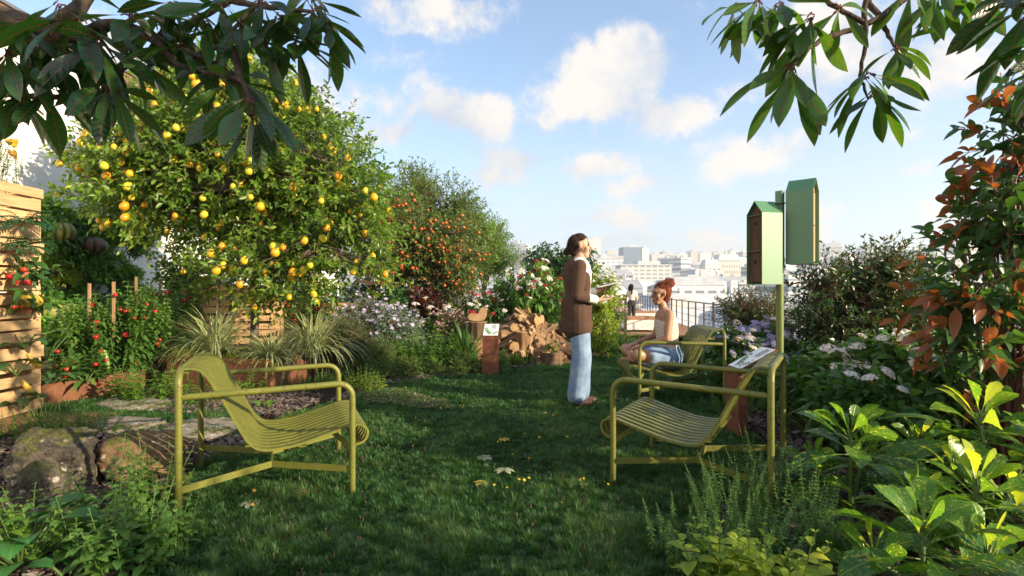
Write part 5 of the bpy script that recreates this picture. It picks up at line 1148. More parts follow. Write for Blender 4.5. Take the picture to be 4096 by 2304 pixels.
# ------------------------------------------------------------------ foliage colours
L_LEM = leafm('fruit_tree_leaf', (.045, .12, .014), (.16, .26, .026), (.34, .38, .04), .42, .38)
L_DARK = leafm('dark_glossy_leaf', (.016, .060, .014), (.045, .11, .024), None, .2, .32)
L_MID = leafm('mid_green_leaf', (.035, .11, .02), (.095, .20, .035), (.15, .25, .05), .35, .45)
L_BRT = leafm('bright_green_leaf', (.06, .16, .022), (.14, .27, .035), (.24, .32, .05), .4, .45)
L_YEL = leafm('yellow_green_leaf', (.14, .24, .02), (.30, .38, .03), (.42, .42, .05), .4, .5)
L_OLV = leafm('olive_fine_leaf', (.045, .10, .020), (.13, .19, .032), (.18, .19, .04), .35, .5)
L_SIL = leafm('silver_leaf', (.10, .16, .12), (.19, .26, .20), None, .25, .7)
L_HERB = leafm('herb_leaf', (.040, .12, .025), (.12, .25, .04), (.22, .32, .06), .35, .5)
L_RED = leafm('maroon_leaf', (.045, .012, .012), (.10, .025, .02), (.05, .06, .02), .3, .45)
L_PHOT = leafm('photinia_leaf', (.022, .075, .018), (.065, .15, .035), (.27, .088, .032), .36, .34)
L_BUSH = leafm('pink_bush_leaf', (.018, .055, .014), (.06, .12, .026), (.13, .05, .03), .3, .34)
L_AUC = leafm('spotted_laurel_leaf', (.016, .085, .022), (.10, .25, .030), (.40, .48, .05), .45, .30, vein=(.22, .32, .05), spots=(.42, .44, .06))
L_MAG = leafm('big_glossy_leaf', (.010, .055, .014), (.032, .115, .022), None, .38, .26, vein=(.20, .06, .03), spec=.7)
L_MAG2 = leafm('big_sunlit_leaf', (.020, .085, .014), (.060, .17, .02), None, .45, .28, vein=(.20, .06, .02), spec=.6)  # lighter copy of the big leaf, sunlight put into its colour
L_FERN = leafm('marigold_leaf', (.020, .085, .035), (.05, .15, .06), None, .3, .5)
L_STRIP = None
def stripm():
    m, t = newmat('striped_blade'); luv = t.n('SeparateXYZ', i0=attr(t, 'luv', 'Vector')); r = attr(t, 'rnd')
    e = t.step(t.m('ABSOLUTE', luv.outputs[0]), .45, .6); col = t.mix(e, t.ramp(r, [(0, (.05, .12, .02)), (1, (.12, .20, .04))]), t.ramp(r, [(0, (.52, .54, .24)), (1, (.70, .70, .40))]))
    finish(t, col, .5, trans=.3, tcol=col); return m
M_STRIP = stripm(); M_GRN = leafm('green_strap_leaf', (.03, .09, .02), (.10, .20, .05), (.35, .33, .10), .3, .45); M_YGR = leafm('yellow_fine_grass', (.14, .19, .03), (.30, .32, .06), None, .35, .5)
F_WHITE = petalm('white_petals', (.78, .74, .70), (.88, .86, .82)); F_PINK = petalm('pink_petals', (.60, .26, .34), (.74, .46, .50)); F_RED = petalm('crimson_petals', (.30, .012, .025), (.50, .04, .06)); F_LIL = petalm('lilac_petals', (.42, .34, .60), (.62, .54, .74)); F_VIO = petalm('violet_blue_petals', (.32, .28, .52), (.54, .49, .70)); F_ORG = petalm('orange_petals', (.72, .25, .015), (.80, .42, .03)); F_YEL = petalm('yellow_petals', (.68, .44, .02), (.78, .60, .05)); F_BLUSH = petalm('blush_white_petals', (.76, .66, .63), (.86, .80, .76)); F_MAG = petalm('magenta_petals', (.42, .06, .16), (.60, .16, .30))
B_GREY = barkm('grey_brown_bark', (.07, .05, .038), (.20, .155, .12)); B_PALE = barkm('pale_bark', (.20, .15, .10), (.38, .30, .22)); B_DARK = barkm('dark_branch_bark', (.035, .024, .018), (.12, .085, .06), 30, (1, 1, .4), .9)

# ------------------------------------------------------------------ trees at left and centre
T0 = P(640, 905, 7.35); T0[2] = 0
plant('fruit_tree', 'large spreading tree full of yellow fruit rising behind the striped grasses', 'fruit tree', T0,
      [ell(330, 860, 150, 640, 7.3, 1.35, 1.5), ell(250, 600, 250, 620, 7.0, 1.0, 1), ell(560, 960, 260, 660, 7.2, 1.1, 1), ell(185, 430, 330, 560, 6.8, .7, .8), ell(740, 1010, 380, 690, 6.8, .8, 1),
       ell(430, 760, 115, 330, 7.4, .8, .8), ell(500, 920, 560, 765, 6.5, .6, 1.2), ell(600, 800, 600, 790, 6.7, .45, .5), ell(430, 640, 620, 780, 7.0, .4, .5), ell(880, 1010, 560, 745, 6.6, .4, .6), ell(185, 330, 300, 480, 6.9, .4, .4), ell(330, 480, 170, 300, 7.2, .4, .3), ell(860, 985, 330, 470, 7.0, .35, .35), ell(760, 900, 220, 330, 7.2, .35, .3), ell(930, 1030, 400, 560, 6.9, .3, .3), ell(560, 640, 95, 180, 7.4, .35, .25), ell(940, 1020, 600, 700, 6.6, .3, .3)], 6400, .42, 12, (.090, .038), L_LEM, B_GREY, 1, 'oval', .22, .35,
      trunk=[T0, T0 + (.0, 0, .5), P(644, 700, 7.35), P(652, 640, 7.3), P(628, 560, 7.3), P(590, 500, 7.3)], tr=.055, K=30, surf=.52, clump=.55, csc=4.6, fr=('lemon', M_LEMON, .040, 480, 'yellow_fruit'), seed=4)
T0 = P(1062, 900, 10.6); T0[2] = 0
plant('persimmon_tree', 'round tree covered in small orange-red fruit at the middle of the garden', 'fruit tree', T0, [ell(890, 1160, 480, 720, 10.5, 1.0, 1.3), ell(1000, 1235, 520, 760, 10.6, 1.0, 1.2), ell(930, 1180, 620, 770, 10.2, .7, .8)],
      2600, .30, 9, (.085, .04), L_OLV, B_GREY, 0, 'oval', .35, .3, trunk=[T0, T0 + (0, 0, .5), P(1040, 740, 10.6), P(1060, 690, 10.5), P(1082, 660, 10.5)], tr=.07, K=18, surf=.5, clump=.3, fr=('apple', M_PERSIM, .032, 480, 'orange_fruit'), seed=5)
T0 = P(1090, 900, 13.8); T0[2] = 0
plant('tall_garden_tree', 'tall airy olive green tree behind the orange fruit tree', 'tree', T0, [ell(965, 1130, 415, 640, 13.8, 1.1, 1.2), ell(1050, 1215, 440, 660, 13.9, 1.1, 1.2), ell(1140, 1265, 530, 700, 13.8, .8, .8), ell(940, 1080, 500, 700, 13.8, 1, .6)], 2600, .42, 12, (.095, .038), L_OLV, B_GREY, 0, 'lance', .1, .3,
      trunk=[T0, P(1092, 760, 13.8), P(1096, 640, 13.8), P(1100, 560, 13.8)], tr=.09, K=22, surf=.6, clump=.55, seed=6)
T0 = P(1213, 860, 13.0); T0[2] = 0
plant('pale_stemmed_tree', 'light green tree with several bare pale stems right of the orange fruit tree', 'tree', T0, [ell(1160, 1290, 545, 680, 13, .8, 1.2), ell(1200, 1300, 600, 700, 13, .7, 1), ell(1235, 1308, 610, 705, 13, .6, .5)], 1000, .38, 12, (.08, .028), L_BRT, B_PALE, 0, 'lance', .15, .3,
      trunk=[T0, P(1214, 780, 13), P(1213, 752, 13), P(1222, 705, 13)], tr=.07, K=16, surf=.6, clump=.3, seed=7)
T0 = P(1420, 880, 12.2); T0[2] = 0
plant('round_dark_tree', 'small round dark green tree directly behind the standing person', 'tree', T0, [ell(1325, 1440, 605, 720, 12.2, .8, 1), ell(1400, 1502, 618, 730, 12.3, .8, 1)], 520, .3, 9, (.12, .06), L_DARK, B_GREY, 0, 'oval', .3, .3, trunk=[T0, P(1418, 790, 12.2), P(1415, 720, 12.2)], tr=.05, K=14, surf=.55, clump=.3, seed=8)
# shrubs of the far bed
def shrub(label, win, Y, n, leaf, mat, seed, name='shrub', ry=None, **k):
    x0, x1, y0, y1 = win; b = P((x0 + x1) / 2, 900, Y); b[2] = k.pop('gz', 0); kw = dict(tl=.22, nl=8, up=.5, surf=.5, clump=.28, K=16, tr=.010, bark=M_STEMB); kw.update(k)
    return plant(name, label, 'shrub', b, [ell(x0, x1, y0, y1, Y, ry)], n, leaf=leaf, mat=mat, seed=seed, **kw)
shrub('big shrub dotted with crimson and white flower heads beside the standing person', (1240, 1430, 650, 885), 9.3, 900, (.10, .058), L_BRT, 11, 'flowering_shrub', .8, droop=.7, lvl=1, shape='heart', fl=[('dome', F_WHITE, .045, 30, None, 1), ('dome', F_RED, .038, 40, None, 1)])
shrub('lower shrub with white and crimson flower heads left of the firewood', (1168, 1290, 745, 850), 8.9, 320, (.085, .05), L_MID, 12, 'flowering_shrub', .5, droop=.6, lvl=1, shape='heart', fl=[('dome', F_BLUSH, .055, 9, None, 1), ('dome', F_RED, .05, 10, None, 1)])
shrub('loose pale green shrub with white blossom right of the standing person', (1476, 1556, 668, 885), 8.6, 400, (.075, .036), L_YEL, 13, 'flowering_shrub', .5, lvl=1, fl=[('dome', F_WHITE, .035, 26, None, 1)])
shrub('airy bush of tiny white daisies behind the pink sedum', (1135, 1245, 722, 850), 10.4, 460, (.035, .009), L_OLV, 14, 'daisy_bush', .6, shape='lance', nl=12, fl=[('daisy', F_WHITE, .024, 90, None, 2)])
shrub('second cloud of tiny white daisies right of the first', (1215, 1290, 742, 850), 10.8, 320, (.035, .009), L_OLV, 15, 'daisy_bush', .6, shape='lance', nl=12, fl=[('daisy', F_WHITE, .026, 80, None, 2)])
shrub('silver-leaved clump of lilac trumpet flowers nearest the yellow fruit tree', (850, 970, 742, 860), 8.2, 420, (.06, .02), L_SIL, 16, 'lilac_plant', .5, shape='lance', fl=[('petal5', F_LIL, .034, 80, None, 1.5)])
shrub('broad clump of lilac flowers on silver leaves in the middle bed', (925, 1060, 765, 905), 8.0, 560, (.06, .022), L_SIL, 17, 'lilac_plant', .6, shape='lance', fl=[('petal5', F_LIL, .036, 90, None, 1.5)])
upright('leafy_perennial', 'leafy green perennial left of the spiky phormium', 'perennial', P(975, 900, 7.4)[:2], .38, .3, 46, .68, 9, (.10, .052), L_MID, seed=18)
upright('leafy_perennial', 'broad-leaved green perennial right behind the spiky ground cover', 'perennial', P(1055, 900, 7.3)[:2], .40, .3, 52, .78, 9, (.11, .06), L_BRT, seed=19)
upright('leafy_perennial', 'round-leaved green perennial beside the phormium', 'perennial', P(1105, 900, 7.25)[:2], .26, .22, 32, .55, 8, (.09, .06), L_MID, seed=20)
upright('sedum_plant', 'tall green plant with dusty pink flower heads behind the green perennials', 'perennial', P(1080, 880, 8.6)[:2], .50, .3, 46, 1.0, 10, (.12, .05), L_BRT, seed=21, fl=('dome', F_BLUSH, .055, 20, None))
shrub('hazy brown-pink heather bush above the phormium', (1088, 1180, 772, 860), 8.4, 420, (.022, .006), L_OLV, 22, 'heather_bush', .4, shape='lance', nl=12, fl=[('dome', F_PINK, .018, 80, None, 2)])
shrub('low dark maroon leaved plant under the orange fruit tree', (1035, 1110, 722, 800), 9.6, 240, (.09, .07), L_RED, 23, 'maroon_plant', .4)
shrub('dark maroon leaved plant beside the timber brace', (960, 1030, 732, 810), 9.3, 180, (.09, .06), L_DARK, 24, 'dark_plant', .4)
shrub('feathery dark green rosemary mass right of the striped grasses', (810, 935, 800, 945), 6.75, 820, (.030, .005), L_OLV, 25, 'rosemary_bush', .45, shape='lance', nl=16, tl=.16)
shrub('second feathery rosemary bush below the lilac flowers', (900, 1000, 850, 940), 6.9, 480, (.030, .005), L_HERB, 26, 'rosemary_bush', .35, shape='lance', nl=16, tl=.14)
for i, (x0, x1, y0, y1, Y, n, lab) in enumerate([(905, 1010, 905, 968, 6.55, 620, 'low bright green mossy cushion left of the other cushions'), (985, 1075, 898, 962, 6.75, 560, 'low bright green mossy cushion in the middle of the three'), (1050, 1120, 905, 952, 6.9, 420, 'low bright green cushion with paler tips nearest the info post'), (1125, 1213, 888, 948, 7.05, 480, 'feathery green cushion directly left of the rusty info post'), (1252, 1278, 880, 935, 7.2, 200, 'small green cushion directly right of the rusty info post')]):
    shrub(lab, (x0, x1, y0, y1 + 12), Y, n, (.022, .010), L_BRT, 30 + i, 'ground_cover_cushion', .28, nl=12, tl=.09, clump=.12, surf=.35, K=10, tr=.004, group='green cushions edging the lawn')
upright('yellow_shrub', 'small golden yellow leaved shrub at the corner of the lawn', 'shrub', G(918, 985)[:2], .19, .16, 44, .30, 7, (.06, .026), L_YEL, seed=36)
upright('parsley_plant', 'bright green leafy herb at the foot of the firewood', 'herb', P(1288, 905, 7.65)[:2], .14, .1, 34, .27, 7, (.05, .04), L_BRT, seed=37)
upright('thyme_plant', 'herb with tiny pink flowers beside the hollow stump', 'herb', P(1328, 905, 7.75)[:2], .17, .1, 44, .26, 9, (.022, .010), L_BRT, seed=38, fl=('daisy', F_PINK, .014, 18, None))
upright('ivy_plant', 'small ivy growing out of the hollow stump pot', 'ivy', P(1388, 880, 7.75)[:2], .08, .08, 12, .24, 6, (.05, .045), L_BRT, seed=39, z0=.17, shape='heart')
tuft('phormium', 'spiky green and cream phormium left of the stacked stumps', 'spiky plant', P(1175, 905, 7.7) * (1, 1, 0), 70, .75, .035, M_GRN, .06, (.6, 1.5), (.02, .5), seed=3)
tuft('ornamental_grass', 'arching grass fountain above the right of the firewood heap', 'grass tuft', P(1408, 870, 9.0) * (1, 1, 0), 160, .75, .012, M_GRN, .08, (1.2, 2.4), seed=4)
tuft('ornamental_grass', 'dark grass tuft under the lilac flowers', 'grass tuft', P(955, 945, 6.9) * (1, 1, 0), 130, .42, .008, M_GRN, .06, (1.0, 2.2), seed=5)
tuft('ornamental_grass', 'fine grass tuft leaning over the round stump', 'grass tuft', P(1212, 905, 7.3) * (1, 1, 0), 50, .45, .012, M_GRN, .05, (1.0, 2.2), seed=6)
upright('geranium_plant', 'lobed green foliage mound left of the deck', 'perennial', P(1545, 905, 9.2)[:2], .42, .35, 70, .48, 7, (.085, .075), L_MID, seed=41, shape='heart')
upright('geranium_plant', 'bright green foliage mound directly right of the standing person', 'perennial', P(1502, 905, 9.4)[:2], .30, .3, 46, .42, 7, (.08, .06), L_BRT, seed=42)
shrub('pink blossomed plant between the standing person and the deck', (1492, 1572, 752, 842), 10.2, 300, (.05, .02), L_HERB, 43, 'pink_flower_plant', .4, fl=[('dome', F_PINK, .035, 60, None, 2)])
upright('fern_herb', 'upright feathery herb at the corner of the deck', 'herb', P(1592, 885, 9.6)[:2], .22, .2, 40, .42, 14, (.05, .016), L_BRT, seed=44)
shrub('dark planter shrub with small white flowers at the start of the railing', (1505, 1558, 735, 790), 16.0, 160, (.10, .05), L_BRT, 45, 'planter_shrub', .5, gz=-.3, fl=[('dome', F_YEL, .04, 14, None, 1)])
shrub('leafy climber between the tomato vines and the pallet stack', (395, 535, 620, 860), 8.4, 420, (.10, .05), L_MID, 49, 'climber_shrub', .4, lvl=1, tl=.3)
# leafy backing behind the far bed so the garden closes
for i, (x0, x1, y0, y1, Y, n, lf, mt, lab) in enumerate([(820, 960, 700, 860, 10.6, 420, (.09, .05), L_DARK, 'dark ivy mass hanging under the timber ledge'), (930, 1080, 750, 860, 10.9, 420, (.08, .04), L_MID, 'green hedge plant behind the lilac flowers'), (1050, 1180, 690, 850, 11.6, 420, (.10, .05), L_BRT, 'sunlit leafy shrub under the orange fruit tree'), (1170, 1330, 760, 880, 11.4, 420, (.08, .04), L_MID, 'green shrub behind the white daisies'), (1270, 1460, 740, 900, 10.8, 480, (.09, .05), L_DARK, 'dark green shrub behind the crimson flowers'), (640, 830, 700, 900, 10.6, 420, (.08, .05), L_DARK, 'dark creeper in front of the berry pallet wall')]):
    shrub(lab, (x0, x1, y0, y1), Y, n, lf, mt, 50 + i, 'backing_shrub', .7, tl=.3)
shrub('creeper with small red berries on the pallet wall right of the trunk', (700, 860, 690, 850), 9.1, 340, (.06, .035), L_MID, 58, 'berry_creeper', .3, fr=('apple', M_TOM, .017, 60, 'berry'))
upright('orange_flower_plant', 'small orange flowers among green leaves behind the right striped grass', 'perennial', P(800, 900, 8.0)[:2], .3, .2, 40, .72, 10, (.05, .02), L_HERB, seed=59, fl=('daisy', F_ORG, .026, 24, None))

# ------------------------------------------------------------------ planter contents
for i, (dx, dy, Y, n, L, lab) in enumerate([(540, 893, 6.2, 360, .86, 'large striped grass on the left of the angular planter'), (785, 884, 6.3, 360, .88, 'large striped grass on the right of the angular planter'), (682, 905, 5.85, 240, .52, 'smallest striped grass at the front corner of the angular planter')]):
    b = P(dx, dy, Y); b[2] = .31; tuft('striped_grass', lab, 'ornamental grass', b, n, L, .016, M_STRIP, .07, (3.6, 2.1), (.05, 1.0), 'striped grasses in the rusty planter', seed=60 + i, seg=9)
def carpet(name, label, win, n, z, leaf, mat, seed, h=.05):
    g = np.random.default_rng(seed); poly = np.array(win); p = poly.min(0) + g.random((n * 3, 2)) * (poly.max(0) - poly.min(0)); p = p[inside(p, poly)][:n]; B = len(p); c = np.r_[poly.mean(0), z]
    P3 = np.c_[p, z + h * g.random(B) * (.6 + .5 * noise3(np.c_[p, 0 * p[:, 0]], 9, seed))]; D = rdir(B, g) + (0, 0, .8); G_ = Geo(); G_.leaves(P3, D, [0, 0, 1], leaf[0] * (.6 + .7 * g.random(B)), leaf[1], 'oval', 0, .2, .3)
    return tag(G_.build(name, mat, loc=c, origin=c), label, 'ground cover', None, 'stuff')
carpet('sedum_carpet', 'low yellow-green sedum carpet spilling at the planter rim', [(-3.75, 5.88), (-2.45, 5.50), (-2.4, 6.85), (-3.6, 7.2)], 9000, .31, (.022, .016), L_YEL, 66, .07)
tuft('fine_grass', 'fine yellow grass tuft at the left end of the angular planter', 'ornamental grass', P(462, 893, 6.0) * (1, 1, 0) + (0, 0, .31), 300, .19, .004, M_YGR, .1, (.8, 1.6), seed=67)
tuft('fine_grass', 'second fine yellow grass tuft left of the corner grass', 'ornamental grass', P(590, 893, 5.9) * (1, 1, 0) + (0, 0, .31), 200, .14, .004, M_YGR, .08, (.8, 1.6), seed=68)
upright('bronze_plant', 'low dark rosemary between the two large striped grasses', 'herb', P(690, 880, 6.5)[:2], .22, .2, 60, .36, 12, (.03, .008), L_OLV, seed=69, z0=.3)
# tomato plants
tomz = [(250, 6.0, .95, 'tomato vine on the leftmost stake', 8), (310, 5.9, 1.0, 'tomato vine on the second stake with red fruit low down', 12), (365, 6.3, 1.05, 'tallest tomato vine with bright red fruit', 14), (418, 6.7, .95, 'tomato vine nearest the striped grasses', 12), (180, 6.5, .85, 'leafy tomato vine behind the cherry tomatoes', 4), (455, 7.4, 1.0, 'shaded tomato vine in the dark corner of the planter', 8)]
for i, (dx, Y, h, lab, nf) in enumerate(tomz):
    c = P(dx, 900, Y)[:2]; upright('tomato_plant', lab, 'tomato plant', c, .20, .2, 24, h * 1.16, 16, (.12, .055), L_MID if i % 2 else L_HERB, seed=70 + i, z0=.15, lean=.12, wh=3, top=.5, fr=('apple', M_TOM, .027, int(nf * 1.6), 'tomato'), sr=.004, droop=.6)
upright('cherry_tomato_plant', 'bushy plant with a spray of glossy cherry tomatoes at the front of the low planter', 'tomato plant', P(195, 930, 5.5)[:2], .26, .16, 26, .42, 9, (.11, .045), L_MID, seed=77, z0=.15, wh=3, fr=('apple', M_TOM, .021, 26, 'tomato'))
def bigleaf(label, c, n, L, Wd, mat, seed, h=.3, name='squash_plant', up=.5, shape='heart'):
    g = np.random.default_rng(seed); c = np.asarray(c, float); root = empty(name, c, 0, label, 'plant'); az = np.arange(n) * 2.4 + g.random(n); e = c + np.stack([np.cos(az) * h * .6, np.sin(az) * h * .6, h * (.4 + .6 * g.random(n))], -1)
    G_ = Geo(); G_.tubes(bez(np.tile(c, (n, 1)), (c + e) / 2 + (0, 0, .12 * h), e, 5), .005, 5, 0, cap=False); G_.build('stem', M_STEMG, root, smooth=True, origin=c)
    G_ = Geo(); D = np.stack([np.cos(az), np.sin(az), up + g.normal(size=n) * .2], -1); G_.leaves(e, D, [0, 0, 1], L * (.7 + .5 * g.random(n)), Wd * (.8 + .3 * g.random(n)), shape, 2, .35, .3, wave=.04); G_.build('leaf', mat, root, smooth=True, origin=c); return root
L_SQ = leafm('squash_leaf', (.05, .14, .02), (.13, .24, .035), None, .35, .55, vein=(.20, .30, .07)); L_SQD = leafm('squash_leaf_dark', (.03, .10, .03), (.06, .16, .04), None, .3, .5, vein=(.12, .22, .07))
bigleaf('squash plant with one huge round leaf beside the pallet wall', P(120, 905, 5.6), 7, .22, .22, L_SQ, 80, .3); bigleaf('broad strap-leaved plant flopping over the low planter edge', P(130, 960, 5.2) * (1, 1, 0) + (0, 0, .16), 16, .24, .07, L_SQD, 81, .12, 'strap_plant', .35, 'lance')
bigleaf('strap-leaved plant along the planter rim beside the stakes', P(215, 955, 5.35) * (1, 1, 0) + (0, 0, .16), 12, .22, .06, L_SQ, 82, .10, 'strap_plant', .3, 'lance')
M_ZUC = plain('courgette_skin', (.12, .24, .04), .35, .3, 20, c2=(.25, .36, .08))
for i, (pts, lab) in enumerate([([(258, 930, 5.6), (262, 905, 5.6), (256, 885, 5.6)], 'straight green courgette standing left of the stakes'), ([(272, 930, 5.6), (268, 905, 5.6), (262, 880, 5.6)], 'curved green courgette against the second stake'), ([(336, 920, 5.9), (322, 895, 5.9), (324, 880, 5.9)], 'curved green courgette between the middle stakes'), ([(385, 905, 6.3), (372, 885, 6.3), (372, 868, 6.3)], 'thin green courgette in the shade right of the stakes')]):
    g = Geo(); w_ = catmull([P(*q) for q in pts], 5); n = len(w_); g.tubes(w_, .024 * np.sin(np.linspace(.5, 2.75, n)) ** .5, 12); tag(g.build('courgette', M_ZUC, loc=w_[0], origin=w_[0], smooth=True), lab, 'courgette', 'courgettes in the low planter')

# ------------------------------------------------------------------ hanging garden on the white wall
M_PUMP = None
def pumpm(name, c1, c2, c3):
    m, t = newmat(name); luv = t.n('SeparateXYZ', i0=attr(t, 'luv', 'Vector')); n = noise(t, 12, 6, .7); a = t.m('ARCTAN2', luv.outputs[1], luv.outputs[0]); s = t.m('SINE', t.m('MULTIPLY', a, 12.0))
    finish(t, t.mix(t.step(s, -.9, .1), c1, t.ramp(n, [(.35, c2), (.7, c3)])), .45, n, .2, .004); return m
M_PUMP = pumpm('green_pumpkin_skin', (.06, .09, .02), (.16, .17, .04), (.36, .30, .08)); M_PUMPB = pumpm('brown_pumpkin_skin', (.05, .03, .02), (.12, .07, .045), (.22, .14, .09)); M_GOURD = pumpm('yellow_gourd_skin', (.40, .22, .02), (.50, .33, .03), (.60, .46, .08))
def pumpkin(label, c, r, mat, sq=(1, 1, .8), lobes=12, rz=0, cat='pumpkin', group=None, name='pumpkin'):
    root = empty(name, c, rz, label, cat, group); g = Geo()
    def pr(v): a = np.arctan2(v[..., 1], v[..., 0]); k = (1 + .07 * np.abs(np.sin(a * lobes / 2)) ** .7); v = v.copy(); v[..., :2] *= k[..., None]; rr = np.hypot(v[..., 0], v[..., 1]); v[..., 2] -= .25 * np.sign(v[..., 2]) * np.exp(-(rr * 2.6) ** 2); return v
    g.sphere((0, 0, 0), r, 72, 20, 0, sq=sq, prof=pr); g.build('rind', mat, root, smooth=True); g = Geo(); g.tubes([(0, 0, r * sq[2] * .6), (0, 0, r * sq[2]), (r * .15, 0, r * sq[2] * 1.25)], [r * .16, r * .1, r * .12], 7); g.build('stalk', M_STEMB, root, smooth=True); return root
WX = -6.42
def onwall(dx, dy): Y = WX * FD / (dx - CX); return P(dx, dy, Y)
for (dx, dy, r, m_, sq, lab) in [(154, 783, .17, M_PUMP, (1, 1, .85), 'large ribbed green pumpkin on the white wall low beside the pallets'), (241, 622, .20, M_PUMPB, (1.1, 1, .75), 'dark brown ribbed pumpkin shaded by the fruit tree'), (242, 745, .14, M_PUMP, (1, 1, .85), 'small striped pumpkin behind the leftmost stakes'), (165, 590, .20, M_PUMP, (1, .8, .8), 'broad flat greyish pumpkin high on the white wall'), (300, 672, .11, M_PUMPB, (1, 1, .9), 'small brown pumpkin right of the dark one')]:
    pumpkin(lab, onwall(dx, dy) * (1, .96, 1) + (.16, 0, 0), r, m_, sq)
M_DPOT = plain('dark_half_pot', (.025, .027, .03), .35)
L_WALL = leafm('wall_herb_leaf', (.09, .24, .03), (.20, .38, .05), None, .4, .5); L_WALLD = leafm('wall_parsley_leaf', (.035, .13, .022), (.09, .24, .035), None, .35, .5)
for i, (dx, dy, w_, n, lf, m_, lab, nm) in enumerate([(122, 562, .20, 420, (.022, .016), L_WALL, 'square trimmed mossy green block at the top of the hanging garden', 'moss_plant'), (140, 592, .17, 380, (.028, .022), L_WALL, 'round parsley clump under the mossy block', 'parsley_plant'), (112, 655, .26, 460, (.03, .014), L_YEL, 'yellow-green feathery herb next to the pallets', 'feathery_herb'), (165, 640, .26, 480, (.03, .02), L_WALLD, 'dark parsley clump in the middle of the hanging garden', 'parsley_plant'), (205, 610, .30, 520, (.03, .016), L_WALL, 'big dark fennel-like herb under the fruit tree branches', 'feathery_herb'), (148, 690, .26, 460, (.04, .018), L_YEL, 'yellow leaved trailing plant on the white wall', 'trailing_plant'), (205, 692, .26, 560, (.022, .018), L_WALLD, 'dense curly parsley above the large pumpkin', 'parsley_plant'), (283, 668, .26, 520, (.024, .02), L_WALL, 'curly kale-like clump high behind the stakes', 'parsley_plant'), (322, 690, .24, 420, (.026, .02), L_WALL, 'curly clump rightmost in the hanging garden', 'parsley_plant'), (100, 735, .22, 380, (.028, .02), L_WALLD, 'dark curly clump hidden behind the red berries', 'parsley_plant'), (185, 735, .20, 300, (.03, .018), L_WALL, 'light green herb between the two striped pumpkins', 'feathery_herb'), (262, 600, .24, 380, (.03, .02), L_WALL, 'leafy clump above the dark brown pumpkin', 'parsley_plant')]):
    c = onwall(dx, dy); Y = c[1]; root_ = plant(nm, lab, 'wall plant', c - (0, 0, w_ * .55), [(c[0] + .02, c[1], c[2], w_ * .75, w_, w_ * .8, 1)], n, .10, 12, lf, m_, M_STEMG, 0, 'oval', .3, .3, K=8, tr=.004, twr=.0018, surf=.4, clump=.1, seed=90 + i, group='plants of the hanging wall garden', up=.3)
    g = Geo(); g.sphere((0, 0, .0), w_ * .62, 16, 8, 0, sq=(.8, 1, .6), prof=lambda v: np.stack([v[..., 0], v[..., 1], np.minimum(v[..., 2], .15)], -1)); o = g.build('pot', M_DPOT, root_, smooth=True)
for i, (dx, dy, w_) in enumerate([(115, 540, .26), (200, 560, .28), (120, 605, .3), (230, 660, .32), (180, 770, .34), (290, 730, .3), (345, 760, .3), (290, 560, .3), (330, 600, .3), (95, 800, .3), (130, 830, .35), (185, 820, .35), (250, 800, .35), (300, 790, .3)]):
    c = onwall(dx, dy); c[0] += .1
    plant('wall_creeper', 'loose leafy creeper filling the gaps of the white wall', 'creeper', c - (0, 0, w_), [(c[0], c[1], c[2], w_ * .5, w_ * 1.1, w_, 1)], 130, .25, 8, (.085, .045), (L_WALL, L_WALLD, L_HERB)[i % 3], M_STEMG, 1, 'oval', .4, .3, K=8, tr=.004, seed=110 + i, group='creepers on the white wall')

# ------------------------------------------------------------------ pots and plants on the pallet wall
PWX = -4.13
def onpal(dx, dy): Y = PWX * FD / (dx - CX); return P(dx, dy, Y)
def feather(label, c, n, L, mat, seed):
    g = np.random.default_rng(seed); root = empty('marigold_plant', c, 0, label, 'plant'); az = g.random(n) * 6.28; fo = Geo(); st = Geo(); L *= .62
    az = np.where(np.cos(az) < -.3, math.pi - az, az); e = c + np.stack([np.abs(np.cos(az)) * L * .8, np.sin(az) * L, (g.random(n) - .35) * L * .9], -1); m = (c + e) / 2 + (.02, 0, .25 * L); cv = bez(np.tile(c, (n, 1)), m, e, 9); st.tubes(cv, .0022, 3, 0, cap=False)
    T = np.gradient(cv, axis=1); T /= np.linalg.norm(T, axis=2, keepdims=True); sd_ = np.cross(T, [0, 0, 1.]); sd_ /= np.linalg.norm(sd_, axis=2, keepdims=True) + 1e-6
    for s in (-1, 1):
        for k in range(2, 9): fo.leaves(cv[:, k], sd_[:, k] * s + T[:, k] * .7, [0, 0, 1], L * .26 * (1 - abs(k - 5) * .1), L * .09, 'oval', 1, .25, .3)
    fo.leaves(cv[:, 8], T[:, 8], [0, 0, 1], L * .22, L * .09, 'oval', 1, .2)
    st.build('stem', M_STEMG, root, smooth=True, origin=c); fo.build('foliage', mat, root, smooth=True, origin=c); return root
feather('ferny marigold foliage in the upper pocket of the tall pallet wall', onpal(38, 560) + (.06, 0, 0), 30, .34, L_FERN, 130); feather('ferny marigold foliage in the second pocket of the tall pallet wall', onpal(38, 622) + (.06, 0, 0), 28, .32, L_FERN, 131)
M_CLAY = plain('terracotta', (.30, .11, .05), .8, .2, 20)
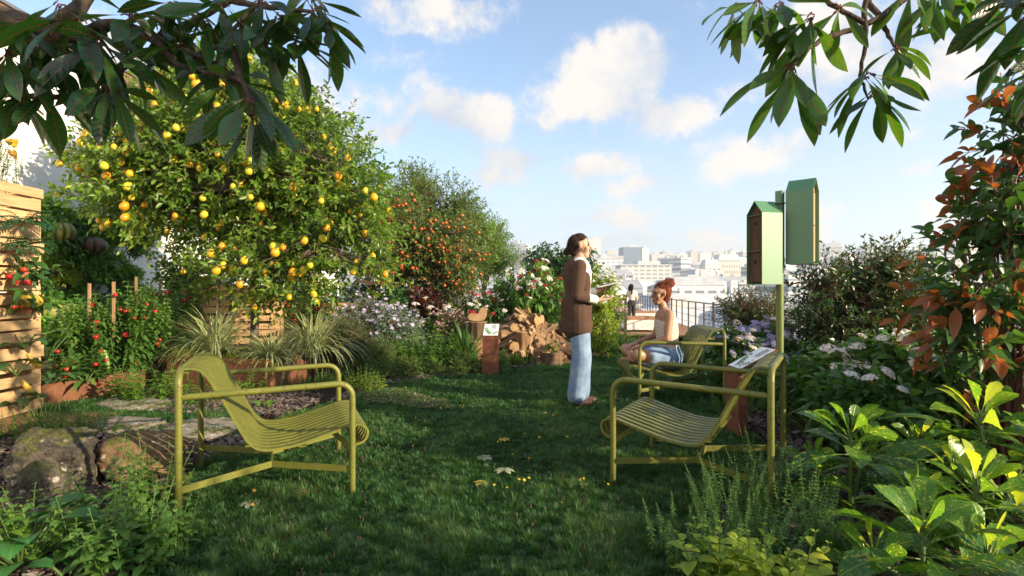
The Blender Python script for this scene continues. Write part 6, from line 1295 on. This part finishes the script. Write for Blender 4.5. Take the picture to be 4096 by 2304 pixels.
for i, (dx, dy, lab, n, fr_) in enumerate([(35, 700, 'dark-leaved pepper plant with glossy red cherries in a wall pot', 26, 9), (52, 770, 'red cherry plant trailing over the pallets beside a yellow squash', 20, 9)]):
    c = onpal(dx, dy) + (.05, 0, 0); pot('terracotta pot fixed to the pallets holding the ' + ('upper' if i == 0 else 'lower') + ' red-cherry plant', c - (0, 0, .06), .07, .11, M_CLAY)
    plant('pepper_plant', lab, 'plant', c, [(c[0] + .06, c[1], c[2] + .03, .11, .2, .12, 1)], 18, .14, 6, (.10, .05), L_MID if i else L_DARK, M_STEMG, 2, 'oval', .5, .3, K=8, tr=.005, seed=133 + i, clump=.1, fr=('apple', M_TOM, .021, fr_, 'red_cherry'))
for i, (dx, dy, lab) in enumerate([(45, 880, 'small leafy squash vine carrying a curved yellow gourd on the pallets'), (30, 945, 'squash vine with a round yellow gourd at the very left edge'), (45, 1030, 'lowest squash vine on the pallets with a small yellow gourd')]):
    c = onpal(dx, dy) + (.04, 0, 0); bigleaf(lab, c, 8, .12, .11, L_SQD, 140 + i, .13, 'squash_vine', .2)
    g = Geo(); w_ = catmull([c + (.06, -.02, -.03), c + (.08, .0, -.09), c + (.08, .05, -.14), c + (.07, .10, -.12)][:(4 if i != 1 else 3)], 5); n = len(w_); g.tubes(w_, .030 * np.linspace(.45, 1, n) * np.clip(np.linspace(6, .35, n), 0, 1), 12)
    tag(g.build('gourd', M_GOURD, loc=w_[0], origin=w_[0], smooth=True), ['curved yellow gourd hanging on the pallets at chair height', 'fat yellow gourd at the very left edge of the pallets', 'small yellow gourd hanging lowest on the pallets'][i], 'gourd')
pumpkin('yellow-green squash resting among leaves on the tall pallet wall', onpal(42, 758) + (.10, 0, 0), .082, M_GOURD, (1.2, 1, .75), 8, cat='squash', name='squash')
c = np.array([-4.24, 4.25, 2.0]); upright('orange_lily_plant', 'tall orange lilies growing on top of the pallet wall', 'flowers', c[:2], .12, .38, 46, .58, 16, (.05, .008), L_FERN, seed=145, z0=2.0, shape='lance', wh=3, fl=('cup', F_ORG, .045, 7, None))
upright('yellow_daisy_plant', 'small yellow daisies on top of the pallet wall behind the lilies', 'flowers', (c[0], c[1] - .1), .12, .34, 50, .40, 12, (.04, .01), L_OLV, seed=146, z0=2.0, wh=3, fl=('daisy', F_YEL, .022, 34, None))

# ------------------------------------------------------------------ left foreground herbs
for i, (dx, dy, rx, ry, n, h, pr_, lf, m_, lab) in enumerate([
    (300, 1330, .16, .16, 17, .42, 10, (.075, .034), L_HERB, 'tall upright mint in front of the sandstone boulder'), (385, 1310, .10, .1, 9, .44, 10, (.07, .03), L_OLV, 'upright mint with orange-tinted leaves touching the sandstone boulder'), (350, 1440, .16, .12, 18, .36, 9, (.075, .036), L_HERB, 'dense mint clump at the bottom edge beside the lawn'),
    (240, 1430, .15, .10, 16, .34, 8, (.075, .036), L_HERB, 'mint clump between the flat stone and the bottom edge'), (110, 1400, .13, .12, 12, .38, 8, (.085, .04), L_BRT, 'bright mint clump over the low flat stone'), (430, 1385, .08, .1, 8, .26, 8, (.06, .03), L_HERB, 'small herb at the lawn edge by the left armchair leg')]):
    c = G(dx, dy)[:2]; upright('mint_plant', lab, 'herb', c, rx, ry, int(n * 1.3), h, pr_, lf, m_, M_STEMG, seed=150 + i, lean=.3, lvl=2, droop=.4)
bigleaf('broad crinkled green leaves in the bottom left corner', G(50, 1440), 16, .17, .11, leafm('crinkled_leaf', (.03, .14, .035), (.06, .21, .045), None, .35, .4, vein=(.10, .28, .07)), 157, .20, 'broad_leaf_plant', .5, 'oval')
bigleaf('low broad leaves at the bottom edge left of the mint', G(175, 1475), 9, .13, .08, _lm['crinkled_leaf'], 158, .10, 'broad_leaf_plant', .45, 'oval')
for i, (dx, dy, n, h, lab) in enumerate([(60, 1105, 34, .30, 'fine herb thicket above the dark boulder at the left edge'), (150, 1115, 30, .33, 'fine upright herb thicket right of the pallet foot'), (215, 1105, 22, .26, 'wispy green herb beside the first paving stone')]):
    c = G(dx, dy)[:2]; upright('fine_herb', lab, 'herb', c, .26, .16, n, h, 16, (.032, .012), L_HERB if i < 2 else L_OLV, seed=160 + i, lean=.35, wh=2, lvl=0)
for i, (dx, dy, rx, n, h, lab) in enumerate([(300, 1002, .20, 9, .42, 'young leafy saplings in front of the low planter'), (365, 1012, .22, 11, .46, 'young leafy saplings between the two rusty planters'), (440, 1005, .22, 11, .42, 'young leafy saplings left of the left armchair back'), (520, 1020, .12, 6, .34, 'young saplings seen through the left armchair'), (640, 1000, .14, 6, .30, 'young saplings behind the left armchair seat')]):
    c = G(dx, dy)[:2]; upright('leafy_sapling', lab, 'sapling', c, rx, .16, n, h, 9, (.11, .042), L_BRT, seed=170 + i, lean=.25, lvl=2, droop=.35, group='young saplings by the rusty planters')
for i, (dx, dy, rx, n, h, lab) in enumerate([(745, 985, .26, 44, .2, 'low green herbs along the foot of the angular planter'), (810, 975, .22, 40, .24, 'low green herbs at the right end of the angular planter'), (860, 965, .2, 34, .26, 'loose green herbs left of the golden shrub')]):
    upright('low_herb', lab, 'herb', G(dx, dy)[:2], rx, .14, n, h, 9, (.04, .014), L_HERB, seed=180 + i, lvl=0)
bigleaf('single clump of large upright leaves beside the slate chips', G(665, 1035), 6, .13, .06, L_SQ, 185, .08, 'broad_leaf_plant', 1.2, 'oval')
carpet('clover_patch', 'pale pink clover patch at the sunlit corner of the lawn', [G(*q)[:2] for q in [(880, 1000), (1000, 985), (1130, 1020), (1150, 1040), (1050, 1035), (930, 1020)]], 2200, .03, (.016, .010), leafm('clover', (.10, .15, .04), (.26, .26, .12), (.50, .34, .34)), 188, .035)

# ------------------------------------------------------------------ right-hand shrubs
shrub('dark fine-leaved bush with reddish buds left of the nest box pole', (1795, 1998, 722, 880), 7.2, 720, (.048, .018), L_BUSH, 200, 'fine_leaved_bush', .6, nl=12, tl=.26, clump=.4, bark=M_STEMR, fl=[('berry', F_RED, .010, 60, None, 1)])
upright('salal_plant', 'bright green upright leafy plant behind the far armchair', 'shrub', P(1800, 900, 6.4)[:2], .26, .2, 22, .92, 9, (.11, .05), L_BRT, seed=201, lvl=1); upright('salal_plant', 'bright green leafy plant between the far armchair and the dark bush', 'shrub', P(1862, 900, 6.3)[:2], .28, .2, 24, .88, 9, (.11, .05), L_BRT, seed=202, lvl=1)
upright('salal_plant', 'low bright green plant at the corner of the deck railing', 'shrub', P(1762, 900, 7.2)[:2], .22, .2, 20, .62, 8, (.09, .045), L_BRT, seed=203, lvl=1)
for i, (x0, x1, y0, y1, Y, nf, lab) in enumerate([(1800, 1905, 828, 1000, 5.5, 26, 'shrub with violet-blue flower heads right behind the far armchair'), (1880, 1990, 812, 960, 5.7, 30, 'shrub with pale lilac flower heads beside the pole'), (1830, 1960, 860, 1020, 5.2, 14, 'violet-flowered shrub behind the second info post')]):
    shrub(lab, (x0, x1, y0, y1), Y, 330, (.095, .048), L_MID, 205 + i, 'violet_flower_shrub', .35, lvl=1, droop=.5, fl=[('dome', F_VIO if i != 1 else F_LIL, .045, nf, None, 1), ('dome', F_BLUSH, .045, 4, None, 1)])
upright('feathery_herb', 'feathery low herbs under the violet flowers', 'herb', G(1870, 1040)[:2], .3, .2, 60, .28, 14, (.03, .010), L_HERB, seed=209, lvl=0); upright('feathery_herb', 'low herbs between the info post and the near armchair', 'herb', G(1930, 1010)[:2], .3, .2, 50, .3, 14, (.035, .010), L_HERB, seed=210, lvl=0)
b = P(2160, 1020, 5.3); b[2] = 0
plant('pink_bud_bush', 'large arching dark green bush with tiny pink buds right of the nest boxes', 'shrub', b, [ell(2020, 2210, 690, 960, 5.3, .55, 1), ell(2120, 2330, 635, 900, 5.4, .6, 1.1), ell(2060, 2340, 780, 1010, 5.2, .6, 1.1), ell(2250, 2420, 680, 900, 5.4, .5, .5), ell(2110, 2330, 612, 790, 5.35, .45, .7), ell(1998, 2140, 640, 820, 5.2, .4, .5)], 2300, .34, 13, (.062, .022), L_BUSH, M_STEMR, 1, 'lance', .12, .35, K=34, tr=.010, surf=.62, clump=.45, seed=211, fl=[('berry', F_MAG, .011, 90, None, 1.5)])
shrub('dark broad-leaved ground shrub at the foot of the pole', (1975, 2150, 925, 1040), 4.2, 420, (.075, .045), L_DARK, 212, 'dark_ground_shrub', .4, lvl=1); shrub('dark leafy mass between the pole and the pink-budded bush', (2000, 2200, 880, 1010), 4.7, 460, (.08, .045), L_DARK, 213, 'dark_ground_shrub', .4, lvl=1)
for i, (x0, x1, y0, y1, Y, nf, lab) in enumerate([(2050, 2180, 895, 1050, 3.9, 10, 'white-flowered shrub left of its neighbour in the right bed'), (2150, 2310, 860, 1050, 3.75, 16, 'tallest white and blush flowered shrub in the right bed'), (2270, 2440, 900, 1080, 3.5, 12, 'white-flowered shrub half hidden by the red-tipped tree'), (2070, 2260, 960, 1090, 3.45, 5, 'low leafy white-flowered shrub above the spotted laurel')]):
    shrub(lab, (x0, x1, y0, y1), Y, 260, (.12, .042), L_MID, 215 + i, 'white_flower_shrub', .32, lvl=2, droop=.35, tl=.22, nl=9, K=20, bark=M_STEMR, fl=[('dome', F_WHITE if i % 2 else F_BLUSH, .045, nf, M_STEMR, 2.6)])
b = P(2530, 1300, 3.0); b[2] = 0
plant('red_tipped_tree', 'tall slender evergreen with orange-red young leaves at the right edge', 'tree', b, [ell(2460, 2680, 215, 560, 3.1, .32, 1), ell(2400, 2640, 430, 720, 3.0, .35, 1.1), ell(2340, 2560, 600, 850, 2.95, .32, 1.05), ell(2300, 2520, 780, 990, 2.9, .3, .8), ell(2300, 2480, 700, 860, 2.95, .25, .5), ell(2480, 2750, 700, 1000, 3.0, .4, .9), ell(2500, 2640, 170, 330, 3.1, .2, .35)],
      225, .34, 12, (.112, .046), L_PHOT, M_STEMR, 2, 'oval', .3, .35, K=34, tr=.013, twr=.003, surf=.8, clump=1.1, csc=5.0, seed=220, leaf2=.64, spread=.75, up=.55)
def laurel(label, dx, dy, h, seed, tops, lit_tone=0.0):
    """spotted laurel: thick green stems, each ending in a rosette of long toothed leaves"""
    g = np.random.default_rng(seed); b = G(dx, dy); root = empty('spotted_laurel', b, 0, label, 'shrub', 'spotted laurels in the right foreground'); st = Geo(); fo = Geo()
    for (ox, oy, hh, s) in tops:
        e = b + (ox, oy, hh); m = b + (ox * .3, oy * .3, hh * .5); st.tubes(bez(b[None], m[None], e[None], 8), np.linspace(.014, .008, 8), 8, 0)
        n = 19; k = np.arange(n); az = k * 2.4 + g.random(); el_ = np.linspace(-.15, 1.25, n) + g.normal(size=n) * .1; L = s * (.40 - .20 * np.linspace(0, 1, n)) * (.85 + .3 * g.random(n)); p = e + np.stack([0 * az, 0 * az, np.linspace(-.13, .01, n)], -1)
        D = np.stack([np.cos(az) * np.cos(el_), np.sin(az) * np.cos(el_), np.sin(el_)], -1); pet = p + D * (.035 * s); st.tubes(np.stack([p, (p + pet) / 2, pet], 1), .0035, 5, 0, cap=False)
        fo.leaves(pet, D, np.array([.35, -.25, .8]) + g.normal(size=(n, 3)) * .35, L, L * .30, 'obov', 3, .30, .25, np.clip(np.linspace(.05, .8, n) + lit_tone + g.normal(size=n) * .12, 0, 1), 0, .08)
    st.build('stem', M_STEMG, root, smooth=True, origin=b); fo.build('foliage', L_AUC, root, smooth=True, origin=b); return root
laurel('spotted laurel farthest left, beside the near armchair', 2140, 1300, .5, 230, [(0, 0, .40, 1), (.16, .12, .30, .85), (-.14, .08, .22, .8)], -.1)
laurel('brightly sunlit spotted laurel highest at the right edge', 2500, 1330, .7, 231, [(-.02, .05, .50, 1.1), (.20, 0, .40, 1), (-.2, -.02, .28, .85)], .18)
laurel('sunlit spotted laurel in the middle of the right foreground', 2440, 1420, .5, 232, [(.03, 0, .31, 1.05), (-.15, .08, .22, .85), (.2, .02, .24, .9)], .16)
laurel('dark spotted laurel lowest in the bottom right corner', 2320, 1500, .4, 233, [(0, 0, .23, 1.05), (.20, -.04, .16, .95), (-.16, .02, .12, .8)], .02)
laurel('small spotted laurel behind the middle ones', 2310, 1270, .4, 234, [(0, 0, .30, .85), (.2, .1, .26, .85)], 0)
bigleaf('glossy mid-green leafy plant between the laurels', G(2240, 1180), 26, .17, .06, L_MID, 236, .34, 'leafy_plant', .7, 'lance'); bigleaf('glossy leafy plant below the white-flowered shrub', G(2330, 1160), 24, .17, .06, L_DARK, 237, .36, 'leafy_plant', .7, 'lance'); bigleaf('broad leafy clump right of the pole foot', G(2060, 1120), 22, .15, .05, L_MID, 238, .3, 'leafy_plant', .8, 'lance')
for i, (dx, dy, rx, n, h, lab) in enumerate([(1720, 1400, .14, 16, .30, 'loose wiry herb nearest the lawn at the bottom'), (1830, 1330, .16, 34, .42, 'tall dense wiry herb in front of the near armchair'), (1930, 1290, .16, 32, .46, 'tallest wiry herb just right of the armchair leg'), (1880, 1430, .18, 38, .36, 'wiry herb thicket between the yellow-green mint clumps'), (2030, 1400, .16, 32, .42, 'wiry herb thicket left of the lowest laurel'), (2010, 1250, .14, 22, .34, 'wiry herb beside the farthest left laurel'), (1770, 1470, .14, 22, .26, 'low wiry herb at the bottom edge')]):
    upright('wiry_herb', lab, 'herb', G(dx, dy)[:2], rx, .13, n, h, 20, (.026, .012), L_HERB, seed=240 + i, lean=.35, lvl=1, wh=3, group='wiry herbs in the right foreground', sr=.0016)
for i, (dx, dy, n, h, lab) in enumerate([(1800, 1480, 8, .34, 'yellow-green mint with pointed leaves at the bottom edge'), (1905, 1500, 8, .32, 'yellow-green broad mint right of the pointed one'), (1990, 1530, 6, .28, 'yellow-green mint rightmost at the bottom edge')]):
    upright('golden_mint', lab, 'herb', G(dx, dy)[:2], .11, .08, n, h, 6, (.10, .055), L_YEL, seed=250 + i, lean=.35, lvl=2, droop=.35)
# unseen shrubs added beyond the right of the frame to shade the lawn
shade = [(5.2, -.9, 2.3, .8), (5.2, .55, 1.15, .7), (5.0, 1.9, 1.22, .8), (4.9, 3.3, 1.15, .7), (4.3, -1.9, 1.2, .8), (6.4, -.1, 1.55, .8), (6.5, 1.4, 1.5, .8), (5.5, -2.6, 1.5, .9)]
for i, (x, y, h, r) in enumerate(shade):
    plant('added_shade_shrub', 'dense unseen shrub added right of the picture to shade the lawn', 'shrub', (x, y, 0), [(x, y, h * .5, r, r, h * .55, 1)], 420, .3, 9, (.12, .055), L_DARK, M_STEMB, 0, 'oval', .2, .3, K=14, tr=.012, surf=.5, clump=.15, seed=260 + i, group='added shade shrubs right of the picture')

carpet('ivy_carpet', 'low dark ivy carpet covering the soil at the right edge of the terrace', [(2.5, 1.2), (5.2, .8), (5.4, 6), (3.6, 6), (3.0, 3.2)], 14000, .01, (.07, .045), L_MID, 270, .12)
# ------------------------------------------------------------------ lawn flowers and fallen leaves
def palm_leaf(label, dx, dy, r, mat, seed):
    g = np.random.default_rng(seed); b = G(dx, dy, .03); G_ = Geo(); n = 7; az = np.linspace(-2.4, 2.4, n) + g.random() * 6; D = np.stack([np.cos(az), np.sin(az), .12 + 0 * az], -1)
    G_.leaves(np.tile(b, (n, 1)), D, [0, 0, 1], r * (.7 + .3 * np.cos(np.linspace(-1.3, 1.3, n))), r * .42, 'obov', 2, .25, .25); G_.tubes([b, b - D[3] * .3 * r + (0, 0, -.03)], .002, 5); tag(G_.build('fallen_leaf', mat, loc=b, origin=b, smooth=True), label, 'leaf')
L_FALLP = leafm('fallen_pale_leaf', (.34, .38, .22), (.46, .48, .32), None, .3, .6, vein=(.25, .30, .12)); L_FALLY = leafm('fallen_yellow_leaf', (.50, .40, .03), (.60, .48, .05), None, .3, .6, vein=(.35, .22, .03))
for a in [('pale lobed leaf lying left in the middle of the lawn', 1222, 1150, .075, L_FALLP, 1), ('pale lobed leaf lying lower in the middle of the lawn', 1268, 1183, .08, L_FALLP, 2), ('yellow lobed leaf nearest the camera in the middle of the lawn', 1207, 1214, .062, L_FALLY, 3), ('yellow leaf farthest up the middle of the lawn', 1268, 1104, .055, L_FALLY, 4), ('pale leaf on the grass under the left armchair', 632, 1264, .07, L_FALLP, 5), ('torn pale leaf right of the left armchair frame', 742, 1237, .06, L_FALLP, 6)]: palm_leaf(*a)
q = np.random.default_rng(77)
for i, (dx, dy, mt, n) in enumerate([(1310, 1108, F_YEL, 6), (1275, 1125, F_YEL, 4), (1325, 1170, F_ORG, 6), (1325, 1226, F_YEL, 7), (1478, 1246, F_YEL, 12), (1252, 1250, F_YEL, 5), (1110, 1040, F_YEL, 5), (1165, 1035, F_YEL, 7), (1200, 1045, F_YEL, 6), (1380, 1058, F_YEL, 5), (1020, 990, F_YEL, 4), (640, 1262, F_ORG, 2), (598, 1273, F_ORG, 1), (1640, 1114, F_YEL, 5), (1440, 1040, F_YEL, 6), (1460, 1115, F_YEL, 4), (640, 1300, F_ORG, 3)]):
    b = G(dx, dy); root = empty('lawn_flower', b, 0, ('tiny yellow' if mt is F_YEL else 'tiny orange') + ' lawn flower cluster low in the grass', 'flower', 'small flowers in the lawn'); s = .04 + .01 * n
    n = max(1, n // 2); pts = b + np.c_[q.normal(size=(n, 2)) * s * .5, .045 + .02 * q.random(n)]; flower(root, b, pts, 'daisy', mt, .009, rs=q); g = Geo(); g.tubes(np.stack([pts * (1, 1, 0), pts], 1), .001, 3, cap=False); g.build('stem', M_STEMG, root, origin=b)

# ------------------------------------------------------------------ overhanging branches with big leaves
def bough(name, label, branches, whorls, mat, seed, cat='branch', sc=.92, limbs=()):
    """branches: polylines of (dx, dy, Y, radius); whorls: (dx, dy, Y, n, length, lean_x, lean_z)"""
    g = np.random.default_rng(seed); o0 = P(*branches[0][0][:3]); root = empty(name, o0, 0, label, cat); wd = Geo()
    for br in branches:
        pts = np.array([P(a, b, Y) for a, b, Y, r in br]); rad = np.array([r for *_, r in br]); c = catmull(pts, 5); c[1:-1] += g.normal(size=(len(c) - 2, 3)) * .002; wd.tubes(c, np.interp(np.linspace(0, 1, len(c)), np.linspace(0, 1, len(rad)), rad), 9, 0)
    for lp in limbs: c = catmull([l_[:3] for l_ in lp], 6); wd.tubes(c, np.interp(np.linspace(0, 1, len(c)), np.linspace(0, 1, len(lp)), [l_[3] for l_ in lp]), 12, 0)
    fo = Geo()
    for (dx, dy, Y, n, L, lx, lz) in whorls:
        c = P(dx, dy, Y); k = np.arange(n); az = k * 2.4 + g.random() * 6; el_ = g.normal(size=n) * .35 - .25; D = np.stack([np.cos(az) * np.cos(el_) + lx, np.sin(az) * np.cos(el_) * .8, np.sin(el_) + lz], -1); D /= np.linalg.norm(D, axis=1, keepdims=True)
        p = c + rdir(n, g) * .012; LL = L * sc * (.72 + .4 * g.random(n)); e = p + D * (.10 * LL)[:, None]; fo.tubes(np.stack([p, (p + e) / 2 + (0, 0, .004), e], 1), .0028, 5, 1, cap=False)
        N = np.array([0, 0, 1.]) + g.normal(size=(n, 3)) * .55; fo.leaves(e, D, N, LL, LL * .275 * (.85 + .3 * g.random(n)), 'obov', 3, -.05 + .5 * g.random(n), .3, mi=0)
    wd.build('bough', B_DARK, root, smooth=True, origin=o0); fo.build('foliage', [mat, M_STEMR], root, smooth=True, origin=o0); return root
YL = 2.0
bough('overhanging_branch', 'dark overhanging tree branch with big glossy leaves across the top left corner',
      [[(-160, 20, 2.2, .075), (0, 55, 2.1, .062), (110, 78, 2.05, .05), (200, 92, 2.0, .036), (290, 60, 2.0, .018), (380, 90, 2.0, .016), (470, 130, 1.95, .012), (560, 170, 1.95, .007), (600, 215, 1.95, .005)],
       [(120, 80, 2.05, .03), (200, 20, 2.1, .028), (240, -60, 2.15, .026)], [(330, 75, 2.0, .015), (400, 110, 1.95, .013), (440, 160, 1.9, .011), (520, 185, 1.9, .009), (610, 205, 1.85, .008), (635, 290, 1.85, .006)],
       [(380, 100, 2.0, .013), (470, 60, 2.05, .012), (550, 20, 2.1, .012), (620, -30, 2.1, .014)], [(470, 150, 1.95, .009), (560, 110, 1.95, .008), (600, 60, 2.0, .007), (640, 20, 2.0, .006)], [(500, -20, 2.2, .014), (600, 5, 2.15, .013), (680, 18, 2.1, .011), (790, 30, 2.1, .006)],
       [(600, 40, 2.1, .01), (680, 60, 2.1, .008), (740, 90, 2.1, .005), (830, 115, 2.1, .004)], [(0, 240, 2.1, .012), (120, 244, 2.0, .011), (220, 240, 1.95, .008), (300, 215, 1.95, .006)], [(590, 120, 1.95, .014), (600, 180, 1.92, .012), (622, 250, 1.88, .008)], [(180, 240, 1.95, .008), (270, 200, 1.95, .006), (330, 165, 1.95, .005)]],
      [(60, 60, 1.9, 10, .26, 0, -.3), (130, 90, 1.95, 10, .27, .1, -.4), (20, 130, 1.9, 9, .27, 0, -.5), (100, 150, 1.95, 9, .26, 0, -.4), (200, 50, 1.9, 10, .26, .2, -.4), (250, 100, 1.9, 9, .25, .3, -.4), (30, 230, 2.0, 9, .24, 0, -.4), (120, 225, 1.95, 8, .22, 0, -.4),
       (330, 40, 1.95, 9, .24, .2, -.2), (275, 215, 1.9, 11, .23, .15, -.45), (400, 60, 2.0, 8, .22, .2, -.3), (460, 110, 1.95, 8, .22, 0, -.4), (520, 60, 2.0, 9, .22, .1, -.3), (590, 200, 1.9, 9, .21, .1, -.4), (560, 165, 1.95, 7, .20, 0, -.5), (625, 250, 1.85, 11, .22, .1, -.5), (635, 290, 1.88, 8, .20, 0, -.6), (600, 60, 2.0, 9, .21, .1, -.3),
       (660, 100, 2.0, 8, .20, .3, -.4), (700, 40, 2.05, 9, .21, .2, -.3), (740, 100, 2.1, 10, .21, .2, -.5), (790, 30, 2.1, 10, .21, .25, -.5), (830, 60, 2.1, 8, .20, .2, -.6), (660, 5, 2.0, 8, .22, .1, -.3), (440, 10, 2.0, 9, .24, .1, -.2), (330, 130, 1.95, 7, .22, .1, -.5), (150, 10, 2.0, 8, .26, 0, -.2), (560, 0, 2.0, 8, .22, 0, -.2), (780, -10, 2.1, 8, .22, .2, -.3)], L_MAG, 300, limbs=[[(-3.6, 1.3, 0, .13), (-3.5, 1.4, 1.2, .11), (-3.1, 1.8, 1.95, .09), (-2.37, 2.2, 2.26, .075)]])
bough('overhanging_branch', 'sunlit overhanging branch with big leaves hanging at the top right',
      [[(2330, -60, 2.1, .013), (2270, 5, 2.05, .012), (2180, 62, 2.0, .011), (2110, 85, 2.0, .010), (2050, 110, 1.95, .009), (1990, 160, 1.9, .006), (1965, 205, 1.9, .004)], [(2185, 60, 2.0, .011), (2120, 30, 2.0, .009), (2050, -20, 2.05, .009)], [(2180, -60, 2.0, .010), (2174, 40, 2.0, .0095), (2178, 110, 1.98, .008), (2165, 190, 1.95, .006), (2185, 250, 1.95, .004)],
       [(2150, -70, 2.05, .013), (2190, 10, 2.05, .012), (2225, 70, 2.03, .009), (2250, 118, 2.0, .005)]],
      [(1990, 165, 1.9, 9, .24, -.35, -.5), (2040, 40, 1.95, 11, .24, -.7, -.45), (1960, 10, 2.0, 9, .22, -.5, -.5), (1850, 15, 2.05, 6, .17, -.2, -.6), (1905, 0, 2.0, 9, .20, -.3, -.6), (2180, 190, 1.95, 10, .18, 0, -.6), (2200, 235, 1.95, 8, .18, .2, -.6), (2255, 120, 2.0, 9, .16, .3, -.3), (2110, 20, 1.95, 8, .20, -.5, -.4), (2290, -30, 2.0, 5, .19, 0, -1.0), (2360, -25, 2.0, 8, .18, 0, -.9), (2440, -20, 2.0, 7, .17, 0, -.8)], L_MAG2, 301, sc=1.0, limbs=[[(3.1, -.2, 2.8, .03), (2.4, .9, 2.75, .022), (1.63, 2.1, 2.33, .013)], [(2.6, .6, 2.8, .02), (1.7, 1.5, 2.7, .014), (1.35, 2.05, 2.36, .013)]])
bough('overhanging_branch', 'separate leafy branch tip reaching in from the upper right edge',
      [[(2760, -60, 1.7, .012), (2640, 20, 1.7, .009), (2560, 5, 1.72, .006)], [(2700, 90, 1.65, .010), (2640, 110, 1.65, .006)]],
      [(2600, 10, 1.7, 9, .24, -.6, -.15), (2640, 105, 1.65, 9, .24, -.7, -.35), (2660, 160, 1.68, 8, .22, -.6, -.6), (2560, -20, 1.75, 7, .2, -.2, -.3)], L_MAG, 302, sc=.95, limbs=[[(3.1, -.2, 2.8, .03), (2.6, .9, 2.5, .02), (1.86, 1.7, 2.1, .012)], [(3.1, .2, 2.6, .02), (2.5, .9, 2.2, .015), (1.73, 1.65, 1.88, .010)]])
plant('overhanging_branch', 'unseen leafy canopy added above the camera to shade the top left branch', 'branch', (3.4, -.6, 0), [(1.9, .45, 3.05, 1.2, .75, .55, 1), (.9, .6, 2.9, .8, .6, .4, .7)], 85, .5, 8, (.24, .085), L_MAG, B_DARK, 2, 'obov', .4, .3, trunk=[(3.4, -.6, 0), (3.5, -.5, 1.6), (3.1, -.2, 2.8), (2.4, .2, 3.2)], tr=.08, K=12, seed=305, clump=.1)  # crown added out of view to keep the left bough in shade
# ------------------------------------------------------------------ air between here and the skyline
m = bpy.data.materials.new('haze'); m.use_nodes = True; t = NT(m.node_tree)
pv = t.n('VolumePrincipled'); pv.inputs['Color'].default_value = (.93, .96, 1.0, 1); pv.inputs['Density'].default_value = 0.0005; pv.inputs['Anisotropy'].default_value = 0.2
t.n('OutputMaterial', Volume=pv.outputs[0])
g = Geo(); g.box((0, 700, 58), (2900, 1640, 160)); o = g.build('haze', m); tag(o, 'thin bright haze over the city', None, None, 'stuff')
